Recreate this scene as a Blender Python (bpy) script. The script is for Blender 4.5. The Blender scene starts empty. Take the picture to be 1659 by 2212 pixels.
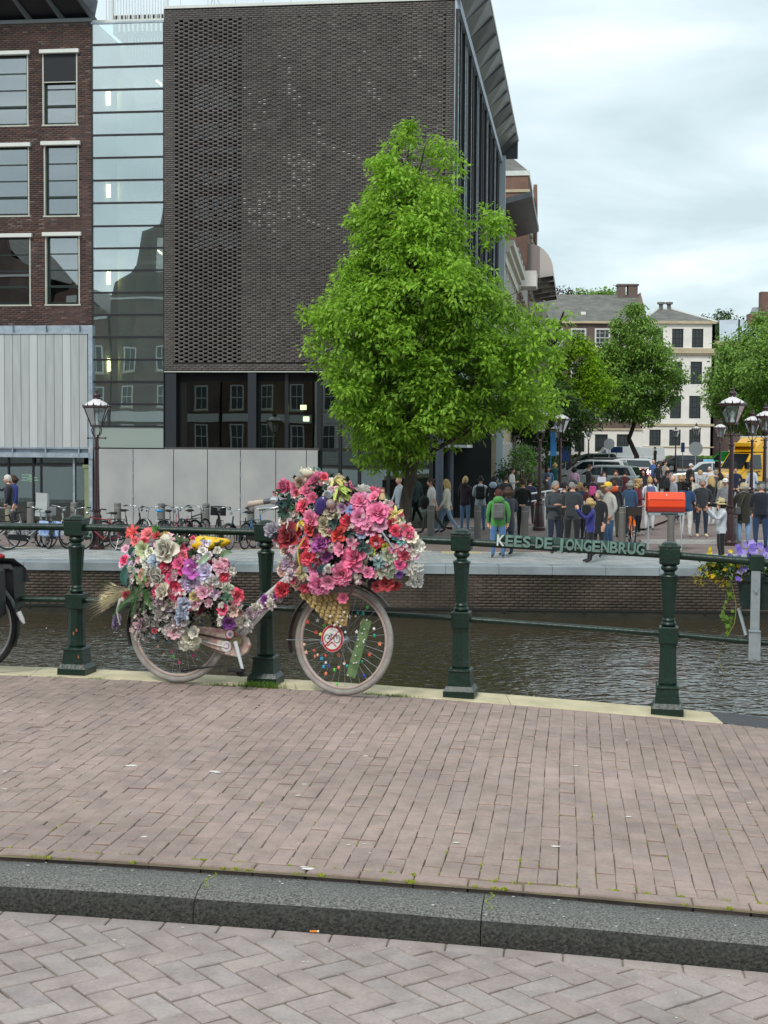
import bpy, bmesh, math, random
import numpy as np
from mathutils import Vector, Matrix, noise as mnoise

random.seed(7); np.random.seed(7)
sc = bpy.context.scene
col = sc.collection
R = math.radians

# ------------------------------------------------------------------ camera
F = 3050.0                      # focal length in units of a 1659 x 2212 picture
CAMZ = 1.75
camd = bpy.data.cameras.new('camera'); cam = bpy.data.objects.new('camera', camd); col.objects.link(cam)
camd.sensor_fit = 'VERTICAL'; camd.sensor_height = 36.0; camd.lens = F / 2212.0 * 36.0
camd.clip_start = 0.05; camd.clip_end = 2000
CR = Matrix.Rotation(R(90 - 2.78), 3, 'X') @ Matrix.Rotation(R(0.38), 3, 'Z')
cam.matrix_world = Matrix.Translation((0, 0, CAMZ)) @ CR.to_4x4()
sc.camera = cam

# ------------------------------------------------------------------ world: overcast sky
SUN_EL, SUN_ROT = 46.0, 205.0
w = bpy.data.worlds.new('World'); sc.world = w; w.use_nodes = True
nt = w.node_tree; nt.nodes.clear()
N = nt.nodes.new; L = nt.links.new
out = N('ShaderNodeOutputWorld'); bg = N('ShaderNodeBackground'); bg.inputs['Strength'].default_value = 0.1
sky = N('ShaderNodeTexSky'); sky.sky_type = 'NISHITA'; sky.sun_disc = False
sky.sun_elevation = R(SUN_EL); sky.sun_rotation = R(SUN_ROT)
tc = N('ShaderNodeTexCoord'); sp = N('ShaderNodeSeparateXYZ'); L(tc.outputs['Generated'], sp.inputs[0])
# project the direction on a cloud ceiling so that clouds flatten towards the horizon
zz = N('ShaderNodeMath'); zz.operation = 'MAXIMUM'; zz.inputs[1].default_value = 0.0; L(sp.outputs[2], zz.inputs[0])
za = N('ShaderNodeMath'); za.operation = 'ADD'; za.inputs[1].default_value = 0.16; L(zz.outputs[0], za.inputs[0])
dx = N('ShaderNodeMath'); dx.operation = 'DIVIDE'; L(sp.outputs[0], dx.inputs[0]); L(za.outputs[0], dx.inputs[1])
dy = N('ShaderNodeMath'); dy.operation = 'DIVIDE'; L(sp.outputs[1], dy.inputs[0]); L(za.outputs[0], dy.inputs[1])
cb = N('ShaderNodeCombineXYZ'); L(dx.outputs[0], cb.inputs[0]); L(dy.outputs[0], cb.inputs[1])
n1 = N('ShaderNodeTexNoise'); n1.inputs['Scale'].default_value = 1.25; n1.inputs['Detail'].default_value = 5; n1.inputs['Roughness'].default_value = 0.52
n1.inputs['Distortion'].default_value = 0.35
L(cb.outputs[0], n1.inputs['Vector'])
rp = N('ShaderNodeValToRGB'); L(n1.outputs[0], rp.inputs[0])
rp.color_ramp.elements[0].position = 0.38; rp.color_ramp.elements[0].color = (4.5, 5.5, 5.85, 1)
rp.color_ramp.elements[1].position = 0.62; rp.color_ramp.elements[1].color = (7.3, 8.15, 8.4, 1)
e = rp.color_ramp.elements.new(0.5); e.color = (5.6, 6.6, 6.95, 1)
mx = N('ShaderNodeMix'); mx.data_type = 'RGBA'; mx.inputs[0].default_value = 0.94
L(sky.outputs[0], mx.inputs[6]); L(rp.outputs[0], mx.inputs[7])
L(mx.outputs[2], bg.inputs['Color']); L(bg.outputs[0], out.inputs[0])

sd = bpy.data.lights.new('sun', 'SUN'); sd.energy = 1.5; sd.angle = R(14); sd.color = (1, 0.97, 0.92)
sun = bpy.data.objects.new('sun', sd); col.objects.link(sun)
# sun_rotation is measured from +Y towards +X
sdir = Vector((math.sin(R(SUN_ROT)) * math.cos(R(SUN_EL)), math.cos(R(SUN_ROT)) * math.cos(R(SUN_EL)), math.sin(R(SUN_EL))))
sun.rotation_euler = sdir.to_track_quat('Z', 'Y').to_euler(); sun.location = sdir * 60

sc.view_settings.view_transform = 'Standard'; sc.view_settings.look = 'None'
sc.view_settings.exposure = 0.54; sc.view_settings.gamma = 1.0
sc.view_settings.use_curve_mapping = False

# ------------------------------------------------------------------ geometry of the view, used to read real places off the photograph
CRI = CR.transposed()
def ray(px, py):
 return CR @ Vector(((px - 829.5) / F, -(py - 1106.0) / F, -1.0))
def PY(px, py, Y):                # the point at distance Y
 d = ray(px, py); t = Y / d.y
 return Vector((d.x * t, Y, CAMZ + d.z * t))
def PG(px, py, z):                # the point on level ground z
 d = ray(px, py); t = (z - CAMZ) / d.z
 return Vector((d.x * t, d.y * t, z))
def zb(X):                        # height of the arched bridge deck
 return 0.1085 - 0.0285 * X - 0.0065 * X * X
def gz(Y):                        # height of the street beyond the canal
 if Y < 60: return -1.0
 if Y > 130: return -0.45
 return -1.0 + 0.55 * (Y - 60) / 70.0

# ------------------------------------------------------------------ materials
def lin(h, k=1.0):
 h = h.lstrip('#'); h = ''.join(q * 2 for q in h) if len(h) == 3 else h; c = [int(h[i:i+2], 16) / 255 for i in (0, 2, 4)]
 return tuple(k * (x / 12.92 if x <= 0.04045 else ((x + 0.055) / 1.055) ** 2.4) for x in c)
MATS = {}
def node(nt, t, **kw):
 n = nt.nodes.new(t)
 for k, v in kw.items():
  setattr(n, k, v)
 return n
def mat(name, c=(.5, .5, .5), rough=.6, metal=0.0, var=0.0, scale=8.0, bump=0.0, bscale=None, spec=.5, c2=None, detail=4, emit=None, estr=1.0, trans=0.0, coat=0.0, stretch=None, sheen=0.0):
 if name in MATS: return MATS[name]
 if isinstance(c, str): c = lin(c)
 if isinstance(c2, str): c2 = lin(c2)
 m = bpy.data.materials.new(name); m.use_nodes = True
 t = m.node_tree; b = t.nodes['Principled BSDF']
 b.inputs['Base Color'].default_value = (*c, 1); b.inputs['Roughness'].default_value = rough
 b.inputs['Metallic'].default_value = metal; b.inputs['Specular IOR Level'].default_value = spec
 if coat: b.inputs['Coat Weight'].default_value = coat; b.inputs['Coat Roughness'].default_value = .08
 if trans: b.inputs['Transmission Weight'].default_value = trans
 if sheen: b.inputs['Sheen Weight'].default_value = sheen
 if emit: b.inputs['Emission Color'].default_value = (*emit, 1); b.inputs['Emission Strength'].default_value = estr
 if var or c2 or bump:
  tcn = node(t, 'ShaderNodeTexCoord'); vec = tcn.outputs['Object']
  if stretch:
   mp = node(t, 'ShaderNodeMapping'); mp.inputs['Scale'].default_value = stretch
   t.links.new(vec, mp.inputs[0]); vec = mp.outputs[0]
  nz = node(t, 'ShaderNodeTexNoise'); nz.inputs['Scale'].default_value = scale; nz.inputs['Detail'].default_value = detail
  t.links.new(vec, nz.inputs['Vector'])
  if var or c2:
   mr = node(t, 'ShaderNodeMapRange'); mr.inputs[1].default_value = .32; mr.inputs[2].default_value = .68
   t.links.new(nz.outputs[0], mr.inputs[0])
   mxx = node(t, 'ShaderNodeMix', data_type='RGBA')
   a = tuple(x * (1 - var) for x in c); bb = c2 if c2 else tuple(min(1, x * (1 + var)) for x in c)
   mxx.inputs[6].default_value = (*a, 1); mxx.inputs[7].default_value = (*bb, 1)
   t.links.new(mr.outputs[0], mxx.inputs[0]); t.links.new(mxx.outputs[2], b.inputs['Base Color'])
  if bump:
   nb = node(t, 'ShaderNodeTexNoise'); nb.inputs['Scale'].default_value = bscale or scale * 4; nb.inputs['Detail'].default_value = 5
   t.links.new(vec, nb.inputs['Vector'])
   bp = node(t, 'ShaderNodeBump'); bp.inputs['Strength'].default_value = bump; bp.inputs['Distance'].default_value = .02
   t.links.new(nb.outputs[0], bp.inputs['Height']); t.links.new(bp.outputs[0], b.inputs['Normal'])
 MATS[name] = m
 return m

def brick_mat(name, cols, rough=.8, stain=.25, sscale=.7, bump=.35, moss=None, mscale=2.0, fine=60):
 """colour differs from brick to brick (random per island / per object), plus grime and grain"""
 if name in MATS: return MATS[name]
 m = bpy.data.materials.new(name); m.use_nodes = True; t = m.node_tree; b = t.nodes['Principled BSDF']
 g = node(t, 'ShaderNodeNewGeometry'); oi = node(t, 'ShaderNodeObjectInfo')
 ad = node(t, 'ShaderNodeMath', operation='ADD'); t.links.new(g.outputs['Random Per Island'], ad.inputs[0]); t.links.new(oi.outputs['Random'], ad.inputs[1])
 fr = node(t, 'ShaderNodeMath', operation='FRACT'); t.links.new(ad.outputs[0], fr.inputs[0])
 rp = node(t, 'ShaderNodeValToRGB'); t.links.new(fr.outputs[0], rp.inputs[0])
 cs = [lin(c) if isinstance(c, str) else c for c in cols]
 el = rp.color_ramp.elements
 el[0].position = 0; el[0].color = (*cs[0], 1); el[1].position = 1; el[1].color = (*cs[-1], 1)
 for i, c in enumerate(cs[1:-1]):
  q = el.new((i + 1) / (len(cs) - 1)); q.color = (*c, 1)
 geo = node(t, 'ShaderNodeNewGeometry')
 nz = node(t, 'ShaderNodeTexNoise'); nz.inputs['Scale'].default_value = sscale; nz.inputs['Detail'].default_value = 6
 t.links.new(geo.outputs['Position'], nz.inputs['Vector'])
 mr = node(t, 'ShaderNodeMapRange'); mr.inputs[1].default_value = .3; mr.inputs[2].default_value = .7
 mr.inputs[3].default_value = 1 - stain; mr.inputs[4].default_value = 1 + stain * .6
 t.links.new(nz.outputs[0], mr.inputs[0])
 vm = node(t, 'ShaderNodeVectorMath', operation='SCALE'); t.links.new(rp.outputs[0], vm.inputs[0]); t.links.new(mr.outputs[0], vm.inputs['Scale'])
 nf = node(t, 'ShaderNodeTexNoise'); nf.inputs['Scale'].default_value = fine; nf.inputs['Detail'].default_value = 6; nf.inputs['Roughness'].default_value = .65
 t.links.new(geo.outputs['Position'], nf.inputs['Vector'])
 mf = node(t, 'ShaderNodeMapRange'); mf.inputs[1].default_value = .3; mf.inputs[2].default_value = .7; mf.inputs[3].default_value = .86; mf.inputs[4].default_value = 1.12
 t.links.new(nf.outputs[0], mf.inputs[0])
 ng = node(t, 'ShaderNodeTexNoise'); ng.inputs['Scale'].default_value = fine * .13; ng.inputs['Detail'].default_value = 5; t.links.new(geo.outputs['Position'], ng.inputs['Vector'])
 mg_ = node(t, 'ShaderNodeMapRange'); mg_.inputs[1].default_value = .3; mg_.inputs[2].default_value = .62; mg_.inputs[3].default_value = .82; mg_.inputs[4].default_value = 1.06; t.links.new(ng.outputs[0], mg_.inputs[0])
 vg = node(t, 'ShaderNodeVectorMath', operation='SCALE'); t.links.new(vm.outputs[0], vg.inputs[0]); t.links.new(mg_.outputs[0], vg.inputs['Scale']); vm = vg
 v2 = node(t, 'ShaderNodeVectorMath', operation='SCALE'); t.links.new(vm.outputs[0], v2.inputs[0]); t.links.new(mf.outputs[0], v2.inputs['Scale'])
 last = v2.outputs[0]
 if moss:
  nm = node(t, 'ShaderNodeTexNoise'); nm.inputs['Scale'].default_value = mscale; nm.inputs['Detail'].default_value = 8
  t.links.new(geo.outputs['Position'], nm.inputs['Vector'])
  mm = node(t, 'ShaderNodeMapRange'); mm.inputs[1].default_value = .56; mm.inputs[2].default_value = .68
  t.links.new(nm.outputs[0], mm.inputs[0])
  mk = node(t, 'ShaderNodeMix', data_type='RGBA'); t.links.new(mm.outputs[0], mk.inputs[0]); t.links.new(last, mk.inputs[6]); mk.inputs[7].default_value = (*lin(moss), 1)
  last = mk.outputs[2]
 t.links.new(last, b.inputs['Base Color']); b.inputs['Roughness'].default_value = rough
 bp = node(t, 'ShaderNodeBump'); bp.inputs['Strength'].default_value = bump; bp.inputs['Distance'].default_value = .004
 t.links.new(nf.outputs[0], bp.inputs['Height']); t.links.new(bp.outputs[0], b.inputs['Normal'])
 MATS[name] = m
 return m

def glass_mat(name, tint=(.5, .6, .6), refl=.12, rough=.0, wobble=.0, wscale=1.0, body=None, bodyamt=0.0):
 """window glass: see-through, tinted, with a fresnel mirror"""
 if name in MATS: return MATS[name]
 m = bpy.data.materials.new(name); m.use_nodes = True; t = m.node_tree; t.nodes.clear()
 o = node(t, 'ShaderNodeOutputMaterial'); tr = node(t, 'ShaderNodeBsdfTransparent'); gl = node(t, 'ShaderNodeBsdfGlossy')
 tr.inputs[0].default_value = (*tint, 1); gl.inputs['Roughness'].default_value = rough; gl.inputs[0].default_value = (.95, .98, 1, 1)
 lw = node(t, 'ShaderNodeFresnel'); lw.inputs[0].default_value = 1.5
 ad = node(t, 'ShaderNodeMath', operation='ADD', use_clamp=True); ad.inputs[1].default_value = refl
 t.links.new(lw.outputs[0], ad.inputs[0])
 mxs = node(t, 'ShaderNodeMixShader'); t.links.new(ad.outputs[0], mxs.inputs[0])
 if body:
  df = node(t, 'ShaderNodeBsdfDiffuse'); df.inputs[0].default_value = (*body, 1)
  m2 = node(t, 'ShaderNodeMixShader'); m2.inputs[0].default_value = bodyamt
  t.links.new(tr.outputs[0], m2.inputs[1]); t.links.new(df.outputs[0], m2.inputs[2]); t.links.new(m2.outputs[0], mxs.inputs[1])
 else:
  t.links.new(tr.outputs[0], mxs.inputs[1])
 t.links.new(gl.outputs[0], mxs.inputs[2]); t.links.new(mxs.outputs[0], o.inputs[0])
 if wobble:
  geo = node(t, 'ShaderNodeNewGeometry'); nz = node(t, 'ShaderNodeTexNoise'); nz.inputs['Scale'].default_value = wscale; nz.inputs['Detail'].default_value = 1
  t.links.new(geo.outputs['Position'], nz.inputs['Vector'])
  bp = node(t, 'ShaderNodeBump'); bp.inputs['Strength'].default_value = wobble; bp.inputs['Distance'].default_value = .05
  t.links.new(nz.outputs[0], bp.inputs['Height']); t.links.new(bp.outputs[0], gl.inputs['Normal']); t.links.new(bp.outputs[0], lw.inputs['Normal'])
 MATS[name] = m
 return m

def leaf_mat(name, c1, c2, rough=.45, trans=.35):
 """foliage: colour per leaf, some light passes through"""
 if name in MATS: return MATS[name]
 m = bpy.data.materials.new(name); m.use_nodes = True; t = m.node_tree; b = t.nodes['Principled BSDF']
 at = node(t, 'ShaderNodeAttribute', attribute_name='tint')
 mxx = node(t, 'ShaderNodeMix', data_type='RGBA'); mxx.inputs[6].default_value = (*c1, 1); mxx.inputs[7].default_value = (*c2, 1)
 t.links.new(at.outputs['Fac'], mxx.inputs[0]); t.links.new(mxx.outputs[2], b.inputs['Base Color']); b.inputs['Roughness'].default_value = rough
 b.inputs['Specular IOR Level'].default_value = .35
 tl = node(t, 'ShaderNodeBsdfTranslucent'); t.links.new(mxx.outputs[2], tl.inputs[0])
 ms = node(t, 'ShaderNodeMixShader'); ms.inputs[0].default_value = trans
 o = t.nodes['Material Output']; t.links.new(b.outputs[0], ms.inputs[1]); t.links.new(tl.outputs[0], ms.inputs[2]); t.links.new(ms.outputs[0], o.inputs[0])
 MATS[name] = m
 return m

# ------------------------------------------------------------------ mesh helpers
def ortho(d):
 d = d.normalized(); a = Vector((0, 0, 1)) if abs(d.z) < .95 else Vector((1, 0, 0))
 x = d.cross(a).normalized(); return x, d.cross(x).normalized()
class MB:
 def __init__(s, M=None): s.v = []; s.f = []; s.m = []; s.s = []; s.M = M
 def add(s, vs, fs, m=0, smooth=False):
  o = len(s.v)
  s.v += [tuple(s.M @ Vector(v)) if s.M is not None else tuple(v) for v in vs]
  s.f += [tuple(o + i for i in f) for f in fs]; s.m += [m] * len(fs); s.s += [smooth] * len(fs); return s
 def box(s, a, b, m=0):
  x0, y0, z0 = a; x1, y1, z1 = b
  if x0 > x1: x0, x1 = x1, x0
  if y0 > y1: y0, y1 = y1, y0
  if z0 > z1: z0, z1 = z1, z0
  return s.add([(x0, y0, z0), (x1, y0, z0), (x1, y1, z0), (x0, y1, z0), (x0, y0, z1), (x1, y0, z1), (x1, y1, z1), (x0, y1, z1)],
              [(0, 3, 2, 1), (4, 5, 6, 7), (0, 1, 5, 4), (1, 2, 6, 5), (2, 3, 7, 6), (3, 0, 4, 7)], m)
 def bbox(s, a, b, r=.01, m=0):
  """box with chamfered edges"""
  x0, y0, z0 = [min(p, q) for p, q in zip(a, b)]; x1, y1, z1 = [max(p, q) for p, q in zip(a, b)]
  V = []
  for z, i in ((z0, r), (z0 + r, 0), (z1 - r, 0), (z1, r)):
   V += [(x0 + i, y0 + i + (r if i == 0 else 0) * 0, z), (x1 - i, y0 + i, z), (x1 - i, y1 - i, z), (x0 + i, y1 - i, z)]
  Fc = [(3, 2, 1, 0), (12, 13, 14, 15)]
  for k in range(3):
   for j in range(4):
    a_, b_ = 4 * k + j, 4 * k + (j + 1) % 4
    Fc.append((a_, b_, b_ + 4, a_ + 4))
  return s.add(V, Fc, m)
 def obox(s, c, size, rot=None, m=0):
  hx, hy, hz = [q / 2 for q in size]; V = []
  for z in (-hz, hz):
   for x, y in ((-hx, -hy), (hx, -hy), (hx, hy), (-hx, hy)):
    p = Vector((x, y, z))
    if rot is not None: p = rot @ p
    V.append(p + Vector(c))
  return s.add(V, [(0, 3, 2, 1), (4, 5, 6, 7), (0, 1, 5, 4), (1, 2, 6, 5), (2, 3, 7, 6), (3, 0, 4, 7)], m)
 def tube(s, pts, r, n=8, m=0, caps=True, closed=False, flat=1.0):
  pts = [Vector(p) for p in pts]; k = len(pts); rr = r if hasattr(r, '__len__') else [r] * k
  V = []; up = None
  for i, p in enumerate(pts):
   if closed: d = pts[(i + 1) % k] - pts[i - 1]
   else: d = pts[min(i + 1, k - 1)] - pts[max(i - 1, 0)]
   if d.length < 1e-9: d = Vector((0, 0, 1))
   d.normalize()
   if up is None: x, y = ortho(d)
   else:
    x = (up - d * up.dot(d));
    if x.length < 1e-6: x, _ = ortho(d)
    x.normalize(); y = d.cross(x)
   up = x
   for j in range(n):
    a = 2 * math.pi * j / n; V.append(p + (x * math.cos(a) + y * math.sin(a) * flat) * rr[i])
  Fc = []
  for i in range(k if closed else k - 1):
   for j in range(n):
    a_ = i * n + j; b_ = i * n + (j + 1) % n; c_ = ((i + 1) % k) * n + (j + 1) % n; d_ = ((i + 1) % k) * n + j
    Fc.append((a_, b_, c_, d_))
  s.add(V, Fc, m, True)
  if caps and not closed:
   s.add(V[:n], [tuple(reversed(range(n)))], m); s.add(V[-n:], [tuple(range(n))], m)
  return s
 def lathe(s, prof, n=16, c=(0, 0, 0), m=0, rot=0.0, sharp=True, smooth=None, axis='z'):
  """prof: (radius, height) pairs"""
  if smooth is None: smooth = n > 8
  def ring(r, z):
   o = []
   for j in range(n):
    a = rot + 2 * math.pi * j / n; x, y = r * math.cos(a), r * math.sin(a)
    p = (x, y, z) if axis == 'z' else ((x, z, y) if axis == 'y' else (z, x, y))
    o.append((c[0] + p[0], c[1] + p[1], c[2] + p[2]))
   return o
  flip = axis == 'y'
  if sharp:
   for (r0, z0), (r1, z1) in zip(prof, prof[1:]):
    V = ring(r0, z0) + ring(r1, z1)
    Fc = [(j, (j + 1) % n, n + (j + 1) % n, n + j) for j in range(n)]
    if flip: Fc = [tuple(reversed(q)) for q in Fc]
    s.add(V, Fc, m, smooth)
  else:
   V = []
   for r, z in prof: V += ring(r, z)
   Fc = [(i * n + j, i * n + (j + 1) % n, (i + 1) * n + (j + 1) % n, (i + 1) * n + j) for i in range(len(prof) - 1) for j in range(n)]
   if flip: Fc = [tuple(reversed(q)) for q in Fc]
   s.add(V, Fc, m, smooth)
  for (r, z), q in ((prof[0], 1), (prof[-1], 0)):
   if r > 1e-5:
    V = ring(r, z); f = tuple(range(n)) if (q == 0) != flip else tuple(reversed(range(n)))
    s.add(V, [f], m)
  return s
 def sph(s, c, r, n=10, k=6, m=0, rot=None):
  if not hasattr(r, '__len__'): r = (r, r, r)
  V = []
  for i in range(k + 1):
   th = math.pi * i / k
   for j in range(n):
    ph = 2 * math.pi * j / n
    p = Vector((r[0] * math.sin(th) * math.cos(ph), r[1] * math.sin(th) * math.sin(ph), r[2] * math.cos(th)))
    if rot is not None: p = rot @ p
    V.append(p + Vector(c))
  Fc = [(i * n + j, (i + 1) * n + j, (i + 1) * n + (j + 1) % n, i * n + (j + 1) % n) for i in range(k) for j in range(n)]
  return s.add(V, Fc, m, True)
 def prism(s, poly, y0, y1, m=0, axis='y', inset=0.0):
  """polygon in the x-z plane pushed along y (or x-y plane along z)"""
  n = len(poly)
  def mk(p, t):
   return (p[0], t, p[1]) if axis == 'y' else ((p[0], p[1], t) if axis == 'z' else (t, p[0], p[1]))
  V = [mk(p, y0) for p in poly] + [mk(p, y1) for p in poly]
  Fc = [tuple(range(n)), tuple(reversed(range(n, 2 * n)))] + [(i, i + n, (i + 1) % n + n, (i + 1) % n) for i in range(n)]
  return s.add(V, Fc, m)
 def build(s, name, mats=None, parent=None, kind=None, label=None, cat=None, group=None):
  me = bpy.data.meshes.new(name); me.from_pydata(s.v, [], s.f)
  if mats is not None:
   for q in (mats if isinstance(mats, (list, tuple)) else [mats]): me.materials.append(q)
  me.polygons.foreach_set('material_index', s.m); me.polygons.foreach_set('use_smooth', s.s)
  me.update()
  bmx = bmesh.new(); bmx.from_mesh(me); bmesh.ops.recalc_face_normals(bmx, faces=bmx.faces)
  bmx.to_mesh(me); bmx.free()
  return link(name, me, parent, kind, label, cat, group)
def link(name, me, parent=None, kind=None, label=None, cat=None, group=None):
 o = bpy.data.objects.new(name, me); col.objects.link(o)
 if parent is not None:
  o.parent = parent;
  if parent.type == 'EMPTY' and 'static' in parent: o.matrix_parent_inverse = Matrix.Translation(-parent.location)
  elif parent.parent is not None and 'static' in parent.parent: pass
 tag(o, label, cat, group, kind)
 return o
def tag(o, label=None, cat=None, group=None, kind=None):
 if label: o['label'] = label
 if cat: o['category'] = cat
 if group: o['group'] = group
 if kind: o['kind'] = kind
 return o
def thing(name, label, cat, loc=(0, 0, 0), group=None, static=False, rz=0.0):
 """an Empty at the thing's base; static: its parts are written in world coordinates"""
 o = bpy.data.objects.new(name, None); col.objects.link(o); o.location = loc; o.empty_display_size = .2
 o.rotation_euler = (0, 0, rz)
 if static: o['static'] = 1
 return tag(o, label, cat, group)
def copy_tree(o, parent=None):
 c = o.copy(); col.objects.link(c)
 if parent is not None: c.parent = parent
 for ch in list(o.children): copy_tree(ch, c)
 return c
def fast_mesh(name, V, Fc, mats, parent=None, kind=None, tint=None, smooth=False, mi=None, **kw):
 """numpy quads / tris to one mesh; tint: one value per face"""
 me = bpy.data.meshes.new(name); V = np.asarray(V, dtype=np.float32).reshape(-1, 3); Fc = np.asarray(Fc, dtype=np.int32)
 k = Fc.shape[1]; nf = len(Fc)
 me.vertices.add(len(V)); me.vertices.foreach_set('co', V.ravel())
 me.loops.add(nf * k); me.loops.foreach_set('vertex_index', Fc.ravel())
 me.polygons.add(nf); me.polygons.foreach_set('loop_start', np.arange(nf, dtype=np.int32) * k)
 try: me.polygons.foreach_set('loop_total', np.full(nf, k, dtype=np.int32))
 except Exception: pass
 for q in (mats if isinstance(mats, (list, tuple)) else [mats]): me.materials.append(q)
 if mi is not None: me.polygons.foreach_set('material_index', np.asarray(mi, dtype=np.int32))
 if smooth: me.polygons.foreach_set('use_smooth', np.ones(nf, dtype=bool))
 me.update(calc_edges=True)
 if tint is not None:
  a = me.attributes.new('tint', 'FLOAT', 'FACE'); a.data.foreach_set('value', np.asarray(tint, dtype=np.float32))
 return link(name, me, parent, kind, **kw)

def boxes_mesh(name, B, mats, parent, kind=None, M=None, back=False, **kw):
 """B: array (n,6) x0,x1,y0,y1,z0,z1 in the frame M -> one mesh of boxes (front, sides)"""
 B = np.asarray(B, dtype=np.float64); n = len(B)
 ix = [(0, 2, 4), (1, 2, 4), (1, 3, 4), (0, 3, 4), (0, 2, 5), (1, 2, 5), (1, 3, 5), (0, 3, 5)]
 V = np.stack([B[:, list(i)] for i in ix], axis=1).reshape(-1, 3)
 if M is not None:
  A = np.array(M); V = V @ A[:3, :3].T + A[:3, 3]
 f = np.array([(0, 1, 5, 4), (1, 2, 6, 5), (3, 0, 4, 7), (4, 5, 6, 7), (0, 3, 2, 1)] + ([(2, 3, 7, 6)] if back else []))
 Fc = (f[None] + (np.arange(n) * 8)[:, None, None]).reshape(-1, 4)
 return fast_mesh(name, V, Fc, mats, parent, kind, **kw)
def brick_wall(M, courses, parent, mats, near, name='brick', limit=300, full=None, bw=.2, bh=.056, depth=.02):
 """courses: list of (x0,x1,z0,z1,y0,y1) boxes in the frame M. The `limit` nearest full bricks become parts sharing one mesh, the rest one part."""
 full_i = [i for i, b in enumerate(courses) if abs((b[1] - b[0]) - bw) < 1e-4 and abs((b[3] - b[2]) - bh) < 1e-4]
 nv = Vector(near)
 full_i.sort(key=lambda i: (M @ Vector(((courses[i][0] + courses[i][1]) / 2, 0, (courses[i][2] + courses[i][3]) / 2)) - nv).length)
 sel = set(full_i[:limit])
 mb = MB(); d = courses[full_i[0]][5] - courses[full_i[0]][4] if full_i else depth
 mb.box((-bw / 2, 0, -bh / 2), (bw / 2, d, bh / 2)); me = None
 rot = M.to_3x3().to_4x4()
 for i in full_i[:limit]:
  b = courses[i]; p = M @ Vector(((b[0] + b[1]) / 2, b[4], (b[2] + b[3]) / 2))
  if me is None:
   o = mb.build(name, mats, parent); me = o.data
  else: o = link(name, me, parent)
  o.matrix_basis = Matrix.Translation(p) @ rot
 rest = [(b[0], b[1], b[4], b[5], b[2], b[3]) for i, b in enumerate(courses) if i not in sel]
 if rest: boxes_mesh('brickwork', rest, mats, parent, 'stuff', M)

def frame(origin, ex):
 ex = Vector(ex).normalized(); ez = Vector((0, 0, 1)); ey = ez.cross(ex)
 m = Matrix.Identity(4)
 for i in range(3): m[i][0] = ex[i]; m[i][1] = ey[i]; m[i][2] = ez[i]; m[i][3] = origin[i]
 return m
def on(M, px, py, d=0.0):
 """u, z of a picture point on the vertical plane y=d of the frame M"""
 Mi = M.inverted(); o = Mi @ Vector((0, 0, CAMZ)); r = Mi.to_3x3() @ ray(px, py)
 t = (d - o.y) / r.y; p = o + r * t
 return p.x, p.z
# =================================================================== THE BRIDGE: road, kerb, footway, coping
KM = frame((0, 5.348, 0), (1, -.131, 0))          # x along the kerb, y towards the canal
def kp(u, v, dz=0.0):
 p = KM @ Vector((u, v, 0)); return Vector((p.x, p.y, zb(p.x) + dz))
def railY(X): return 9.22 - .197 * X               # front faces of the railing posts
def sheet(name, us, vs, fn, m, kind='structure', parent=None):
 V = [fn(u, v) for v in vs for u in us]; n = len(us)
 Fc = [(j * n + i, j * n + i + 1, (j + 1) * n + i + 1, (j + 1) * n + i) for j in range(len(vs) - 1) for i in range(n - 1)]
 return fast_mesh(name, [tuple(p) for p in V], Fc, m, parent, kind)
def lsp(a, b, n): return [a + (b - a) * i / (n - 1) for i in range(n)]
m_sand = mat('joint_sand', '#5c534b', .95, c2='#a09786', scale=9, bump=.5, bscale=300)
m_sand2 = mat('joint_sand_footway', '#5f5448', .95, c2='#857b58', scale=5, bump=.5, bscale=300)
m_klinker = brick_mat('footway_clinker', ['#9b887f', '#9e8a81', '#a08c83', '#a59087', '#9a8780', '#a18e84'], .78, .22, .8, .7, fine=70)
m_road = brick_mat('road_clinker', ['#9d8f8a', '#a39591', '#a2938d', '#a79b96', '#9c908d'], .75, .2, .9, .7, fine=70)
def foot(u, v):
 p = kp(u, v * 4.9 - .1, -.009); ye = railY(p.x) - .06
 if p.y > ye: p.x -= .131 * (p.y - ye); p.y = railY(p.x) - .06; p.z = zb(p.x) - .009
 return p
footway = sheet('footway', lsp(-9, 7, 60), lsp(0, 1, 12), foot, m_sand2)
road = sheet('road', lsp(-9, 7, 60), [-9, -6, -3, -1.5, -.6, -.38], lambda u, v: kp(u, v, -.127), m_sand)

def poly_brick(poly, zf, h=.05, ch=.004, tilt=(0, 0)):
 """a cut clinker: polygon (world xy), top surface with a chamfer and sides"""
 n = len(poly); cx = sum(p[0] for p in poly) / n; cy = sum(p[1] for p in poly) / n
 T = []; B = []; D = []
 for x, y in poly:
  dx, dy = x - cx, y - cy; l = math.hypot(dx, dy) + 1e-9; k = max(0, 1 - 1.5 * ch / l)
  tz = tilt[0] * dx + tilt[1] * dy; z = zf(x)
  T.append((cx + dx * k, cy + dy * k, z + tz)); B.append((x, y, z + tz - ch)); D.append((x, y, z - h))
 V = T + B + D
 Fc = [tuple(range(n))] + [(n + i, n + (i + 1) % n, (i + 1) % n, i) for i in range(n)] + [(2 * n + i, 2 * n + (i + 1) % n, n + (i + 1) % n, n + i) for i in range(n)]
 return V, Fc
def clip(poly, f):
 o = []
 for i in range(len(poly)):
  a, b = poly[i], poly[(i + 1) % len(poly)]; fa, fb = f(a), f(b)
  if fa >= 0: o.append(a)
  if fa * fb < 0:
   t = fa / (fa - fb); o.append((a[0] + (b[0] - a[0]) * t, a[1] + (b[1] - a[1]) * t))
 return o
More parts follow.
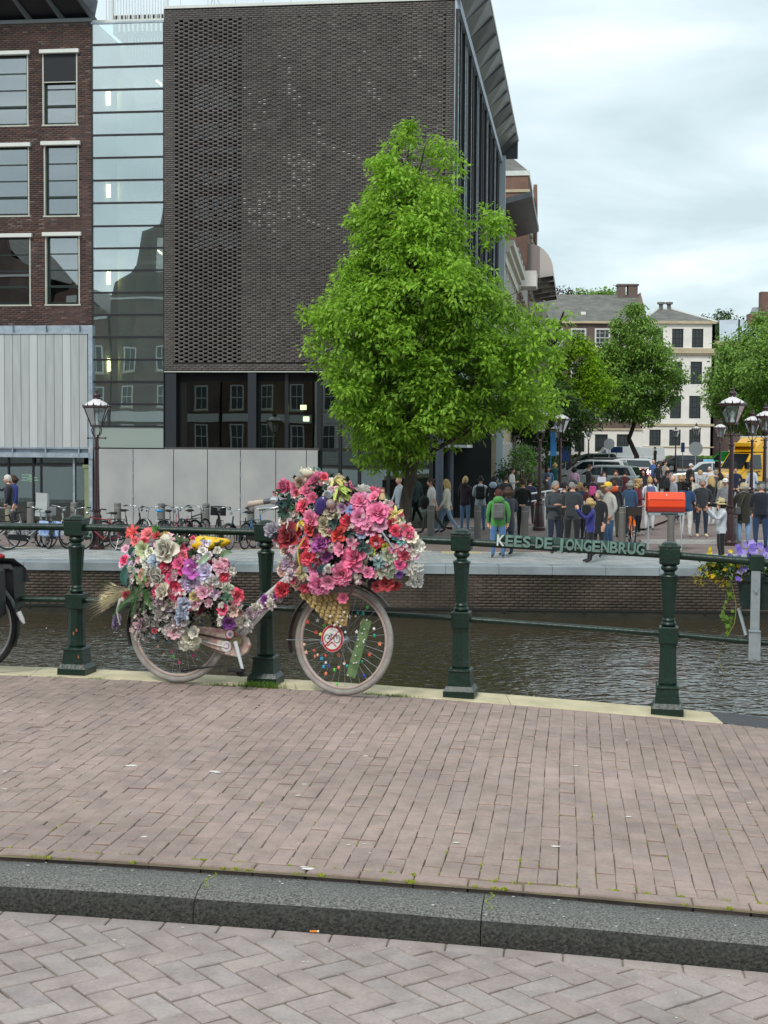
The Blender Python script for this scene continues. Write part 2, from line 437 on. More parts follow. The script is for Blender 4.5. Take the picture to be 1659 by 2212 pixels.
def lay(bricks, parent, m, name, limit=300, key=None):
 """bricks: (V, F) lists; nearest `limit` as own objects, the rest joined"""
 idx = sorted(range(len(bricks)), key=lambda i: key(bricks[i]))
 for i in idx[:limit]:
  V, Fc = bricks[i]; c = Vector(V[0]); mb = MB(); mb.add([Vector(v) - c for v in V], Fc)
  me = bpy.data.meshes.new(name); me.from_pydata([tuple(Vector(v) - c) for v in V], [], Fc); me.materials.append(m)
  o = link(name, me, parent); o.location = c
 if idx[limit:]:
  mb = MB()
  for i in idx[limit:]: mb.add(*bricks[i])
  me = bpy.data.meshes.new('brickwork'); me.from_pydata(mb.v, [], mb.f); me.materials.append(m)
  link('brickwork', me, parent, 'stuff')
rb = random.Random(3)
bricks = []
pu, pv, gap = .0742, .2075, .0045
nu0, nu1 = int(-4.0 / pu), int(2.7 / pu)
KI = KM.inverted()
def edge_f(p): return railY(p[0]) - .07 - p[1]     # footway ends at the coping
for i in range(nu0, nu1):
 u0 = i * pu; v = 0.0 if i % 2 else -pv * .5 + rb.uniform(-.012, .012)
 wob = rb.uniform(-.0015, .0015)
 while v < 4.9:
  L_ = (pv if rb.random() > .13 else pv * .5) + rb.uniform(-.004, .004)
  a0, a1 = max(v, 0.0), v + L_
  if a1 - a0 > .03:
   j = lambda: rb.uniform(-.0021, .0021)
   sk = .004 * math.sin(v * 2.1 + i * .05)
   gl, gc = .0012, .0120
   q = [(u0 + gl / 2 + j() + sk, a0 + gc / 2 + j()), (u0 + pu - gl / 2 + j() + sk, a0 + gc / 2 + j()), (u0 + pu - gl / 2 + j() + sk, a1 - gc / 2 + j()), (u0 + gl / 2 + j() + sk, a1 - gc / 2 + j())]
   P = [tuple((KM @ Vector((x, y, 0)))[:2]) for x, y in q]
   P = clip(P, edge_f)
   if len(P) >= 3:
    dz = rb.gauss(0, .0013)
    bricks.append(poly_brick(P, lambda x, dz=dz: zb(x) + dz, tilt=(rb.gauss(0, .014), rb.gauss(0, .018))))
  v += L_
# the border row laid end to end along the kerb
u = -4.0
while u < 2.7:
 L_ = .207 + rb.uniform(-.003, .003); j = lambda: rb.uniform(-.002, .002)
 q = [(u + .003 + j(), -.078 + j()), (u + L_ - .003 + j(), -.078 + j()), (u + L_ - .003, -.006 + j()), (u + .003, -.006 + j())]
 P = [tuple((KM @ Vector((x, y, 0)))[:2]) for x, y in q]; dz = rb.gauss(0, .0015)
 bricks.append(poly_brick(P, lambda x, dz=dz: zb(x) + dz, tilt=(rb.gauss(0, .012), rb.gauss(0, .01)), ch=.005)); u += L_
lay(bricks, footway, m_klinker, 'brick', 300, lambda b: (Vector(b[0][0]) - Vector((0, 5.0, .1))).length)
# road in herringbone, cut along the kerb
bricks = []
hm = frame((0.31, 4.2, 0), (math.cos(R(37.5)), math.sin(R(37.5)), 0)); wB, gB = .0985, .0082
for i in range(-32, 32):
 for j2 in range(-32, 32):
  t = (i + j2) % 4
  if t == 0: q = (i, j2, i + 2, j2 + 1)
  elif t == 2: q = (i, j2, i + 1, j2 + 2)
  else: continue
  j = lambda: rb.uniform(-.002, .002)
  x0, y0, x1, y1 = [k * wB for k in q]
  P = [(x0 + gB / 2 + j(), y0 + gB / 2 + j()), (x1 - gB / 2 + j(), y0 + gB / 2 + j()), (x1 - gB / 2 + j(), y1 - gB / 2 + j()), (x0 + gB / 2 + j(), y1 - gB / 2 + j())]
  P = [tuple((hm @ Vector((x, y, 0)))[:2]) for x, y in P]
  P = clip(P, lambda p: -.475 - (KI @ Vector((p[0], p[1], 0))).y)
  if len(P) < 3: continue
  c = P[0]
  if not (-2.4 < c[0] < 2.4 and 3.6 < c[1] < 5.4): continue
  dz = rb.gauss(0, .0014)
  bricks.append(poly_brick(P, lambda x, dz=dz: zb(x) - .118 + dz, tilt=(rb.gauss(0, .01), rb.gauss(0, .01)), ch=.0035))
u = -3.2
while u < 2.6:       # gutter course against the kerb
 L_ = .205; P = [tuple((KM @ Vector((x, y, 0)))[:2]) for x, y in ((u + .003, -.47), (u + L_ - .003, -.47), (u + L_ - .003, -.395), (u + .003, -.395))]
 bricks.append(poly_brick(P, lambda x: zb(x) - .119, ch=.003)); u += L_
lay(bricks, road, m_road, 'brick', 300, lambda b: (Vector(b[0][0]) - Vector((0, 4.9, 0))).length)

# kerb stones of dark granite
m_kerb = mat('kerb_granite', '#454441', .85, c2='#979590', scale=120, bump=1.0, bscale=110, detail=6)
m_kerb2 = mat('kerb_face_shaded', '#222220', .9, c2='#4b4a44', scale=80, bump=1.0, bscale=85, detail=6)  # shade of the upright face put into a darker granite colour
kerb = sheet('kerb', lsp(-9, 7, 40), [-.35, -.10], lambda u, v: kp(u, v, -.06), m_sand2)
prof = [(-.098, -.2), (-.098, -.030), (-.103, -.022), (-.25, -.018), (-.29, -.021), (-.322, -.028), (-.348, -.041), (-.366, -.060), (-.376, -.09), (-.380, -.2)]
k0 = -.636 / .9915 - 1.045 * 6
for k in range(11):
 a, b = k0 + k * 1.045 + .002, k0 + (k + 1) * 1.045 - .002; us = lsp(a, b, 7)
 if a > 4.5: break
 V = []; n = len(prof)
 for u in us:
  for v, z in prof:
   s_ = 0.0015 * math.sin(u * 7 + v * 30)
   V.append(tuple(kp(u, v, z + s_)))
 Fc = lambda a, b: [(i * n + q, (i + 1) * n + q, (i + 1) * n + q + 1, i * n + q + 1) for i in range(6) for q in range(a, b)]
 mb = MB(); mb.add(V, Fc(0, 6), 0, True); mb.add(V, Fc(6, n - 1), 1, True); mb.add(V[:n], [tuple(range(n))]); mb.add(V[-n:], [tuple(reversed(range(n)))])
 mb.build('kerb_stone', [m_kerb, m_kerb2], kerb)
# moss in the joints, droppings, crumbs
m_moss = leaf_mat('moss', lin('#8f9c1e'), lin('#b9c04a'), .8, .2)
rm = random.Random(11); V = []; Fc = []; T = []
def blades(px_, py_, pz_, n, r, h, wd):
 for _ in range(n):
  a = rm.uniform(0, 6.28); d = r * math.sqrt(rm.random()); x = px_ + d * math.cos(a); y = py_ + d * math.sin(a) * .8
  b = rm.uniform(0, 6.28); hh = h * rm.uniform(.4, 1); lx, ly = rm.uniform(-.6, .6) * hh, rm.uniform(-.6, .6) * hh
  o = len(V); wx, wy = wd * math.cos(b), wd * math.sin(b)
  V.extend([(x - wx, y - wy, pz_), (x + wx, y + wy, pz_), (x + lx + wx * .4, y + ly + wy * .4, pz_ + hh), (x + lx - wx * .4, y + ly - wy * .4, pz_ + hh)])
  Fc.append((o, o + 1, o + 2, o + 3)); T.append(rm.random())
for _ in range(330):                                       # along joints of the footway
 i = rm.randint(int(-2.2 / pu), int(2.2 / pu)); v = rm.uniform(.0, 1) ** 1.3 * 2.9
 if i < 0 and rm.random() < .55: continue
 if v > 1.0 and rm.random() < .45: continue
 ln = rm.uniform(.01, .06)
 for q in range(rm.randint(1, 4)):
  p = kp(i * pu + rm.gauss(0, .0015), v + q * ln * .4, -.004); blades(p.x, p.y, p.z, 9, .005, .006, .0022)
for _ in range(85):                                       # along the border row
 p = kp(rm.uniform(-2.2, 2.3), rm.choice([-.003, -.003, -.09]), -.006); blades(p.x, p.y, p.z, rm.randint(8, 40), rm.uniform(.006, .022), .011, .0022)
for cu in (-.636, .409):                                   # moss lines on the kerb joints
 for q in range(26):
  t = q / 25; p = kp(cu / .9915 + .012 * math.sin(t * 9) + .012, -.10 - .19 * t, -.0185); blades(p.x, p.y, p.z, 5, .004, .003, .0024)
fast_mesh('moss', V, Fc, m_moss, None, 'stuff', T, label='yellow green moss growing in the joints of the clinkers and along the kerb', cat='moss')
m_grass = leaf_mat('grass', lin('#3f6b1e'), lin('#7f9a3a'), .7, .3); V = []; Fc = []; T = []
for px_, py_, n, r, h in ((563, 1479, 520, .10, .05), (470, 1474, 120, .06, .025), (805, 1499, 90, .05, .02), (845, 1497, 240, .09, .02), (545, 1478, 200, .08, .03), (95, 1462, 60, .05, .015), (190, 1465, 60, .04, .02)):
 X = (px_ - 829.5) / F * 9.3; p = Vector((X, railY(X) - .085, zb(X) - .003))
 for _ in range(n):
  q = rm.gauss(0, 1) * r * .8; blades(p.x + q, p.y - .197 * q + rm.gauss(0, .008), p.z, 1, .004, h, .0016)
fast_mesh('grass', V, Fc, m_grass, None, 'stuff', T, label='short green grass tufts growing at the foot of the railing', cat='grass')
m_spot = mat('dropping', '#d8d4cc', .9, var=.1, scale=50)
mb = MB()
def spot(u, v, r, dz=.002, sq=.6):
 p = kp(u, v, dz); n = 9; a0 = rm.uniform(0, 6)
 P = [(p.x + r * rm.uniform(.6, 1.1) * math.cos(a0 + 6.283 * k / n), p.y + r * sq * rm.uniform(.6, 1.1) * math.sin(a0 + 6.283 * k / n), zb(p.x) + dz) for k in range(n)]
 mb.add(P, [tuple(range(n))])
for _ in range(60): spot(rm.uniform(-2.6, 2.4), rm.uniform(.1, 3.6), rm.choice([.005, .006, .008, .011, .016]))
for u, v, r in ((-1.45, 1.45, .035), (-1.02, 1.42, .03), (-1.0, 1.40, .02), (-.28, -.04, .03), (-.30, -.02, .016), (.66, .52, .022), (.98, 1.1, .018), (.25, .46, .016)): spot(u, v, r, .003)
for _ in range(46): spot(rm.uniform(-2.2, 2), rm.uniform(-.36, -.11), rm.uniform(.003, .008), -.016)
for _ in range(40): spot(rm.uniform(-1.6, 1.6), rm.uniform(-.95, -.42), rm.uniform(.002, .006), -.114)
mb.build('droppings', m_spot, None, 'stuff', 'white bird droppings and crumbs scattered over the brick paving', 'droppings')
mb = MB(); p = kp(-.205, -.402, -.112); mb.tube([p, p + Vector((.026, .001, 0))], .004, 8, 0); mb.tube([p + Vector((.026, .001, 0)), p + Vector((.033, .0013, 0))], .004, 8, 1)
mb.build('cigarette_butt', [mat('filter_paper', '#d9822e', .8), mat('cigarette_white', '#d8d2c8', .8)], None, None, 'orange cigarette butt lying in the gutter against the dark kerb', 'cigarette butt')

# coping stones under the railing, asphalt at the right end, side of the bridge
m_cope = mat('coping_limestone', '#cfc3a2', .85, c2='#b7ab8c', scale=7, bump=.5, bscale=60)
coping = sheet('coping', lsp(-9, 2.12, 30), [0, 1], lambda u, v: Vector((u, railY(u) - .055 + v * .36, zb(u) - .02)), m_cope)
x = -8.9
while x < 2.1:
 x1 = min(x + 1.62, 2.125); mb = MB(); us = lsp(x + .002, x1 - .002, 5); V = []
 pf = [(-.068, -.12), (-.068, -.001), (-.062, .004), (.285, .004), (.30, -.008), (.30, -.22)]; n = len(pf)
 for u in us:
  for v, z in pf: V.append((u, railY(u) + v, zb(u) + z))
 mb.add(V, [(i * n + q, (i + 1) * n + q, (i + 1) * n + q + 1, i * n + q + 1) for i in range(4) for q in range(n - 1)])
 mb.add(V[:n], [tuple(range(n))]); mb.add(V[-n:], [tuple(reversed(range(n)))])
 mb.build('coping_stone', m_cope, coping); x = x1
m_asph = mat('asphalt', '#55565a', .9, var=.3, scale=60, bump=.8, bscale=180)
sheet('asphalt_path', lsp(2.13, 8, 14), [0, .25, 1], lambda u, v: Vector((u, railY(u) - .07 - .03 * (u > 2.2) + v * .40, zb(u) + .003)), m_asph)
m_bside = mat('bridge_brick', '#5a4a42', .9, var=.3, scale=6, bump=.4)
sheet('bridge_side', lsp(-9, 8, 30), [0, 1], lambda u, v: Vector((u, railY(u) + .298, zb(u) - .2 - v * 2.4)), m_bside)

# =================================================================== THE RAILING
m_green = mat('railing_green', '#072017', .4, c2='#0b2c21', scale=6, bump=.2, bscale=45)
m_rust = mat('rust_patch', '#9a5a35', .8, var=.3, scale=40); m_zinc = mat('galvanised', '#9aa4a8', .45, metal=.55, var=.12, scale=20)
railing = thing('bridge_railing', 'dark green cast iron bridge railing with turned posts, two round rails and raised lettering', 'railing', (-2.12, 9.7, .14), static=True)
PX = [-4.8, -3.46, -2.124, -.792, .511, 1.819, 3.13, 4.4]
def make_post(X):
 yc = railY(X) + .098; z0 = zb(X) + .004; M = Matrix.Translation((X, yc, z0)) @ Matrix.Rotation(math.atan(-.197), 4, 'Z'); mb = MB(M)
 q = math.sqrt(2); sq = dict(n=4, rot=math.pi / 4)
 def S(pr): mb.lathe([(r * q / 2, z) for r, z in pr], 4, rot=math.pi / 4)
 S([(.203, 0), (.203, .042)]); S([(.203, .042), (.198, .046), (.168, .073)]); S([(.155, .073), (.136, .165)])
 S([(.146, .165), (.150, .172), (.146, .18), (.128, .186)])
 mb.lathe([(.058, .186), (.064, .20), (.060, .24), (.055, .42), (.058, .45)], 8, rot=R(22.5), smooth=False)
 S([(.108, .45), (.122, .456), (.122, .552), (.112, .558)])
 mb.lathe([(.040, .558), (.046, .565), (.050, .575), (.046, .586), (.038, .592), (.042, .60), (.036, .612)], 16)
 mb.lathe([(.036, .612), (.040, .66), (.052, .84), (.056, .874)], 8, rot=R(22.5), smooth=False)
 mb.lathe([(.056, .874), (.060, .880), (.056, .888), (.036, .896), (.034, .908), (.050, .922), (.054, .934), (.048, .948), (.040, .956)], 18)
 S([(.112, .956), (.128, .966), (.130, 1.055), (.126, 1.064)]); S([(.138, 1.064), (.142, 1.069), (.138, 1.078)])
 mb.lathe([(.052, 1.076), (.050, 1.086), (.040, 1.094), (.022, 1.099), (.0001, 1.1)], 16)
 o = mb.build('post', m_green, railing)
 return o
for X in PX: make_post(X)
def rail_seg(za, r, X0, X1, name):
 for a, b in ((X0, X1),):
  yc = lambda X: railY(X) + .098; mb = MB()
  n = 6; pts = [Vector((a + (b - a) * i / n, yc(a + (b - a) * i / n), zb(a) * (1 - i / n) + zb(b) * i / n + za)) for i in range(n + 1)]
  mb.tube(pts, r, 14); mb.build(name, m_green, railing)
for a, b in zip(PX, PX[1:]):
 rail_seg(1.018, .0245, a + .06, b - .06, 'top_rail'); rail_seg(.512, .0185, a + .05, b - .05, 'lower_rail')
# flaked paint on the first post
for dx_, z in ((.012, .31), (.028, .125), (-.01, .29), (.06, .065)):
 mb = MB(); X = -2.124; yy = railY(X) + .098 - (.060 if z > .2 else .078 if z > .1 else .1); n = 8
 mb.add([(X + dx_ + .009 * rm.uniform(.5, 1) * math.cos(6.28 * k / n), yy - .0025, zb(X) + z + .018 * rm.uniform(.5, 1) * math.sin(6.28 * k / n)) for k in range(n)], [tuple(range(n))])
 mb.build('rust_spot', m_rust, railing)
# raised lettering on the third bay
m_letter = mat('letter_green', '#66827a', .5, var=.1, scale=20); m_letter_w = mat('letter_worn', '#c2cdca', .5)
m_backing = mat('letter_back', '#1b3a30', .5)
def text_mesh(s, size, extr, name='lettering', font=None, bold=0.0):
 cu = bpy.data.curves.new(name, 'FONT'); cu.body = s; cu.size = size; cu.extrude = extr; cu.align_x = 'LEFT'; cu.offset = bold; cu.resolution_u = 3
 o = bpy.data.objects.new(name, cu); col.objects.link(o); bpy.context.view_layer.update()
 me = bpy.data.meshes.new_from_object(o); me.name = name; col.objects.unlink(o); bpy.data.objects.remove(o); bpy.data.curves.remove(cu)
 return me
txt = 'KEES DE JONGENBRUG'; Xa, Xb = .735, 1.665
total = sum(.5 if c == ' ' else (.45 if c == 'I' else 1) for c in txt); ang = math.atan(-.197); pos = 0.0
slope = (zb(PX[5]) - zb(PX[4])) / (PX[5] - PX[4])
for c in txt:
 wd = .5 if c == ' ' else 1; f0 = pos / total; pos += wd
 if c == ' ': continue
 X = Xa + (Xb - Xa) * f0; me = text_mesh(c, .097, .014, 'letter', bold=.0022)
 xs = [v.co.x for v in me.vertices]; k = (Xb - Xa) / total * .93 / (max(xs) - min(xs)); x0 = min(xs)
 for v in me.vertices: v.co.x = (v.co.x - x0) * min(k, 1.35)
 me.materials.append(m_letter_w if f0 == 0 else m_letter)
 o = link('letter', me, railing)
 zr = zb(PX[4]) + slope * (X - PX[4]) + 1.018
 Mx = Matrix.Translation((X, railY(X) + .098 - .018, zr - .006)) @ Matrix.Rotation(ang, 4, 'Z') @ Matrix.Rotation(-math.atan(slope), 4, 'Y') @ Matrix.Rotation(R(90), 4, 'X')
 o.matrix_basis = Mx
mb = MB(); V = []
for X, dz in ((Xa - .01, .0), (Xb + .01, .0), (Xb + .01, .072), (Xa - .01, .072)):
 V.append((X, railY(X) + .098 - .003, zb(PX[4]) + slope * (X - PX[4]) + 1.018 + dz - .006))
mb.add(V + [(v[0], v[1] + .012, v[2]) for v in V], [(0, 1, 2, 3), (7, 6, 5, 4), (0, 4, 5, 1), (1, 5, 6, 2), (2, 6, 7, 3), (3, 7, 4, 0)])
mb.build('letter_plate', mat('plate_green_grey', '#3a524a', .5), railing)

# =================================================================== WATER, QUAY, STREETS
def quayY(X): return 31.8 - .03 * X
wm = bpy.data.materials.new('canal_water'); wm.use_nodes = True; t = wm.node_tree; b = t.nodes['Principled BSDF']
b.inputs['Base Color'].default_value = (.036, .028, .013, 1); b.inputs['Roughness'].default_value = .01; b.inputs['IOR'].default_value = 1.85; b.inputs['Specular IOR Level'].default_value = .5
tcn = node(t, 'ShaderNodeTexCoord'); mp = node(t, 'ShaderNodeMapping'); mp.inputs['Scale'].default_value = (1.0, 1.5, 1); mp.inputs['Rotation'].default_value = (0, 0, R(-14)); t.links.new(tcn.outputs['Object'], mp.inputs[0])
na = node(t, 'ShaderNodeTexNoise'); na.inputs['Scale'].default_value = 4.2; na.inputs['Detail'].default_value = 1; na.inputs['Roughness'].default_value = .45; na.inputs['Distortion'].default_value = .6; t.links.new(mp.outputs[0], na.inputs['Vector'])
nb_ = node(t, 'ShaderNodeTexNoise'); nb_.inputs['Scale'].default_value = 1.1; nb_.inputs['Detail'].default_value = 3; t.links.new(mp.outputs[0], nb_.inputs['Vector'])
am = node(t, 'ShaderNodeMath', operation='MULTIPLY'); am.inputs[1].default_value = 1.1; t.links.new(nb_.outputs[0], am.inputs[0])
ad = node(t, 'ShaderNodeMath', operation='ADD'); t.links.new(na.outputs[0], ad.inputs[0]); t.links.new(am.outputs[0], ad.inputs[1])
bp = node(t, 'ShaderNodeBump'); bp.inputs['Strength'].default_value = 1.0; bp.inputs['Distance'].default_value = .036; t.links.new(ad.outputs[0], bp.inputs['Height']); t.links.new(bp.outputs[0], b.inputs['Normal'])
WZ = -2.15
mb = MB(); mb.add([(-120, 4, WZ), (120, 4, WZ), (120, 33.5, WZ), (-120, 36, WZ)], [(0, 1, 2, 3)]); mb.build('canal_water', wm, None, 'structure')

m_pave = mat('street_paving', '#6f5f5a', .85, c2='#857570', scale=2.2, bump=.3, bscale=30)
us = [-120, -60, -30, -15, 0, 15, 30, 60, 120, 400]; vs = [0, 4, 8, 20, 28, 45, 65, 85, 98, 130, 200, 500, 1200]
sheet('street', us, vs, lambda u, v: Vector((u, quayY(u) + .9 + v, gz(33 + v) - .006)), m_pave)
m_grey = brick_mat('quay_setts', ['#8d9193', '#9da1a1', '#969896', '#a5a6a3'], .8, .12, 1.0, .2, fine=20)
qpave = sheet('quay_pavement', [-40, -10, 0, 10, 40], [.75, 4.25], lambda u, v: Vector((u, quayY(u) + v, -1.0)), mat('quay_joint', '#6b6b68', .9))
B = []
rq = random.Random(5)
for r_ in range(17):
 y0 = .75 + r_ * .205; x = -9.5 + (r_ % 2) * .15
 while x < 9:
  B.append((x, x + .295, y0, y0 + .197)); x += .30
B.sort(key=lambda b: abs(b[0] - 3.0) + b[2]); mb0 = MB(); mb0.box((0, 0, -.02), (.295, .197, .006)); me0 = None
QF = frame((0, 31.8, -1.0), (1, -.03, 0))
for b4 in B[:300]:
 if me0 is None: o = mb0.build('sett', m_grey, qpave); me0 = o.data
 else: o = link('sett', me0, qpave)
 o.matrix_basis = QF @ Matrix.Translation((b4[0], b4[2], 0))
boxes_mesh('setts', [(b4[0], b4[1], b4[2], b4[3], -.02, .006) for b4 in B[300:]], m_grey, qpave, 'stuff', QF)
# thin light lines and the yellowish tactile strip
m_line = mat('light_line', '#c9c4b4', .85, var=.1, scale=6)
mb = MB(QF); mb.box((-12, 4.26, -.05), (1.1, 4.33, .012)); mb.box((1.6, 3.98, -.05), (4.4, 4.03, .012))
mb.build('painted_line', m_line, None, 'structure')
mb = MB(QF); mb.box((1.35, 3.55, .0), (2.35, 4.2, .011)); mb.build('tactile_strip', mat('tactile', '#b3a67c', .85, var=.15, scale=9), None, 'structure')
mb = MB(); mb.add([(9, 58, gz(58) + .004), (60, 56, gz(56) + .004), (60, 60, gz(60) + .004), (8.6, 60, gz(60) + .004), (60, 130, gz(130) + .004), (17.5, 130, gz(130) + .004)], [(0, 1, 2, 3), (3, 2, 4, 5)]); mb.build('square_road', mat('square_asphalt', '#8d8d8c', .9, var=.1, scale=1.5), None, 'structure')
# kerbs of the far pavements
m_k2 = mat('pale_kerb', '#a9aaa6', .8, var=.1, scale=4)
mb = MB(); mb.box((2.2, 45.2, -1.05), (8.2, 45.45, -.9)); mb.build('far_kerb', m_k2, None, 'structure')
mb = MB(); mb.box((7.2, 39.45, -1.05), (16, 39.7, -.9)); mb.build('far_kerb', m_k2, None, 'structure')
mb = MB(); mb.box((-12, 41.6, -1.05), (-2.5, 41.8, -.92)); mb.build('far_kerb', m_k2, None, 'structure')
m_pl = mat('plaza_paving', '#7b6a64', .85, c2='#8f7f78', scale=3, bump=.2, bscale=20)
mb = MB(); mb.add([(2.0, 45.46, -.93), (8.4, 45.46, -.93), (14, 62, -.93), (3.4, 62, -.93)], [(0, 1, 2, 3)]); mb.build('plaza', m_pl, None, 'structure')

quay = thing('quay_wall', 'old stained brick quay wall with a grey stone coping along the far side of the canal', 'quay wall', (0, 32, -2.2), static=True)
m_qcope = mat('quay_coping', '#8f979b', .75, c2='#6f777b', scale=1.3, bump=.2, bscale=30)
x = -14.2
while x < 14:
 mb = MB(QF); mb.bbox((x + .004, 0, -.19), (x + 1.196, .75, .008), .012); mb.build('coping_stone', m_qcope, quay); x += 1.2
m_qbrick = brick_mat('quay_brick', ['#4a4038', '#51463d', '#4d433a', '#564b42', '#51463c', '#463e34'], .85, .5, .9, .4, moss='#3a3c24', mscale=1.1, fine=14)
mb = MB(QF); mb.box((-60, .08, -1.6), (60, .6, -.19)); mb.build('mortar', mat('quay_mortar', '#5a5347', .95, c2='#3c392c', scale=2), quay)
B = []
for r_ in range(15):
 z0 = -.255 - r_ * .066; x = -9 + (r_ % 2) * .105
 while x < 9.5: B.append((x, x + .2, z0, z0 + .056, .045, .1)); x += .21
brick_wall(QF, B, quay, m_qbrick, (0, 31.8, -1.3))
mb = MB(QF); mb.box((-60, .0, -1.2), (60, .12, -1.0)); mb.build('wet_band', mat('wet_masonry', '#1d1c14', .5, c2='#2f2c1e', scale=3, bump=.3), quay)
mb = MB(QF); mb.box((-60, -.03, -1.0), (60, .12, -.955));
x = -9
while x < 9.5: mb.box((x, -.04, -1.04), (x + .05, .1, -1.0)); x += .9
mb.build('waterline_beam', mat('wet_timber', '#14140f', .6), quay)
# =================================================================== THE MUSEUM AND ITS NEIGHBOURS ACROSS THE CANAL
FM = frame((0, 46, 0), (1, -.125, 0))            # facade plane: x to the right, y into the buildings
def fu(px, py=960, d=0.0): return on(FM, px, py, d)[0]
def fz(px, py, d=0.0): return on(FM, px, py, d)[1]
def fr(px0, py0, px1, py1, d=0.0):               # rectangle on the facade from picture corners: u0,u1,z0,z1
 a = on(FM, px0, py0, d); b = on(FM, px1, py1, d); c = on(FM, px0, py1, d)
 return (a[0] + c[0]) / 2, b[0], b[1], a[1]
U0 = fu(-110); UL = fu(201); UG = fu(355); UC = fu(980, 600)  # left edge built, house end, stair tower end, museum corner
ZT = fz(600, 12); ZB = fz(500, 802); ZC = fz(450, 970)        # top of the screen wall, its lower edge, top of the concrete
m_dark = mat('anthracite_metal', '#15181d', .45, var=.15, scale=3); m_black = mat('dark_interior', '#0a0c0c', .9)
m_alu = mat('pale_aluminium', '#c9cbc4', .45, metal=.2, var=.06, scale=3); m_galv = mat('galvanised_steel', '#8d9aa6', .5, metal=.4, c2='#a9b4bd', scale=5, bump=.1)
m_conc = mat('concrete', '#9a9c9c', .85, c2='#adaeac', scale=.9, bump=.18, bscale=14, detail=7)
m_joint = mat('joint_dark', '#2b2d30', .8)
g_win = glass_mat('window_glass', (.45, .5, .5), .30, .0, .02, .8)
g_low = glass_mat('ground_glass', (.5, .64, .6), .09, .0, .03, .6)
g_tower = glass_mat('tower_glass', (.82, .95, .93), .34, .0, .09, .45, body=(.6, .76, .74), bodyamt=.07)  # pale diffuse share painted into the glass as haze

# ---------------------------------------------------------------- left: brick house
house = thing('brick_house', 'dark red brick house with green windows and white blind boxes left of the glass tower', 'house', (fu(60) , 48, -1), static=True)
m_mort = mat('house_mortar', '#574d48', .95, var=.2, scale=5)
m_hb = brick_mat('house_brick', ['#46332f', '#513d38', '#5a443d', '#4b3f3c', '#644a41', '#54403b', '#433a39', '#76625b'], .85, .3, .5, .3, fine=18)
ZH1 = fz(100, 50); ZH0 = fz(100, 703)
wins = [fr(-22, 120, 62, 270), fr(92, 116, 168, 268), fr(-22, 318, 64, 465), fr(95, 314, 171, 465), fr(-20, 513, 67, 658), fr(98, 510, 173, 657)]
# wall body split round the windows
def wall_with_holes(M, u0, u1, z0, z1, holes, y0, y1, name, m, parent):
 us = sorted(set([u0, u1] + [h[0] for h in holes] + [h[1] for h in holes])); us = [u for u in us if u0 <= u <= u1]
 zs = sorted(set([z0, z1] + [h[2] for h in holes] + [h[3] for h in holes])); zs = [z for z in zs if z0 <= z <= z1]
 B = []
 for a, b in zip(us, us[1:]):
  cz = None
  for c, d in zip(zs, zs[1:]):
   mu, mz = (a + b) / 2, (c + d) / 2
   if any(h[0] < mu < h[1] and h[2] < mz < h[3] for h in holes): cz = None; continue
   if cz is not None and abs(B[-1][5] - c) < 1e-6: B[-1][5] = d
   else: B.append([a, b, y0, y1, c, d])
   cz = 1
 mb = MB(M)
 for a, b, c, d, e, f in B: mb.box((a, c, e), (b, d, f))
 return mb.build(name, m, parent)
wall_with_holes(FM, U0, UL, ZH0, ZH1, wins, 0, .3, 'wall', m_mort, house)
def field(u0, u1, z0, z1, holes, bw=.206, bh=.056, pu_=.2155, pz=.0663, y0=-.012, y1=.012):
 B = []; r_ = 0; z = z0
 while z + bh < z1:
  x = u0 + (0 if r_ % 2 else -pu_ / 2)
  while x < u1:
   a, b = max(x, u0), min(x + bw, u1)
   segs = [(a, b)]
   for h in holes:
    if z + bh > h[2] and z < h[3]:
     ns = []
     for s_, e_ in segs:
      if e_ <= h[0] or s_ >= h[1]: ns.append((s_, e_))
      else:
       if s_ < h[0]: ns.append((s_, h[0]))
       if e_ > h[1]: ns.append((h[1], e_))
     segs = ns
   for s_, e_ in segs:
    if e_ - s_ > .02: B.append((s_, e_, z, z + bh, y0, y1))
   x += pu_
  z += pz; r_ += 1
 return B
brick_wall(FM, field(fu(-40), UL, ZH0 + .02, ZH1, wins), house, m_hb, (-3, 42, 8), bw=.206, bh=.056)
m_frame = mat('window_green', '#10241f', .4); m_sill = mat('sill', '#b5b6aa', .6, var=.08, scale=6)
m_cur = mat('room_light', '#5d6266', .9); m_shade = mat('blind_cloth', '#23272b', .8)
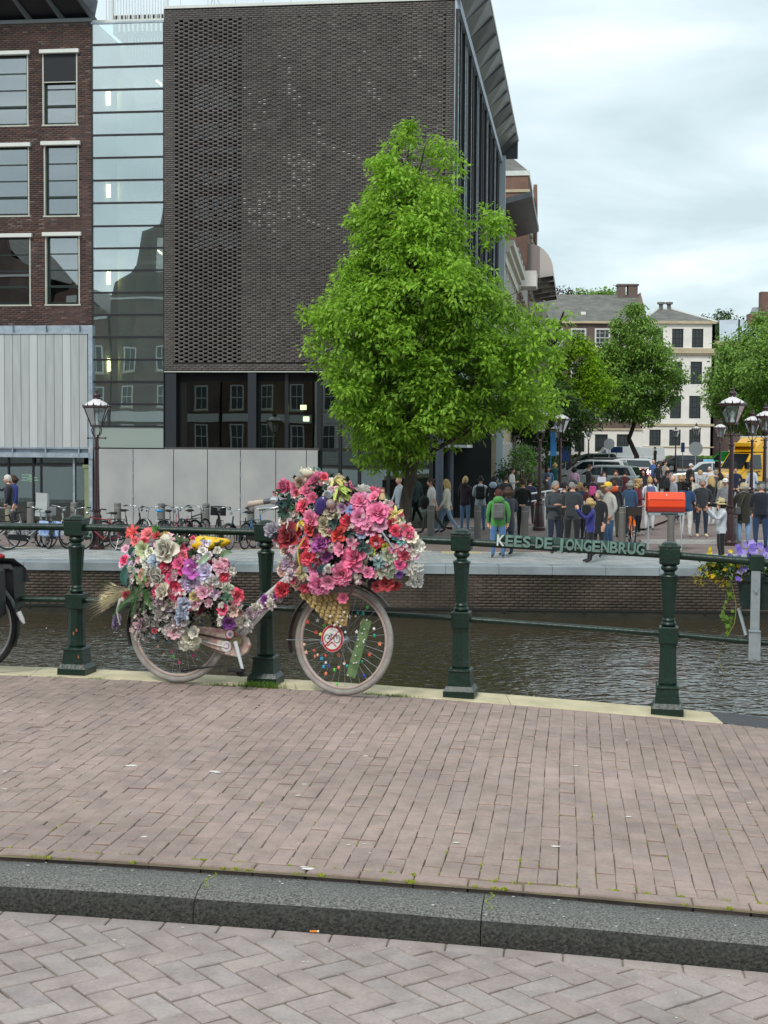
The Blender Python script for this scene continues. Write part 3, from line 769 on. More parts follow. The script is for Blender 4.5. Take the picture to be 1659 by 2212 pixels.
def window(h, parent, rows, upper=None, depth=.14, blind=False):
 u0, u1, z0, z1 = h; w_ = MB(FM); t_ = .055
 w_.box((u0 + .05, depth - .05, z0 + .04), (u0 + .05 + t_, depth + .03, z1)); w_.box((u1 - .05 - t_, depth - .05, z0 + .04), (u1 - .05, depth + .03, z1))
 zs = [z0 + .06 + (z1 - z0 - .1) * k / rows for k in range(rows + 1)]
 for k, z in enumerate(zs):
  th = .035 if k in (1,) else .02
  w_.box((u0 + .05 + t_, depth - .055 * (k == 1) - .02, z - th), (u1 - .05 - t_, depth + .03, z + th))
 f = w_.build('window', m_frame, parent)
 for k in range(rows):
  p = MB(FM); p.box((u0 + .1, depth + .004, zs[k] + .02), (u1 - .1, depth + .012, zs[k + 1] - .02)); p.build('pane', g_win, f)
 r_ = MB(FM); r_.box((u0 - .03, -.03, z0 - .05), (u1 + .03, .14, z0 + .0)); r_.build('sill', m_sill, parent)
 r_ = MB(FM); r_.box((u0 - .0, -.022, z0), (u0 + .045, .1, z1)); r_.build('window_trim', m_sill, parent)
 r_ = MB(FM); r_.box((u1 - .045, -.022, z0), (u1, .1, z1)); r_.build('window_trim', m_sill, parent)
 r_ = MB(FM); r_.bbox((u0 - .07, -.13, z1 - .02), (u1 + .07, .02, z1 + .11), .012); r_.build('blind_box', mat('blind_box', '#d3d4cf', .5, var=.05, scale=5), parent)
 if blind:
  r_ = MB(FM); zb_ = z1 - (z1 - z0) * .40; r_.box((u0 + .03, -.01, zb_), (u1 - .03, .0, z1)); r_.build('blind', m_shade, parent)
  r_ = MB(FM); r_.box((u0, -.03, zb_ - .03), (u1, .02, zb_)); r_.build('blind_rail', m_sill, parent)
for i, h in enumerate(wins):
 window(h, house, 4, blind=(i == 1))
# rooms behind the windows: back walls, floors, window sills with things on them
for k, (z0, z1, cc) in enumerate(((wins[4][2] - .3, wins[4][3] + .4, '#6d5a1e'), (wins[2][2] - .3, wins[2][3] + .4, '#566069'), (wins[0][2] - .3, wins[0][3] + .4, '#5c6872'))):
 mb = MB(FM); m_ = mat('room_%s' % ['ochre', 'grey', 'blue'][k], cc, .9, var=.3, scale=1.2)
 mb.box((U0, 3.0, z0), (UL - .3, 3.1, z1), 0); mb.box((U0, .35, z0), (UL - .3, 3.0, z0 + .06), 0); mb.box((U0, .35, z1 - .06), (UL - .3, 3.0, z1), 0); mb.build('room', m_, house)
m_pot = mat('terracotta', '#a3552c', .8); m_plant = leaf_mat('houseplant', lin('#0d2a12'), lin('#2f5a2a'), .5, .2)
def houseplant(px_, py_, label, h=.5):
 u, z = on(FM, px_, py_, .3); p = FM @ Vector((u, .3, z)); t_ = thing('potted_plant', label, 'houseplant', p, 'plants in the lower windows')
 mb = MB(); mb.lathe([(.07, 0), (.10, .13), (.11, .13), (.11, .17)], 12); mb.build('pot', m_pot, t_)
 V = []; Fc = []; T = []; rr = random.Random(px_)
 for _ in range(26):
  a = rr.uniform(0, 6.28); e = rr.uniform(.3, 1.4); l = h * rr.uniform(.5, 1); o = len(V); w_ = .025
  d = Vector((math.cos(a) * math.cos(e), math.sin(a) * math.cos(e) * .4, math.sin(e))); s_ = Vector((-math.sin(a), math.cos(a), 0)) * w_
  b0 = Vector((0, 0, .16)); m1 = b0 + d * l * .5; e1 = b0 + d * l - Vector((0, 0, l * .25))
  V += [b0 - s_ * .3, b0 + s_ * .3, m1 + s_, m1 - s_, e1 + s_ * .1, e1 - s_ * .1]; Fc += [(o, o + 1, o + 2, o + 3), (o + 3, o + 2, o + 4, o + 5)]; T += [rr.random()] * 2
 fast_mesh('leaves', [tuple(v) for v in V], Fc, m_plant, t_, None, T)
houseplant(42, 655, 'green plant in a terracotta pot in the lower window at the left edge', .55)
houseplant(143, 655, 'broad green plant in a terracotta pot in the lower window beside the glass tower', .6)
# blinds box / zinc shutter wall on the first floor
sh = (U0, fu(193, 800), fz(100, 968), fz(100, 715))
mb = MB(FM); mb.box((U0, .0, fz(100, 985)), (fu(203), .35, ZH0 - .0)); mb.build('shutter_box', m_galv, house)
m_zp = mat('shutter_panel', '#9fa3a3', .6, c2='#aeb2b1', scale=2.5, bump=.1, stretch=(3, 3, .3)); m_zp2 = mat('shutter_panel_light', '#b7bbba', .6, var=.05, scale=2, stretch=(3, 3, .3))
wp = (fu(192, 850) - fu(182 - 27 * 1, 850)) * 1.0; wp = fu(191.5) - fu(173.5); u = fu(191.5); k = 0
Zs0, Zs1 = fz(100, 966), fz(100, 722)
while u > U0:
 mb = MB(FM); mb.bbox((u - wp + .008, -.09, Zs0), (u - .008, -.03, Zs1), .006); mb.build('shutter_panel', m_zp2 if k % 4 in (2,) else m_zp, house)
 if k % 4 == 0:
  mb = MB(FM); mb.box((u - wp - .02, -.16, fz(100, 985)), (u - wp + .02, -.02, Zs0)); mb.build('shutter_bracket', m_galv, house)
  mb = MB(FM); mb.box((u - wp - .015, -.12, Zs1 + .02), (u - wp + .015, .0, ZH0)); mb.build('shutter_rib', m_galv, house)
 u -= wp; k += 1
mb = MB(FM); mb.box((U0, -.12, Zs1), (fu(194), -.0, Zs1 + .05)); mb.box((U0, -.13, Zs0 - .05), (fu(194), -.0, Zs0)); mb.box((U0, -.14, fz(100, 988)), (fu(196), .0, fz(100, 978))); mb.box((fu(194), -.14, fz(100, 990)), (fu(203), .0, ZH0 - .01)); mb.build('shutter_frame', m_galv, house)
# galvanised corner post and pale green column
mb = MB(FM); mb.box((fu(193.5), -.10, -1), (fu(201.5), .04, fz(100, 990))); mb.build('corner_post', m_galv, house)
mb = MB(FM); mb.box((fu(182), .0, -1), (fu(193), .3, fz(100, 1010))); mb.box((fu(179), -.03, fz(100, 1010)), (fu(193), .33, fz(100, 1003))); mb.build('column', mat('pale_green_column', '#7f8a66', .7, var=.08, scale=3), house)
# ground floor glazing
zg = fz(60, 988)
for a, b in ((-110, -30), (-30, 16), (16, 69), (69, 86), (86, 156), (160, 181)):
 mb = MB(FM); mb.box((fu(a) + .03, .12, -.95), (fu(b) - .03, .135, zg)); mb.build('shop_pane', g_low, house)
for a in (-30, 16, 69, 86):
 mb = MB(FM); mb.box((fu(a) - .03, .08, -1), (fu(a) + .03, .2, zg)); mb.build('mullion', m_dark, house)
mb = MB(FM); mb.box((fu(156), .05, -1), (fu(160), .2, zg)); mb.build('mullion', m_galv, house)
mb = MB(FM); mb.box((fu(86), .08, fz(120, 1005)), (fu(156), .2, fz(120, 1000))); mb.build('door_head', m_dark, house)
mb = MB(FM); mb.box((U0, 6, -1), (UL, 6.1, zg)); mb.box((U0, .2, -1.0), (UL, 6, -.97)); mb.box((U0, .2, zg), (UL, 6, zg + .1)); mb.build('ground_floor_room', m_black, house)
mb = MB(FM)
for k, l in enumerate((.35, .55, .6)): mb.box((fu(44), .10, fz(60, 1027) - k * .09), (fu(44) + l, .11, fz(60, 1027) - k * .09 + .035))
mb.lathe([(.11, .10), (.11, .11)], 12, c=(fu(64), 0, fz(60, 1034)), axis='y'); mb.build('door_notice', mat('sign_white', '#7fa08c', .6), house)
# roof canopy with fins, sloping up towards the canal
mb = MB(FM); zc = fz(100, 46)
mb.box((U0, -.05, ZH1), (fu(202), .3, ZH1 + .12)); mb.build('cornice', mat('cornice_grey', '#6f7273', .7), house)
uR = fu(200, 46)
def canopy_pt(u, t): return (u, .2 - 1.35 * t, ZH1 + .14 + t * .85)
mb = MB(FM); a0 = canopy_pt(U0, 0); V = [canopy_pt(U0, 0), canopy_pt(uR, 0), canopy_pt(uR - .55, 1), canopy_pt(U0, 1)]
mb.add(V + [(v[0], v[1], v[2] + .09) for v in V], [(3, 2, 1, 0), (4, 5, 6, 7), (0, 1, 5, 4), (1, 2, 6, 5), (2, 3, 7, 6), (3, 0, 4, 7)]); mb.build('roof_canopy', m_dark, house)
mb = MB(FM); V = [canopy_pt(uR, 0), canopy_pt(uR + .32, .45), canopy_pt(uR - .25, 1.05), canopy_pt(uR - .6, 1)]
mb.add(V + [(v[0], v[1], v[2] + .06) for v in V], [(3, 2, 1, 0), (4, 5, 6, 7), (0, 1, 5, 4), (1, 2, 6, 5), (2, 3, 7, 6), (3, 0, 4, 7)]); mb.build('canopy_wing', m_galv, house)
for px_ in (65, 205 - 4, -65, 135):
 u = fu(px_, 46); mb = MB(FM)
 P = [canopy_pt(u, 0), canopy_pt(u - .55, 1)]; q = [P[0], P[1], (P[1][0], P[1][1], P[1][2] - .05), (P[0][0], P[0][1], P[0][2] - .22)]
 mb.add(q + [(v[0] + .07, v[1], v[2]) for v in q], [(0, 1, 2, 3), (7, 6, 5, 4), (0, 4, 5, 1), (1, 5, 6, 2), (2, 6, 7, 3), (3, 7, 4, 0)]); mb.build('canopy_fin', mat('fin_grey', '#5c6062', .6), house)
mb = MB(FM); mb.box((U0, .25, ZH1 + .05), (uR, .3, ZH1 + .2)); mb.build('clerestory', g_win, house)
mb = MB(FM); mb.box((U0, .3, ZH1), (UL, 9, ZH1 + .1)); mb.box((U0, 8.9, -1), (UL, 9, ZH1)); mb.box((U0, .3, -1), (U0 + .1, 9, ZH1)); mb.build('rear', m_mort, house)

# ---------------------------------------------------------------- glass stair tower
tower = thing('glass_stair_tower', 'tall glass stair tower with horizontal dark bars between the brick house and the museum', 'stair tower', (fu(280), 47, -1), static=True)
bars = [48, 95, 144, 193, 242, 291, 340, 389, 438, 488, 536, 584, 632, 680, 728, 777, 825, 873, 921, 969]
zt = [fz(280, p) for p in bars]
for k in range(19):
 mb = MB(FM); mb.box((UL + .02, .0, zt[k + 1] + .03), (UG - .02, .02, zt[k] - .03)); mb.build('pane', g_tower if k < 18 else glass_mat('frosted', (.4, .5, .46), .12, .3, body=(.35, .42, .38), bodyamt=.75), tower)
for k in range(20):
 mb = MB(FM); mb.box((UL - .02, -.03, zt[k] - .03), (UG, .06, zt[k] + .03)); mb.build('glazing_bar', m_dark if k else m_galv, tower)
mb = MB(FM); mb.box((UL - .02, -.02, ZC), (UL + .03, .08, zt[0])); mb.box((UG - .03, -.02, ZC), (UG + .0, .08, zt[0])); mb.build('tower_edge', m_dark, tower)
m_in = mat('tower_wall', '#c3cfc6', .9, c2='#ced6cd', scale=.4); m_in = leaf_mat('tower_wall_translucent', lin('#c9d6cc'), lin('#d3ddd4'), .8, .6)  # translucency added so that sky light from behind brightens the interior
mb = MB(FM); mb.box((UL + .05, 2.7, ZC), (UG - .05, 2.8, zt[0]), 0); mb.box((UL + .04, .1, ZC), (UL + .1, 2.7, zt[0]), 0); mb.box((UG - .1, .1, ZC), (UG - .04, 2.7, zt[0]), 0)
mb.build('back_wall', [m_in], tower)
mb = MB(FM); uc = fu(236) ; mb.tube([(uc + .1, 1.6, ZC), (uc + .1, 1.6, zt[2])], .3, 14); mb.build('column', mat('cream_column', '#cfcfb4', .8), tower)
m_st = mat('stair_white', '#c4cbc9', .6); m_std = mat('stair_dark', '#3b4642', .6)
uS = fu(322); rr_ = .95
mb = MB(FM); mb.tube([(uS, 1.4, ZC), (uS, 1.4, zt[3])], .07, 8); mb.build('stair_post', m_st, tower)
zz_ = ZC + .2; a = 0.0; k = 0; hand = []
mb = MB(FM); tr = MB(FM)
while zz_ < zt[3]:
 ca, sa = math.cos(a), math.sin(a); e = (uS + rr_ * ca, 1.4 + rr_ * sa, zz_)
 if e[0] < UG - .12:
  ex = Matrix.Rotation(a, 3, 'Z'); tr.obox((uS + rr_ / 2 * ca, 1.4 + rr_ / 2 * sa, zz_), (rr_, .26, .04), ex)
  mb.tube([e, (e[0], e[1], e[2] + .95)], .014, 4, caps=False)
  e2 = (uS + rr_ * math.cos(a + .11), 1.4 + rr_ * math.sin(a + .11), zz_ + .09); mb.tube([e2, (e2[0], e2[1], e2[2] + .95)], .014, 4, caps=False)
 hand.append((uS + min(rr_ * ca, UG - .12 - uS), 1.4 + rr_ * sa, zz_ + .97)); zz_ += .18; a += .235; k += 1
mb.tube(hand, .03, 5); mb.build('balustrade', m_st, tower); tr.build('stair_treads', m_st, tower)
for k in range(4):      # landings
 z = ZC + 2.9 + k * 3.3; mb = MB(FM); mb.box((UL + .9, .9, z), (UG - .15, 1.1, z + .12));
 q = UL + .95
 while q < UG - .2: mb.tube([(q, 1.0, z), (q, 1.0, z + .95)], .012, 4, caps=False); q += .11
 mb.build('landing', m_st, tower)
m_lamp = mat('lamp_lit', '#ffe9a0', .5, emit=(1.0, .80, .42), estr=5)
for py_ in (212, 412, 600, 788):
 for dx_, s_ in ((232, 1.0), (222, .7)):
  u, z = on(FM, dx_, py_, 1.2); mb = MB(FM); mb.box((u - .09 * s_, 1.2, z - .22), (u + .09 * s_, 1.26, z + .22)); mb.build('wall_lamp', m_lamp, tower)
for px_, py_ in ((345, 180), (348, 547)):
 u, z = on(FM, px_, py_, .5); mb = MB(FM); mb.tube([(u - .12, .5, z + .1), (u + .12, .6, z - .1)], .03, 6); mb.build('strip_light', m_lamp, tower)
# roof terrace behind the tower: white rail, dark plant
mb = MB(FM); mb.box((UL, .0, zt[0] + .02), (UG + .0, .25, zt[0] + .1)); mb.build('roof_edge', m_alu, tower)
mb = MB(FM); z0 = zt[0] + .1
for q in range(22):
 u = fu(222) + (fu(352) - fu(222)) * q / 21; mb.tube([(u, .5, z0), (u, .5, z0 + .85)], .016 if q not in (2, 21) else .06, 5)
mb.tube([(fu(222), .5, z0 + .85), (fu(354), .5, z0 + .85)], .03, 6); mb.build('roof_rail', mat('white_paint', '#d5d8d8', .5), tower)
mb = MB(FM); mb.box((fu(214), 1.6, z0), (fu(330), 3.2, z0 + .62)); mb.build('roof_plant', mat('plant_dark', '#20242a', .6), tower)
mb = MB(FM)
for q in range(10): mb.box((fu(228) + q * .16, 1.5, z0 + .05), (fu(228) + q * .16 + .06, 1.58, z0 + .6))
mb.build('louvre', m_alu, tower)

# ---------------------------------------------------------------- the museum
museum = thing('museum_building', 'large modern museum of dark perforated brick above a concrete base and dark columns', 'museum', (fu(650), 48, -1), static=True)
m_mb = brick_mat('museum_brick', ['#56504d', '#605a56', '#5b5653', '#67605c', '#575351', '#615c59'], .8, .2, .35, .3, fine=20)
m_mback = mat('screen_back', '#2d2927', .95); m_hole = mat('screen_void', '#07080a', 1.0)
u_a, u_b = fu(375, 400), fu(517, 400); u_c = fu(962, 300)       # open part, blind part
z_a, z_b = fz(450, 42), fz(450, 783)
mb = MB(FM); mb.box((UG, .0, ZB), (u_a, .35, ZT)); mb.box((u_b, .02, ZB), (UC, .35, ZT)); mb.box((u_a, .0, ZB), (u_b, .35, z_b)); mb.box((u_a, .0, z_a), (u_b, .35, ZT)); mb.build('wall', m_mback, museum)
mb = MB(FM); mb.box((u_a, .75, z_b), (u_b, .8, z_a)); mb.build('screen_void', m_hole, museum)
nc = 27; pz = (z_a - z_b) / (2 * 84); pu2 = (u_b - u_a) / 13.5; bwid = pu2 * 1.22
B = []
nrow = int((z_a - z_b) / pz); pitch = pu2 * 2
x_end = u_c
for r_ in range(nrow):
 z = z_b + r_ * pz; x = u_a - pitch * .5 + (pitch / 2 if r_ % 2 else 0)
 while x < x_end:
  a_, b_ = max(x, u_a), min(x + bwid, x_end)
  if b_ - a_ > .03:
   opn = (a_ + b_) / 2 < u_b
   B.append((a_, b_, z, z + pz - .002, -.011 if not opn else -.012, .26 if opn else .03))
  x += pitch
# the blind part: recessed headers between the stretchers
Bh = []
rs = random.Random(9)
for r_ in range(nrow):
 z = z_b + r_ * pz; x = u_a - pitch * .5 + (pitch / 2 if r_ % 2 else 0)
 while x < x_end:
  a_, b_ = x + bwid + .004, x + pitch - .004
  if a_ > u_b and b_ < x_end: Bh.append((a_, b_, z + .004, z + pz - .004, .004 + rs.uniform(-.006, .006), .06))
  x += pitch
brick_wall(FM, B, museum, m_mb, (4, 43, 9), bw=bwid, bh=pz - .002)
m_hd = brick_mat('museum_header', ['#48423f', '#5a534f', '#504a46', '#5f5853', '#544e4a'], .6, .1, .5, .2, fine=20)
boxes_mesh('recessed_bricks', [(b[0], b[1], b[4], b[5], b[2], b[3]) for b in Bh], m_hd, museum, 'stuff', FM)
# pale panels painted as window light in the open bond, and pale headers in drifts
Bw = []
for r_ in range(0, nrow):
 z = z_b + r_ * pz; zz_ = (z - z_b) / (z_a - z_b); ppy = 783 - zz_ * 741
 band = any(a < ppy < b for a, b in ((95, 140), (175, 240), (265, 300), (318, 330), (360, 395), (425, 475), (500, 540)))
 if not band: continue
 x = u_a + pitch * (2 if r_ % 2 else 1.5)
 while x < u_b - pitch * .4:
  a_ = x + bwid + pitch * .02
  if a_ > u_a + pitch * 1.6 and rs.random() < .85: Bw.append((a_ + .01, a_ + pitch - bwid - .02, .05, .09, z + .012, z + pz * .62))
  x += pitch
boxes_mesh('painted_window_glint', Bw, mat('screen_glint', '#b9c6d0', .35), museum, 'stuff', FM)
Bw = []
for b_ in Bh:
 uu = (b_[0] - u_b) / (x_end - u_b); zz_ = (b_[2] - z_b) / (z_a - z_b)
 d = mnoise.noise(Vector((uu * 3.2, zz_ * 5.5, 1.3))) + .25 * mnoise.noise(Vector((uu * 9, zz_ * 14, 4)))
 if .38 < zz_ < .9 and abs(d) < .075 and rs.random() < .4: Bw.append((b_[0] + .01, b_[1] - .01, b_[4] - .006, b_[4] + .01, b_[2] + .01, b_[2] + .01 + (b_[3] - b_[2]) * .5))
boxes_mesh('pale_bricks', Bw, mat('pale_header', '#a9a7a2', .4), museum, 'stuff', FM)
# solid bond round the edges
bw2, pz2 = .2, .0663
S_ = field(UG, u_a, ZB + .03, ZT - .02, [], y0=-.015, y1=.02) + field(u_a, UC - .01, z_a + .005, ZT - .02, [], y0=-.015, y1=.02) + field(u_a, UC - .01, ZB + .03, z_b - .005, [], y0=-.015, y1=.02) + field(x_end, UC - .01, z_b, z_a, [], y0=-.015, y1=.02)
boxes_mesh('border_brickwork', [(b[0], b[1], b[4], b[5], b[2], b[3]) for b in S_], m_mb, museum, 'stuff', FM)
mb = MB(FM); mb.box((UG, -.05, ZT), (UC + .02, 5, ZT + .09)); mb.build('roof_coping', m_alu, museum)
mb = MB(FM); mb.box((UG, -.03, ZB - .03), (UC, .3, ZB + .0)); mb.build('lintel', m_alu, museum)
for q in range(11):
 u = UG + .5 + q * .92; mb = MB(FM); mb.tube([(u, .2, ZT + .09), (u, .2, ZT + .16)], .05, 8); mb.tube([(u, .2, ZT + .16), (u, .2, ZT + .9)], .012, 4); mb.build('roof_stanchion', m_alu, museum)
mb = MB(FM); mb.tube([(fu(350, 10), .2, ZT + .9), (UC, .2, ZT + .9)], .02, 5); mb.build('roof_handrail', mat('white_paint'), museum)
mb = MB(FM); ut = fu(450, 5);
for s_ in (-.3, 0, .3): mb.tube([(ut, .8, ZT + .7), (ut + s_, .8 + abs(s_), ZT + .1)], .015, 4)
mb.tube([(ut, .8, ZT + .7), (ut, .8, ZT + 1.6)], .02, 4); mb.build('roof_mast', m_alu, museum)

# first-floor windows under the brick
zw1, zw0 = ZB - .03, ZC
rec = .0
def dbox(px0, px1, y0, y1, name, m, zz0=zw0, zz1=zw1, par=museum):
 mb = MB(FM); mb.box((fu(px0), y0, zz0), (fu(px1), y1, zz1)); return mb.build(name, m, par)
dbox(356, 380, .02, .3, 'pillar', mat('pillar_blue', '#1c222b', .5)); dbox(535, 553, .0, .3, 'pillar', mat('pillar_blue')); dbox(380, 399, .28, .4, 'window_jamb', m_black)
dbox(399, 535, .30, .32, 'window_pane', g_low, zw0, zw1 - .28); dbox(558, 612, .30, .32, 'window_pane', g_low, zw0, zw1 - .2); dbox(620, 682, .30, .32, 'window_pane', g_low, zw0, zw1 - .3)
dbox(612, 620, .22, .34, 'mullion', m_dark); dbox(682, 690, .2, .36, 'mullion', m_dark); dbox(553, 558, .2, .4, 'mullion', m_black)
dbox(380, 690, .26, .36, 'window_head', m_black, zw1 - .3, zw1)
dbox(356, 690, -.04, .4, 'window_sill', mat('sill_brown', '#4a4846', .7), zw0 - .02, zw0 + .05)
# room behind with a spiral stair and a notice board
mb = MB(FM); mb.box((fu(300), 5, zw0), (fu(690), 5.1, zw1)); mb.box((fu(385), .4, zw0 - .1), (fu(690), 5, zw0)); mb.box((fu(398), .35, zw0), (fu(403), 3, zw1)); mb.build('room', mat('room_green', '#39453a', .9, c2='#4f5a42', scale=.6), museum)
mb = MB(FM); mb.box((fu(558), .5, zw0), (fu(574), 3, zw1)); mb.build('room_wall', mat('room_olive', '#6c6745', .9), museum)
mb = MB(FM); h_ = []
for k in range(26):
 a = k * .16; e = (fu(450) + 1.3 * math.cos(a + 3), 2.4 + 1.3 * math.sin(a + 3), zw0 + k * .09); h_.append((e[0], e[1], e[2] + .6)); mb.tube([e, h_[-1]], .012, 4, caps=False)
mb.tube(h_, .03, 5); mb.build('inner_stair', m_std, museum)
for px_, py_ in ((655, 880), (661, 905)):
 u, z = on(FM, px_, py_, 1.5); mb = MB(FM); mb.box((u - .1, 1.5, z - .08), (u + .1, 1.56, z + .08)); mb.build('wall_lamp', m_lamp, museum)

# concrete base wall made of big panels
cw = [205, 289, 376.5, 449.5, 520.5, 597, 663, 688]
for i, (a, b) in enumerate(zip(cw, cw[1:])):
 mb = MB(FM); mb.bbox((fu(a) + .012, -.09, -1), (fu(b) - .012, .2, ZC - .02), .006); mb.build('concrete_panel', m_conc, museum)
mb = MB(FM); mb.box((fu(205), -.05, -1), (fu(688), .18, ZC - .03)); mb.build('joint_back', m_joint, museum)
for px_ in (289, 520.5):
 mb = MB(FM)
 for z in (-.6, -.1, .6, 1.1): mb.tube([(fu(px_), -.1, z), (fu(px_), -.1, z + .16)], .022, 6)
 mb.build('hinge', m_galv, museum)
# glass ground floor right of the base
gp = [690, 733, 775, 838, 885, 930]; zA = fz(800, 1136); zM = fz(800, 972)
for i, (a, b) in enumerate(zip(gp, gp[1:])):
 mb = MB(FM); mb.box((fu(a) + .04, .2, zA), (fu(b) - .04, .22, zM - .05)); mb.build('shop_pane', g_low, museum)
 mb = MB(FM); mb.box((fu(a) + .04, .2, zM + .05), (fu(b) - .04, .22, ZB - .1)); mb.build('shop_pane', g_low, museum)
for a in gp:
 mb = MB(FM); mb.box((fu(a) - .05, .12, -1), (fu(a) + .05, .28, ZB)); mb.build('mullion', m_dark, museum)
mb = MB(FM); mb.box((fu(690), .1, -1), (fu(930), .3, zA)); mb.box((fu(690), .14, zM - .05), (fu(930), .26, zM + .05)); mb.build('transom', m_dark, museum)
# inside: pale panel with lines of text, green banner, counter
mb = MB(FM); mb.box((fu(692), 5.5, -1), (UC + 1, 5.6, ZB)); mb.box((fu(692), .3, -1.0), (UC, 5.5, -.95)); mb.build('ground_floor_room', mat('room_dim', '#171c1b', .9, c2='#272f2c', scale=.5), museum)
mb = MB(FM); mb.box((fu(778), .5, -.95), (fu(836), .54, 1.3)); mb.box((fu(886), .5, -.95), (fu(927), .54, 1.3)); mb.build('info_panel', mat('panel_green', '#3f6154', .8, c2='#5a7e70', scale=1.5), museum)
mb = MB(FM)
V = [(fu(700), .45, -.3), (fu(930), .45, .1), (fu(930), .45, .35), (fu(700), .45, .05)]; mb.add(V, [(0, 1, 2, 3)]); mb.box((fu(850), .6, -.95), (fu(900), .9, -.25)); mb.build('banner', mat('banner_green', '#0d4a38', .7), museum)
mb = MB(FM); rs = random.Random(2)
for k in range(26):
 u = rs.choice([fu(700), fu(780), fu(890)]); z = -.1 + rs.random() * 1.4; mb.box((u + .1, .44, z), (u + .1 + rs.uniform(.25, .5), .45, z + .02))
mb.build('text_lines', mat('text_grey', '#87a39a', .8), museum)

# the long side towards the square: receding glass front between fins
corner = FM @ Vector((UC, 0, 0)); SM = frame((corner.x, corner.y, 0), (.138, 1, 0)); SL = 24.9    # x along the side, y to the left (into the building)
mb = MB(SM); mb.box((0, .0, ZB), (SL, .12, ZT), 0); mb.build('side_wall', m_black, museum)
bt = bpy.data.materials.new('patterned_blind'); bt.use_nodes = True; t = bt.node_tree; b = t.nodes['Principled BSDF']
geo = node(t, 'ShaderNodeNewGeometry'); mp = node(t, 'ShaderNodeMapping'); mp.inputs['Scale'].default_value = (3, 3, 3); t.links.new(geo.outputs['Position'], mp.inputs[0])
vo = node(t, 'ShaderNodeTexVoronoi'); vo.inputs['Scale'].default_value = 4.5; t.links.new(mp.outputs[0], vo.inputs[0])
rp2 = node(t, 'ShaderNodeValToRGB'); rp2.color_ramp.elements[0].color = (.02, .03, .04, 1); rp2.color_ramp.elements[1].color = (.75, .85, .85, 1)
for pos_, c_ in ((.3, '#b9d6d4'), (.5, '#1d2a30'), (.62, '#d99b7a'), (.75, '#3f9c96')): q = rp2.color_ramp.elements.new(pos_); q.color = (*lin(c_), 1)
sx = node(t, 'ShaderNodeSeparateXYZ'); t.links.new(vo.outputs['Color'], sx.inputs[0]); t.links.new(sx.outputs[0], rp2.inputs[0]); t.links.new(rp2.outputs[0], b.inputs['Base Color']); b.inputs['Roughness'].default_value = .5
nb2 = 9; bw_ = SL / nb2
for k in range(nb2):
 x0, x1 = k * bw_, (k + 1) * bw_
 mb = MB(SM); mb.box((x0 + .35, -.004, ZB + .2), (x0 + bw_ * .46, .02, ZT - .35)); mb.build('blind', bt, museum)
 mb = MB(SM); mb.box((x0 + bw_ * .60, -.004, ZB + .2), (x1 - .7, .02, ZT - .35)); mb.build('blind', bt, museum)
 mb = MB(SM); mb.box((x0 - .06, -.09, ZB), (x0 + .06, .0, ZT - .3)); mb.build('fin', m_dark, museum)
 mb = MB(SM); mb.box((x0 + bw_ * .53, -.045, ZB), (x0 + bw_ * .56, .0, ZT - .3)); mb.build('fin', m_galv if k % 2 else m_dark, museum)
mb = MB(SM); mb.box((-.02, -.1, ZB - .05), (SL, .02, ZB + .12)); mb.box((-.02, -.14, ZT - .3), (SL, .02, ZT + .02)); mb.box((-.03, -.06, ZB), (.05, .03, ZT)); mb.build('side_frame', m_galv, museum)
mb = MB(SM); mb.box((SL - .15, -.3, ZB - 4.8), (SL + .15, .02, ZT + .05)); mb.build('end_post', mat('pale_post', '#a9b6bb', .5), museum)
# canopy tilted up from the roof edge, in folded metal panels
m_can = mat('canopy_metal', '#34393d', .4, metal=.3, c2='#4a5054', scale=1.2); m_can2 = mat('canopy_metal_light', '#5b6267', .3, metal=.4, c2='#757c80', scale=.9)
x = -1.5; k = 0
while x < SL + .4:
 x1 = min(x + 2.08, SL + .5); mb = MB(SM)
 V = [(x, .0, ZT + .02), (x1, .0, ZT + .02), (x1, -.86, ZT + .86), (x, -.86, ZT + .78)]
 mb.add(V + [(v[0], v[1], v[2] + .1) for v in V], [(3, 2, 1, 0), (4, 5, 6, 7), (0, 1, 5, 4), (1, 2, 6, 5), (2, 3, 7, 6), (3, 0, 4, 7)]); mb.build('canopy_panel', m_can if k % 3 == 0 else m_can2, museum); x = x1; k += 1
mb = MB(SM); mb.box((-1.6, -.9, ZT + .86), (SL + .6, -.84, ZT + .99)); mb.build('canopy_edge', m_alu, museum)
mb = MB(SM); mb.box((SL + .45, -.86, ZT), (SL + .55, .5, ZT + .9)); mb.build('canopy_end', m_can, museum)
# roof deck and rear walls
mb = MB(FM); mb.add([(UG, .3, ZT - .05), (UC, .3, ZT - .05), (UC + .2, 24.5, ZT - .05), (UG, 24.5, ZT - .05)], [(0, 1, 2, 3)]); mb.box((UG, 24.5, -1), (UC, 24.7, ZT)); mb.box((UG - .02, .35, ZB), (UG + .1, 24, ZT)); mb.build('rear', m_mback, museum)
mb = MB(FM); mb.add([(UG, .02, ZB + .01), (UC, .02, ZB + .01), (UC + .2, 24.5, ZB + .01), (UG, 24.5, ZB + .01)], [(0, 1, 2, 3)]); mb.build('soffit', m_black, museum)
# the row of dark columns
m_colm = mat('column_blue', '#39424e', .45, var=.1, scale=2)
for px_, s_ in ((948, .05), (970.6, 3.64), (989, 7.1), (1008.7, 11.4), (1023, 15), (1037, 19), (1050, 23.2)):
 Yc = corner.y + s_ + .15; X = (px_ - 829.5) / F * Yc; mb = MB(); mb.lathe([(.135, -1.0), (.135, ZB - .05)], 20, c=(X, Yc, 0)); mb.build('column', m_colm, museum)
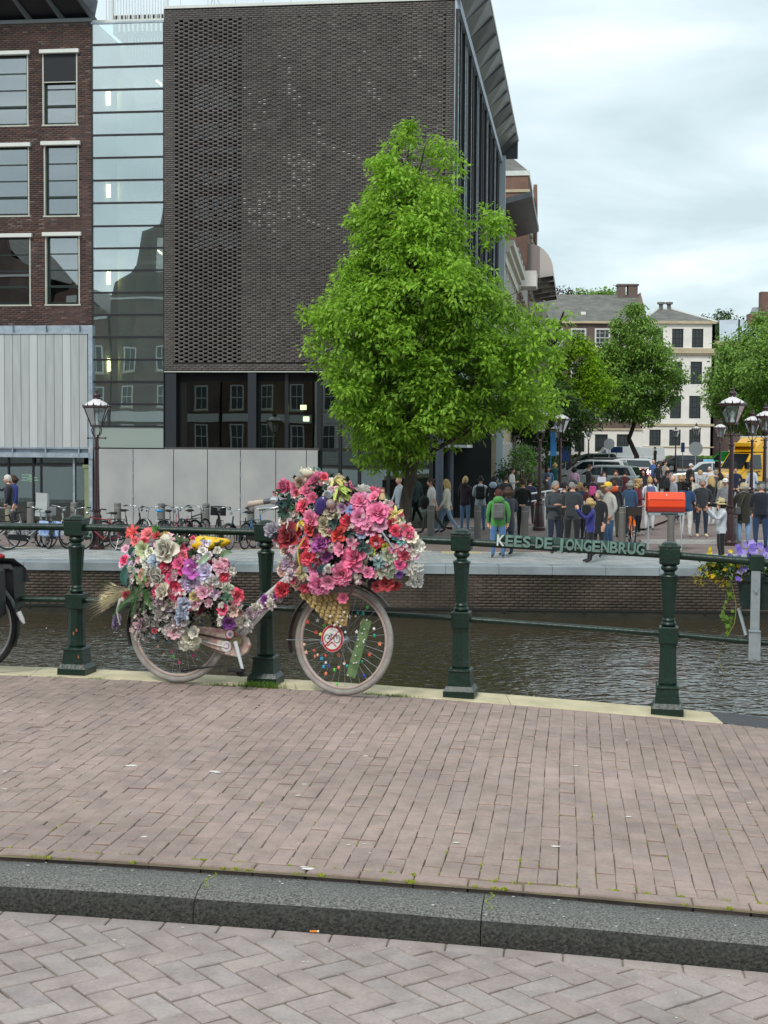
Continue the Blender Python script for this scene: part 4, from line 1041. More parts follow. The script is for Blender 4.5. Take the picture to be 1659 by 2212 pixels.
# glass behind the columns and the entrance doors
for k in range(6):
 x0 = .6 + k * 3.9; mb = MB(SM); mb.box((x0 + .08, .95, -.8), (x0 + 3.8, .97, ZB - .4)); mb.build('side_pane', g_low, museum)
 mb = MB(SM); mb.box((x0 - .05, .9, -1), (x0 + .06, 1.02, ZB)); mb.build('mullion', m_dark, museum)
p0 = SM @ Vector((2.6, -.15, 0)); mb = MB(SM); mb.box((3.0, -.25, 1.62), (6.2, .9, 1.72)); mb.box((7.6, -.7, 2.1), (10.5, .9, 2.2)); mb.build('entrance_canopy', mat('white_paint'), museum)
for px_, py0, py1, Yc in ((1027.5 - .5, 948, 998, 53), (1004.5, 955, 998, 52)):
 P = PY(px_, py0, Yc); Q = PY(px_, py1, Yc); mb = MB(); n = 5; hgt = P.z - Q.z
 V = []
 for k in range(n + 1):
  t_ = k / n; wd_ = .09 + .06 * math.sin(t_ * 3.1) ; V += [(P.x - wd_ * (1 - .6 * (1 - t_)) , P.y + .05 * math.sin(t_ * 5), Q.z + hgt * (1 - t_)), (P.x + wd_, P.y - .05 * math.sin(t_ * 5), Q.z + hgt * (1 - t_) - .1 * t_)]
 mb.add(V, [(2 * k, 2 * k + 1, 2 * k + 3, 2 * k + 2) for k in range(n)]); mb.tube([(P.x + .15, P.y, -1), (P.x + .15, P.y, P.z)], .02, 6)
 mb.build('banner_flag', mat('banner_white', '#c8ccd6', .8), None, None, 'white beach flag by the museum entrance, %s of the two' % ('right and slimmer one' if px_ > 1015 else 'left and partly hidden one'), 'flag', 'white flags by the museum entrance')
# =================================================================== HOUSES OF THE STREET, THE FAR SIDE AND BEHIND THE VIEWER
m_white = mat('white_stucco', '#e2ded6', .85, var=.07, scale=.8, bump=.05); m_cream = mat('cream_stone', '#b8ab8e', .85, var=.12, scale=1.5)
m_brn = brick_mat('old_brick', ['#634a40', '#6e5348', '#775c50', '#68524a'], .9, .25, .4, .2, fine=6)
m_brn2 = brick_mat('brown_brick', ['#655550', '#73625a'], .9, .3, .5, .3, fine=5)
m_slate = mat('slate', '#5a5a58', .75, c2='#75746f', scale=1.2, bump=.5, bscale=5, stretch=(1, 1, 3)); m_wf = mat('white_frame', '#cfcfca', .6); m_wdark = mat('old_pane', '#1a2023', .12, spec=.7)
def simple_window(M, u, z, w_, h_, parent, frame_m, depth=.12, cols=3, rows=4, fw=.1, sill=True, y=0.0):
 mb = MB(M)
 mb.box((u, y - .05, z), (u + fw, y + depth, z + h_)); mb.box((u + w_ - fw, y - .05, z), (u + w_, y + depth, z + h_)); mb.box((u + fw, y - .05, z + h_ - fw), (u + w_ - fw, y + depth, z + h_)); mb.box((u + fw, y - .05, z), (u + w_ - fw, y + depth, z + fw))
 mb.box((u + fw, y - .02, z + h_ * .5 - .04), (u + w_ - fw, y + .06, z + h_ * .5 + .04))
 for c in range(1, cols): x = u + w_ * c / cols; mb.box((x - .02, y - .0, z + fw), (x + .02, y + .05, z + h_ - fw))
 for r_ in range(1, rows):
  if r_ * 2 != rows: zz = z + h_ * r_ / rows; mb.box((u + fw, y + .001, zz - .018), (u + w_ - fw, y + .045, zz + .018))
 f = mb.build('window', frame_m, parent)
 p = MB(M); p.box((u + fw * .5, y + .05, z + fw * .5), (u + w_ - fw * .5, y + .07, z + h_ - fw * .5)); p.build('pane', m_wdark, f)
 if sill: p = MB(M); p.box((u - .08, y - .14, z - .12), (u + w_ + .08, y + .02, z)); p.build('sill', m_cream, f)
m_dkf = mat('dark_frame', '#20282a', .5)

# --- far side of the square, 150 m away
FFM = frame((0, 150, 0), (1, 0, 0))
def ff(px, py, d=0.0): return on(FFM, px, py, d)
def frr(x0, y0, x1, y1): a = ff(x0, y0); b = ff(x1, y1); return a[0], b[0], b[1], a[1]
wh = thing('corner_house', 'white stucco corner house with a grey hipped roof and tall dark windows', 'house', (29, 152, -.45), static=True)
a = frr(1388, 699, 1539, 1010); WH = [frr(1410, 710, 1432, 751), frr(1452, 710, 1476, 751), frr(1495, 710, 1519, 751), frr(1408, 781, 1428, 830), frr(1450, 781, 1473, 830), frr(1492, 781, 1516, 830), frr(1406, 855, 1427, 904), frr(1448, 855, 1471, 904), frr(1489, 855, 1513, 904), frr(1403, 928, 1427, 963), frr(1446, 928, 1470, 963), frr(1489, 928, 1513, 963)]
wall_with_holes(FFM, a[0], a[1], -.6, a[3], WH, 0, .4, 'wall', m_white, wh)
for h in WH: simple_window(FFM, h[0], h[2], h[1] - h[0], h[3] - h[2], wh, m_dkf, y=.15)
mb = MB(FFM); mb.box((a[0] + .3, .5, -.5), (a[1] - .3, .6, a[3])); mb.box((a[1] - .3, .0, -.5), (a[1], 10, a[3] - .01)); mb.build('rear', m_black, wh)
mb = MB(FFM)
for py0, py1, d in ((699, 693, .3), (763, 752, .35), (920, 915, .12), (966, 964, .1)): z1, z0 = ff(1400, py1)[1], ff(1400, py0)[1]; mb.box((a[0] - .1, -d, z0), (a[1] + .1, .0, z1))
mb.build('cornice', m_cream, wh)
u = a[0]; mb = MB(FFM); zc_ = ff(1400, 764)[1]
while u < a[1]: mb.box((u, -.3, zc_ - .12), (u + .12, -.02, zc_)); u += .26
mb.build('dentils', m_cream, wh, 'stuff')
ze = ff(1400, 695)[1]; zr_ = ff(1450, 661)[1]; u1, u2 = ff(1436, 661)[0], ff(1466, 661)[0]
mb = MB(FFM); V = [(a[0] - .2, -.3, ze), (a[1] + .2, -.3, ze), (a[1] + .2, 8, ze), (a[0] - .2, 8, ze), (u1, 3.6, zr_), (u2, 3.6, zr_)]
mb.add(V, [(0, 1, 5, 4), (1, 2, 5), (2, 3, 4, 5), (3, 0, 4)]); mb.build('roof', m_slate, wh)
mb = MB(FFM); mb.tube([V[0], V[4]], .16, 4); mb.tube([V[1], V[5]], .13, 4); mb.tube([V[4], V[5]], .13, 4); mb.build('roof_ridge', m_alu, wh)
for u in (u1 + .3, u2 - .3): mb = MB(FFM); mb.lathe([(.22, zr_ - .3), (.22, zr_ + .5), (.42, zr_ + .55), (.42, zr_ + .75)], 8, c=(u, 3.6, 0)); mb.build('chimney', m_slate, wh)
bh_ = thing('long_brick_house', 'long brown brick house with a steep grey tiled roof and white framed windows', 'house', (20, 152, -.45), static=True)
b = frr(1120, 699, 1386, 1010)
WB = [frr(x0, 709, x1, 750) for x0, x1 in ((1150, 1172), (1198, 1216), (1233, 1266), (1285, 1318), (1334, 1366))] + [frr(x0, y0, x1, y1) for y0, y1 in ((783, 832), (857, 908)) for x0, x1 in ((1198, 1216), (1233, 1266), (1285, 1318), (1334, 1366))] + [frr(x0, 938, x1, 976) for x0, x1 in ((1241, 1262), (1285, 1312), (1332, 1358), (1198, 1218))]
wall_with_holes(FFM, b[0], b[1], ff(1300, 925)[1], b[3], WB, 0, .4, 'wall', m_brn2, bh_)
wall_with_holes(FFM, b[0], b[1], -.6, ff(1300, 925)[1], WB, -.12, .4, 'plinth', m_white, bh_)
for h in WB: simple_window(FFM, h[0], h[2], h[1] - h[0], h[3] - h[2], bh_, m_wf if h[3] > ff(1300, 925)[1] else m_dkf, fw=.17, y=.05)
mb = MB(FFM); mb.box((b[0], .5, -.5), (b[1], .6, b[3])); mb.build('rear', m_black, bh_)
mb = MB(FFM)
for py0, py1, d in ((699, 694, .35), (763, 755, .3), (929, 925, .25)): mb.box((b[0], -d, ff(1300, py0)[1]), (b[1], .0, ff(1300, py1)[1]))
mb.build('cornice', m_cream, bh_)
zr_ = ff(1300, 637, 4.5)[1]; ze = ff(1300, 695)[1]; mb = MB(FFM)
mb.add([(b[0], -.3, ze), (b[1], -.3, ze), (b[1], 4.5, zr_), (b[0], 4.5, zr_), (b[1], 9, ze), (b[0], 9, ze)], [(0, 1, 2, 3), (3, 2, 4, 5)]); mb.build('roof', m_slate, bh_)
mb = MB(FFM); mb.add([(b[1], -.3, ze), (b[1], 4.5, zr_), (b[1], 9, ze), (b[1] + .4, -.3, ze), (b[1] + .4, 4.5, zr_ + .3), (b[1] + .4, 9, ze)], [(0, 1, 2), (5, 4, 3), (0, 3, 4, 1), (1, 4, 5, 2)]); mb.build('gable', m_brn2, bh_)
for x0, x1, y0 in ((1334, 1350, 618), (1356, 1376, 618)):
 mb = MB(FFM); u0 = ff(x0, y0, 4.5); u1 = ff(x1, y0, 4.5); mb.box((u0[0], 4, zr_ - .8), (u1[0], 5.2, u0[1])); mb.box((u0[0] - .12, 3.9, u0[1]), (u1[0] + .12, 5.3, u0[1] + .18)); mb.build('chimney', m_brn2, bh_)
mb = MB(FFM); q = ff(1260, 688, 1.0); mb.box((q[0] - .25, .9, q[1]), (q[0] + .25, 1.4, q[1] + .7)); mb.build('roof_vent', m_white, bh_)
gh = thing('metal_roofed_house', 'pale grey metal roofed house half hidden behind the right hand trees', 'house', (38, 156, -.45), static=True)
mb = MB(FFM); q0 = ff(1541, 745, 4); q1 = ff(1700, 745, 4); mb.box((q0[0], 4, -.6), (q1[0], 12, q0[1])); mb.build('wall', m_brn2, gh)
z0, z1 = ff(1600, 737, 4)[1], ff(1600, 686, 4)[1]; mb = MB(FFM)
mb.add([(ff(1553, 737, 4)[0], 3.7, z0), (q1[0], 3.7, z0), (q1[0], 7, z1 + 1.5), (ff(1640, 686, 4)[0], 7, z1 + 1.4), (ff(1630, 686, 4)[0], 7, z1), (ff(1568, 686, 4)[0], 7, z1)], [(0, 1, 2, 3, 4, 5)]); mb.build('roof', mat('zinc_roof', '#a4aeb6', .45, var=.1, scale=.6), gh)
mb = MB(FFM); mb.box((q0[0], 3.6, q0[1]), (q1[0], 4, z0)); mb.build('cornice', m_cream, gh)
for px_, py_ in ((1633, 678), (1660, 630)): q = ff(px_, py_, 6); mb = MB(FFM); mb.box((q[0] - .8, 6, q[1] - 4), (q[0] + .8, 7, q[1])); mb.build('chimney', m_brn, gh)
mb = MB(FFM); mb.tube([(ff(1596, 735, 3.6)[0], 3.6, z0), (ff(1596, 735, 3.6)[0], 3.6, ff(1596, 690, 3.6)[1])], .1, 6); mb.build('flue', m_dark, gh)
for h in (frr(1556, 752, 1572, 790), frr(1556, 800, 1572, 840)): simple_window(FFM, h[0], h[2], h[1] - h[0], h[3] - h[2], gh, m_wf, y=3.9)

# --- the street going away to the right of the museum
SF = frame((5.85 , 71.6, 0), (.138, 1, 0))        # facade line of the street, x away from us, y into the houses
def zat(py, Y): return PY(1100, py, Y).z
def street_house(name, label, x0, x1, ztop, m_front, m_side, nwin, storeys, frame_m, extras=None):
 t_ = thing(name, label, 'house', SF @ Vector(((x0 + x1) / 2, 4, -.8)), static=True)
 mb = MB(SF); mb.box((x0, 0, -1), (x1, 9, ztop)); mb.build('wall', m_front, t_)
 h_ = (ztop + 1) / storeys
 for s_ in range(storeys):
  for k in range(nwin):
   w_ = 1.15; u = x0 + (x1 - x0) * (k + .5) / nwin - w_ / 2
   simple_window(SF, u, -1 + s_ * h_ + .9, w_, h_ * .6, t_, frame_m, y=-.06, cols=2, rows=2)
 return t_
t1 = street_house('canal_house', 'cream fronted canal house with a heavy cornice next to the museum glass front', 0, 15, 12.0, m_cream, m_brn, 5, 4, m_wf)
mb = MB(SF); mb.box((0, -.6, 11.7), (14.8, .0, 12.0)); mb.box((0, -.4, 11.4), (14.9, .0, 11.7)); mb.box((0, -.2, 10.9), (15, .0, 11.4)); mb.build('cornice', mat('cornice_white', '#c6c3b4', .7), t1)
mb = MB(SF); mb.box((1, .8, 12.0), (12, 6, 14.4)); mb.build('dormer', m_galv, t1)
t2 = street_house('canal_house', 'narrow brown canal house with a grey tilted roof canopy and white upper window', 15.1, 33, 14.5, m_brn, m_brn, 6, 4, m_wf)
mb = MB(SF); mb.box((17, 1.2, 14.5), (30, 7, 16.3)); mb.build('roof_box', m_brn, t2)
mb = MB(SF); V = [(16.5, 1.5, 16.4), (31, 1.5, 16.4), (31, -.9, 17.0), (16.5, -.9, 17.0)]; mb.add(V + [(v[0], v[1], v[2] + .35) for v in V], [(3, 2, 1, 0), (4, 5, 6, 7), (0, 1, 5, 4), (1, 2, 6, 5), (2, 3, 7, 6), (3, 0, 4, 7)]); mb.build('roof_canopy', m_can, t2)
mb = MB(SF); mb.box((26, -1.3, 9.6), (28.6, 0, 10.0)); mb.box((20, -1.1, 11.9), (22.4, 0, 12.9)); mb.build('bay_top', m_white, t2)
t3 = street_house('canal_house', 'tall brick house with scalloped striped awnings high above its neighbours', 33.1, 52, 21.4, m_brn, m_brn, 5, 5, m_wf)
mb = MB(SF); mb.box((33.0, -.15, 20.2), (52, 9.1, 20.4)); mb.box((33.0, -.15, 19.3), (52, 9.1, 19.45)); mb.build('stone_band', m_cream, t3)
mb = MB(SF); mb.box((33.0, -.1, 21.4), (52, 9.1, 21.75)); mb.build('cornice', m_alu, t3)
mb = MB(SF); mb.add([(33.1, 0, 21.75), (52, 0, 21.75), (52, 9, 21.75), (33.1, 9, 21.75), (36, 4, 25.5), (49, 5, 25.5)], [(0, 1, 5, 4), (1, 2, 5), (2, 3, 4, 5), (3, 0, 4)]); mb.build('roof', m_slate, t3)
mb = MB(SF)
mb.prism([(43, 21), (44, 22), (45, 22.9), (46, 22), (47, 21), (47, 18), (43, 18)], -.3, 0); mb.build('gable', m_brn, t3)
m_awn = bpy.data.materials.new('striped_awning'); m_awn.use_nodes = True; t = m_awn.node_tree; bs = t.nodes['Principled BSDF']
tcn = node(t, 'ShaderNodeTexCoord'); wv = node(t, 'ShaderNodeTexWave'); wv.inputs['Scale'].default_value = .9; wv.bands_direction = 'Y'; t.links.new(tcn.outputs['Object'], wv.inputs[0])
rp3 = node(t, 'ShaderNodeValToRGB'); rp3.color_ramp.interpolation = 'CONSTANT'; rp3.color_ramp.elements[0].color = (*lin('#b9b0aa'), 1); rp3.color_ramp.elements[1].position = .5; rp3.color_ramp.elements[1].color = (*lin('#857a76'), 1)
t.links.new(wv.outputs[0], rp3.inputs[0]); t.links.new(rp3.outputs[0], bs.inputs['Base Color'])
def awning(M, x, z, w_, r_, parent):
 V = []; n = 7
 for k in range(n + 1):
  a = math.pi / 2 * k / n; y = -r_ * math.sin(a); zz = z - r_ * (1 - math.cos(a)) * 1.1
  V += [(x, y, zz), (x + w_, y, zz)]
 e = len(V); V += [(x, -r_, V[-1][2] - .3), (x + w_, -r_, V[-1][2] - .3)]
 Fc = [(2 * k, 2 * k + 1, 2 * k + 3, 2 * k + 2) for k in range(n + 1)]
 mb = MB(M); mb.add(V, Fc, 0, True)
 s_ = [V[2 * k] for k in range(n + 2)] + [(x, 0, z - r_ * 1.4)]; mb.add(s_, [tuple(range(len(s_)))])
 s_ = [V[2 * k + 1] for k in range(n + 2)] + [(x + w_, 0, z - r_ * 1.4)]; mb.add(s_, [tuple(range(len(s_)))])
 mb.build('awning', m_awn, parent)
for k in range(5):
 awning(SF, 34 + k * 3.6, 16.6, 3.0, 1.9, t3); awning(SF, 34.6 + k * 3.6, 12.4, 3.0, 1.7, t3)
t4 = street_house('canal_house', 'farthest brown brick house of the street at the corner of the square', 52.1, 76, 13.5, m_brn, m_brn, 6, 4, m_wf)
for k in range(4): awning(SF, 54 + k * 4.5, 11.0, 3.2, 2.0, t4)

# --- houses behind the viewer, mirrored in the glass
BM = frame((0, -24, 0), (-1, 0, 0))
specs = [(-2, 7.8, 13.0, 3.0, m_brn2, 'dark brick gabled canal house behind the viewer, nearest to the road'), (8, 15.8, 14.2, 3.4, m_brn, 'reddish gabled canal house behind the viewer with low gable'), (16, 24, 13.4, 4.6, m_white, 'white stucco canal house behind the viewer'), (24.2, 32.4, 14.0, 3.0, m_brn, 'brick canal house behind the viewer left of the white one'), (32.6, 42.6, 14.2, 7.4, m_brn2, 'canal house behind the viewer with the highest neck gable of the row'), (42.8, 50, 12.5, 3.0, m_brn, 'low canal house behind the viewer beside the highest gable'), (50.2, 60, 16.5, 5.0, m_brn2, 'broad dark canal house behind the viewer at the row end'), (60.2, 72, 15.0, 3.0, m_brn, 'last house of the row behind the viewer')]
for i, (x0, x1, h, g, m_, lb) in enumerate(specs):
 t_ = thing('gabled_house', lb, 'house', BM @ Vector(((x0 + x1) / 2, 3, 0)), static=True)
 xm = (x0 + x1) / 2; w_ = (x1 - x0) / 2
 WS = [(x0 + (x1 - x0) * (k + .5) / 3 - .6, x0 + (x1 - x0) * (k + .5) / 3 + .6, 1.2 + s_ * 3.4, 3.3 + s_ * 3.4) for s_ in range(int((h - 1) / 3.4)) for k in range(3)]
 wall_with_holes(BM, x0, x1, -.3, h, WS, 0, .4, 'wall', m_, t_)
 mb = MB(BM); mb.box((x0 + .1, -.12, 3.5), (x1 - .1, .0, 4.25)); mb.box((x0 + .1, -.1, -.3), (x1 - .1, .0, 1.05)); mb.build('shop_front', m_wf, t_)
 for q in WS: simple_window(BM, q[0], q[2], 1.2, 2.1, t_, m_wf, y=.05, fw=.12, cols=2, rows=2)
 P = [(x0, h), (x1, h), (x1 - .4, h + g * .18), (xm + w_ * .55, h + g * .35), (xm + w_ * .42, h + g * .8), (xm + .35, h + g * .86), (xm, h + g * 1.12), (xm - .35, h + g * .86), (xm - w_ * .42, h + g * .8), (xm - w_ * .55, h + g * .35), (x0 + .4, h + g * .18)]
 mb = MB(BM); mb.prism(P, 0, .5); mb.build('gable', m_, t_)
 mb = MB(BM); mb.prism([(xm - .5, h + g * .3), (xm + .5, h + g * .3), (xm + .5, h + g * .7), (xm - .5, h + g * .7)], -.06, -.01); mb.box((x0, -.15, h - .15), (x1, 0, h + .05)); mb.build('cornice', m_wf, t_)
 mb = MB(BM); mb.add([(x0, .5, h), (x1, .5, h), (xm, .5, h + g), (x0, 9, h), (x1, 9, h), (xm, 9, h + g)], [(0, 3, 5, 2), (1, 2, 5, 4), (3, 4, 5)]); mb.box((x0 + .01, 8.8, -.3), (x1 - .01, 9, h)); mb.build('roof', m_slate, t_)
sheet('rear_street', [-60, -9, 0, 7, 60], [-60, -20, -5.2], lambda u, v: Vector((u, v + .3, -.02 if abs(u) < 10 else -.3)), m_pave)

# =================================================================== BOLLARDS
bl = [66, 160, 254, 349, 445, 542, 931, 1032, 1134, 1240, 1344.5, 1450]
m_bol = mat('bollard_grey', '#6d6c68', .6, var=.1, scale=6)
proto = thing('bollard', '', 'bollard', (0, 0, 0), 'grey steel bollards along the quay')
mb = MB(); mb.lathe([(.10, 0), (.10, .97), (.102, .975), (.102, .995), (.095, 1.005), (.07, 1.02), (.0001, 1.025)], 20); mb.build('shaft', m_bol, proto)
mb = MB(); mb.lathe([(.1015, .86), (.1035, .865), (.1035, .885), (.1015, .89)], 20); mb.build('band', mat('bollard_band', '#8c8b86', .5), proto)
BL = ['leftmost bollard, in front of the dark glass doors', 'bollard between the child seat and the first railing post', 'bollard right of the red lamp post before the concrete wall', 'bollard behind the bicycle with the blue saddle', 'bollard left of the bicycle with the black crate', 'bollard behind the handlebar end of the flower bicycle', 'bollard right of the flower heap before the woman in white', 'bollard between the woman in green and the backpacked man', 'bollard left of the red lamp post behind the bridge letters', 'bollard among the standing group left of the orange bicycle', 'bollard left of the orange bicycle', 'bollard under the orange letterbox']
for i, px_ in enumerate(bl):
 o = proto if i == 0 else copy_tree(proto)
 Y = 40.1 - (px_ - 66) / 1384 * .75; X = PY(px_, 1100, Y).x
 o.location = (X, Y, -1.0); o['label'] = 'grey steel ' + BL[i]

# =================================================================== LAMP POSTS
m_lp = mat('lamp_maroon', '#2f1216', .35, var=.15, scale=8, coat=.4); m_lg = glass_mat('lamp_glass', (.8, .84, .84), .12); m_lw = mat('lamp_opal', '#d8d2d4', .35); m_lb = mat('lamp_bulb', '#e8ecec', .3)
lamp0 = thing('street_lamp', '', 'street lamp', (0, 0, 0), 'maroon street lanterns with crowned glass heads')
mb = MB(); mb.lathe([(.20, 0), (.20, .08), (.185, .10), (.175, .13), (.17, .30), (.145, .55), (.115, .78), (.11, .80), (.125, .82), (.125, .86), (.10, .88), (.09, .95), (.105, .98), (.105, 1.02), (.075, 1.04), (.072, 1.10)], 16); mb.build('base', m_lp, lamp0)
mb = MB(); mb.lathe([(.072, 1.10), (.060, 1.9), (.052, 2.55)], 10); mb.lathe([(.052, 2.55), (.075, 2.57), (.075, 2.62), (.05, 2.64), (.05, 2.84), (.065, 2.86), (.035, 2.92)], 12); mb.build('column', m_lp, lamp0)
mb = MB(); mb.tube([(-.22, 0, 2.84), (.22, 0, 2.84)], .016, 6); mb.sph((-.22, 0, 2.84), .03, 8, 5); mb.sph((.22, 0, 2.84), .03, 8, 5); mb.build('ladder_bar', m_lp, lamp0)
mb = MB()
for k in range(4):
 a = math.pi / 4 + k * math.pi / 2; c_, s_ = math.cos(a), math.sin(a)
 mb.tube([(.03 * c_, .03 * s_, 2.86), (.13 * c_, .13 * s_, 2.96), (.15 * c_, .15 * s_, 3.05), (.10 * c_, .10 * s_, 3.15)], .014, 5)
mb.build('bracket', m_lp, lamp0)
def ringpts(r, z, n=6, rot=R(30)): return [(r * math.cos(rot + 2 * math.pi * k / n), r * math.sin(rot + 2 * math.pi * k / n), z) for k in range(n)]
lo, hi = ringpts(.15, 3.16), ringpts(.325, 3.60); mb = MB()
for k in range(6): mb.tube([lo[k], hi[k]], .014, 5)
mb.lathe([(.165, 3.12), (.165, 3.17)], 6, rot=R(30), smooth=False); mb.lathe([(.33, 3.59), (.37, 3.61), (.37, 3.65), (.34, 3.67)], 6, rot=R(30), smooth=False)
for k in range(12):
 a = R(30) + k * math.pi / 6; r_ = .36 if k % 2 == 0 else .325; mb.add([((r_ + .0) * math.cos(a - .07), r_ * math.sin(a - .07), 3.64), (r_ * math.cos(a + .07), r_ * math.sin(a + .07), 3.64), ((r_ + .03) * math.cos(a), (r_ + .03) * math.sin(a), 3.75)], [(0, 1, 2), (2, 1, 0)])
hd = mb.build('lantern_frame', m_lp, lamp0)
mb = MB(); lo, hi = ringpts(.145, 3.16), ringpts(.318, 3.59)
for k in range(6): mb.add([lo[k], lo[(k + 1) % 6], hi[(k + 1) % 6], hi[k]], [(0, 1, 2, 3)])
mb.build('lantern_glass', m_lg, lamp0)
mb = MB(); mb.lathe([(.33, 3.66), (.28, 3.71), (.20, 3.76), (.11, 3.80), (.10, 3.82)], 12, sharp=False, smooth=True); mb.build('lantern_roof', m_lw, lamp0)
mb = MB(); mb.lathe([(.09, 3.80), (.075, 3.84), (.095, 3.86), (.10, 3.93), (.09, 3.95), (.04, 3.97), (.035, 4.0), (.05, 4.02), (.0001, 4.09)], 12); mb.build('finial', m_lp, lamp0)
mb = MB(); mb.lathe([(.05, 3.17), (.06, 3.22), (.03, 3.28), (.05, 3.32), (.055, 3.42), (.0001, 3.50)], 10, sharp=False); mb.build('bulb', m_lb, lamp0)
LP = [(209, 35.9, 1.0, 'maroon lamp post standing among the bikes beside the glass stair tower'), (1166, 45.2, 1.0, 'maroon lamp post half under the green tree with white handrails behind'), (1580, 39.0, 1.07, 'nearest maroon lamp post on the right, before the yellow truck'),
      (1210, 54, 1.02, 'maroon lamp post with a bright lantern just right of the tree crown'), (1624, 57, 1.03, 'maroon lamp post seen above the box of the yellow truck, left of two'), (1652, 50, 1.04, 'maroon lamp post at the right edge beside the red truck side'),
      (1200, 78, .95, 'small distant lamp post left of the light green young tree'), (1232, 92, .95, 'small distant lamp post before the green signs'), (1271, 112, .95, 'thin lamp post in front of the brown brick house'), (1459, 118, .95, 'thin lamp post in front of the white house, above the black car'), (1503, 105, 1.0, 'crowned lamp post with a round sign before the white house'), (1555, 72, .98, 'lamp post behind the right hand tree left of the nearest lantern')]
for i, (px_, Y, s_, lb) in enumerate(LP):
 o = lamp0 if i == 0 else copy_tree(lamp0); o.location = (PY(px_, 1000, Y).x, Y, gz(Y)); o.scale = (s_, s_, s_); o['label'] = lb; o.rotation_euler = (0, 0, R(8 * i))

# =================================================================== TREES
m_bark = mat('bark', '#2b2620', .95, c2='#4a4238', scale=9, bump=1.0, bscale=26, stretch=(1, 1, .25))
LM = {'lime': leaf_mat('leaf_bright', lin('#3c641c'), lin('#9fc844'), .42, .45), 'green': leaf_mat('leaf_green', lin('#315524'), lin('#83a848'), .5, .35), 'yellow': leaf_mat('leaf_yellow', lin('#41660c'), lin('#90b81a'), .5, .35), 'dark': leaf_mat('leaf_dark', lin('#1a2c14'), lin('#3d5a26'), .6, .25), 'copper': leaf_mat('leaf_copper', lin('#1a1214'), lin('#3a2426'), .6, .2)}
def leaves(clumps, n, L_, rng, spread, hang=.45, tipf=None):
 """sprays of folded leaves round each clump centre; returns V, F, tint"""
 c = np.repeat(np.array([q[0] for q in clumps]), n, axis=0); s = np.repeat(np.array([q[1] for q in clumps]), n); tb = np.repeat(np.array([q[2] for q in clumps]), n)
 N_ = len(c); g = rng.normal(size=(N_, 3)); g /= np.linalg.norm(g, axis=1)[:, None] + 1e-9
 pos = c + g * (rng.random(N_) ** .6 * s)[:, None] * np.array([1, 1, .72]) * spread
 d = g * np.array([1, 1, .35]) + rng.normal(size=(N_, 3)) * .45; d[:, 2] -= hang; d /= np.linalg.norm(d, axis=1)[:, None]
 up = np.tile([0., 0, 1.], (N_, 1)) + rng.normal(size=(N_, 3)) * .45
 sd = np.cross(d, up); sd /= np.linalg.norm(sd, axis=1)[:, None] + 1e-9; nr = np.cross(sd, d)
 l = L_ * rng.uniform(.65, 1.2, N_)[:, None]; w_ = l * .27
 a = pos; m1 = pos + d * l * .45 + nr * l * .05; e = pos + d * l - np.array([0, 0, 1]) * l * .12
 Lf = m1 + sd * w_ - nr * l * .07; Rt = m1 - sd * w_ - nr * l * .07
 V = np.stack([a, Lf, e, Rt, m1], axis=1).reshape(-1, 3); o = (np.arange(N_) * 5)[:, None]
 Fc = np.concatenate([o + np.array([[0, 1, 4]]), o + np.array([[4, 1, 2]]), o + np.array([[0, 4, 3]]), o + np.array([[4, 2, 3]])], axis=0)
 tn = np.clip(tb + rng.normal(size=N_) * .16, 0, 1); return V, Fc, np.tile(tn, 4)
def branch(mb, p0, p1, r0, r1, rnd, n=5, sag=0.0):
 pts = []
 for k in range(n + 1):
  t_ = k / n; p = p0.lerp(p1, t_) + Vector((rnd.uniform(-1, 1), rnd.uniform(-1, 1), rnd.uniform(-.4, .4))) * (p1 - p0).length * .03 * (0 < k < n); pts.append(p)
 mb.tube(pts, [r0 + (r1 - r0) * k / n for k in range(n + 1)], 7)
 return pts
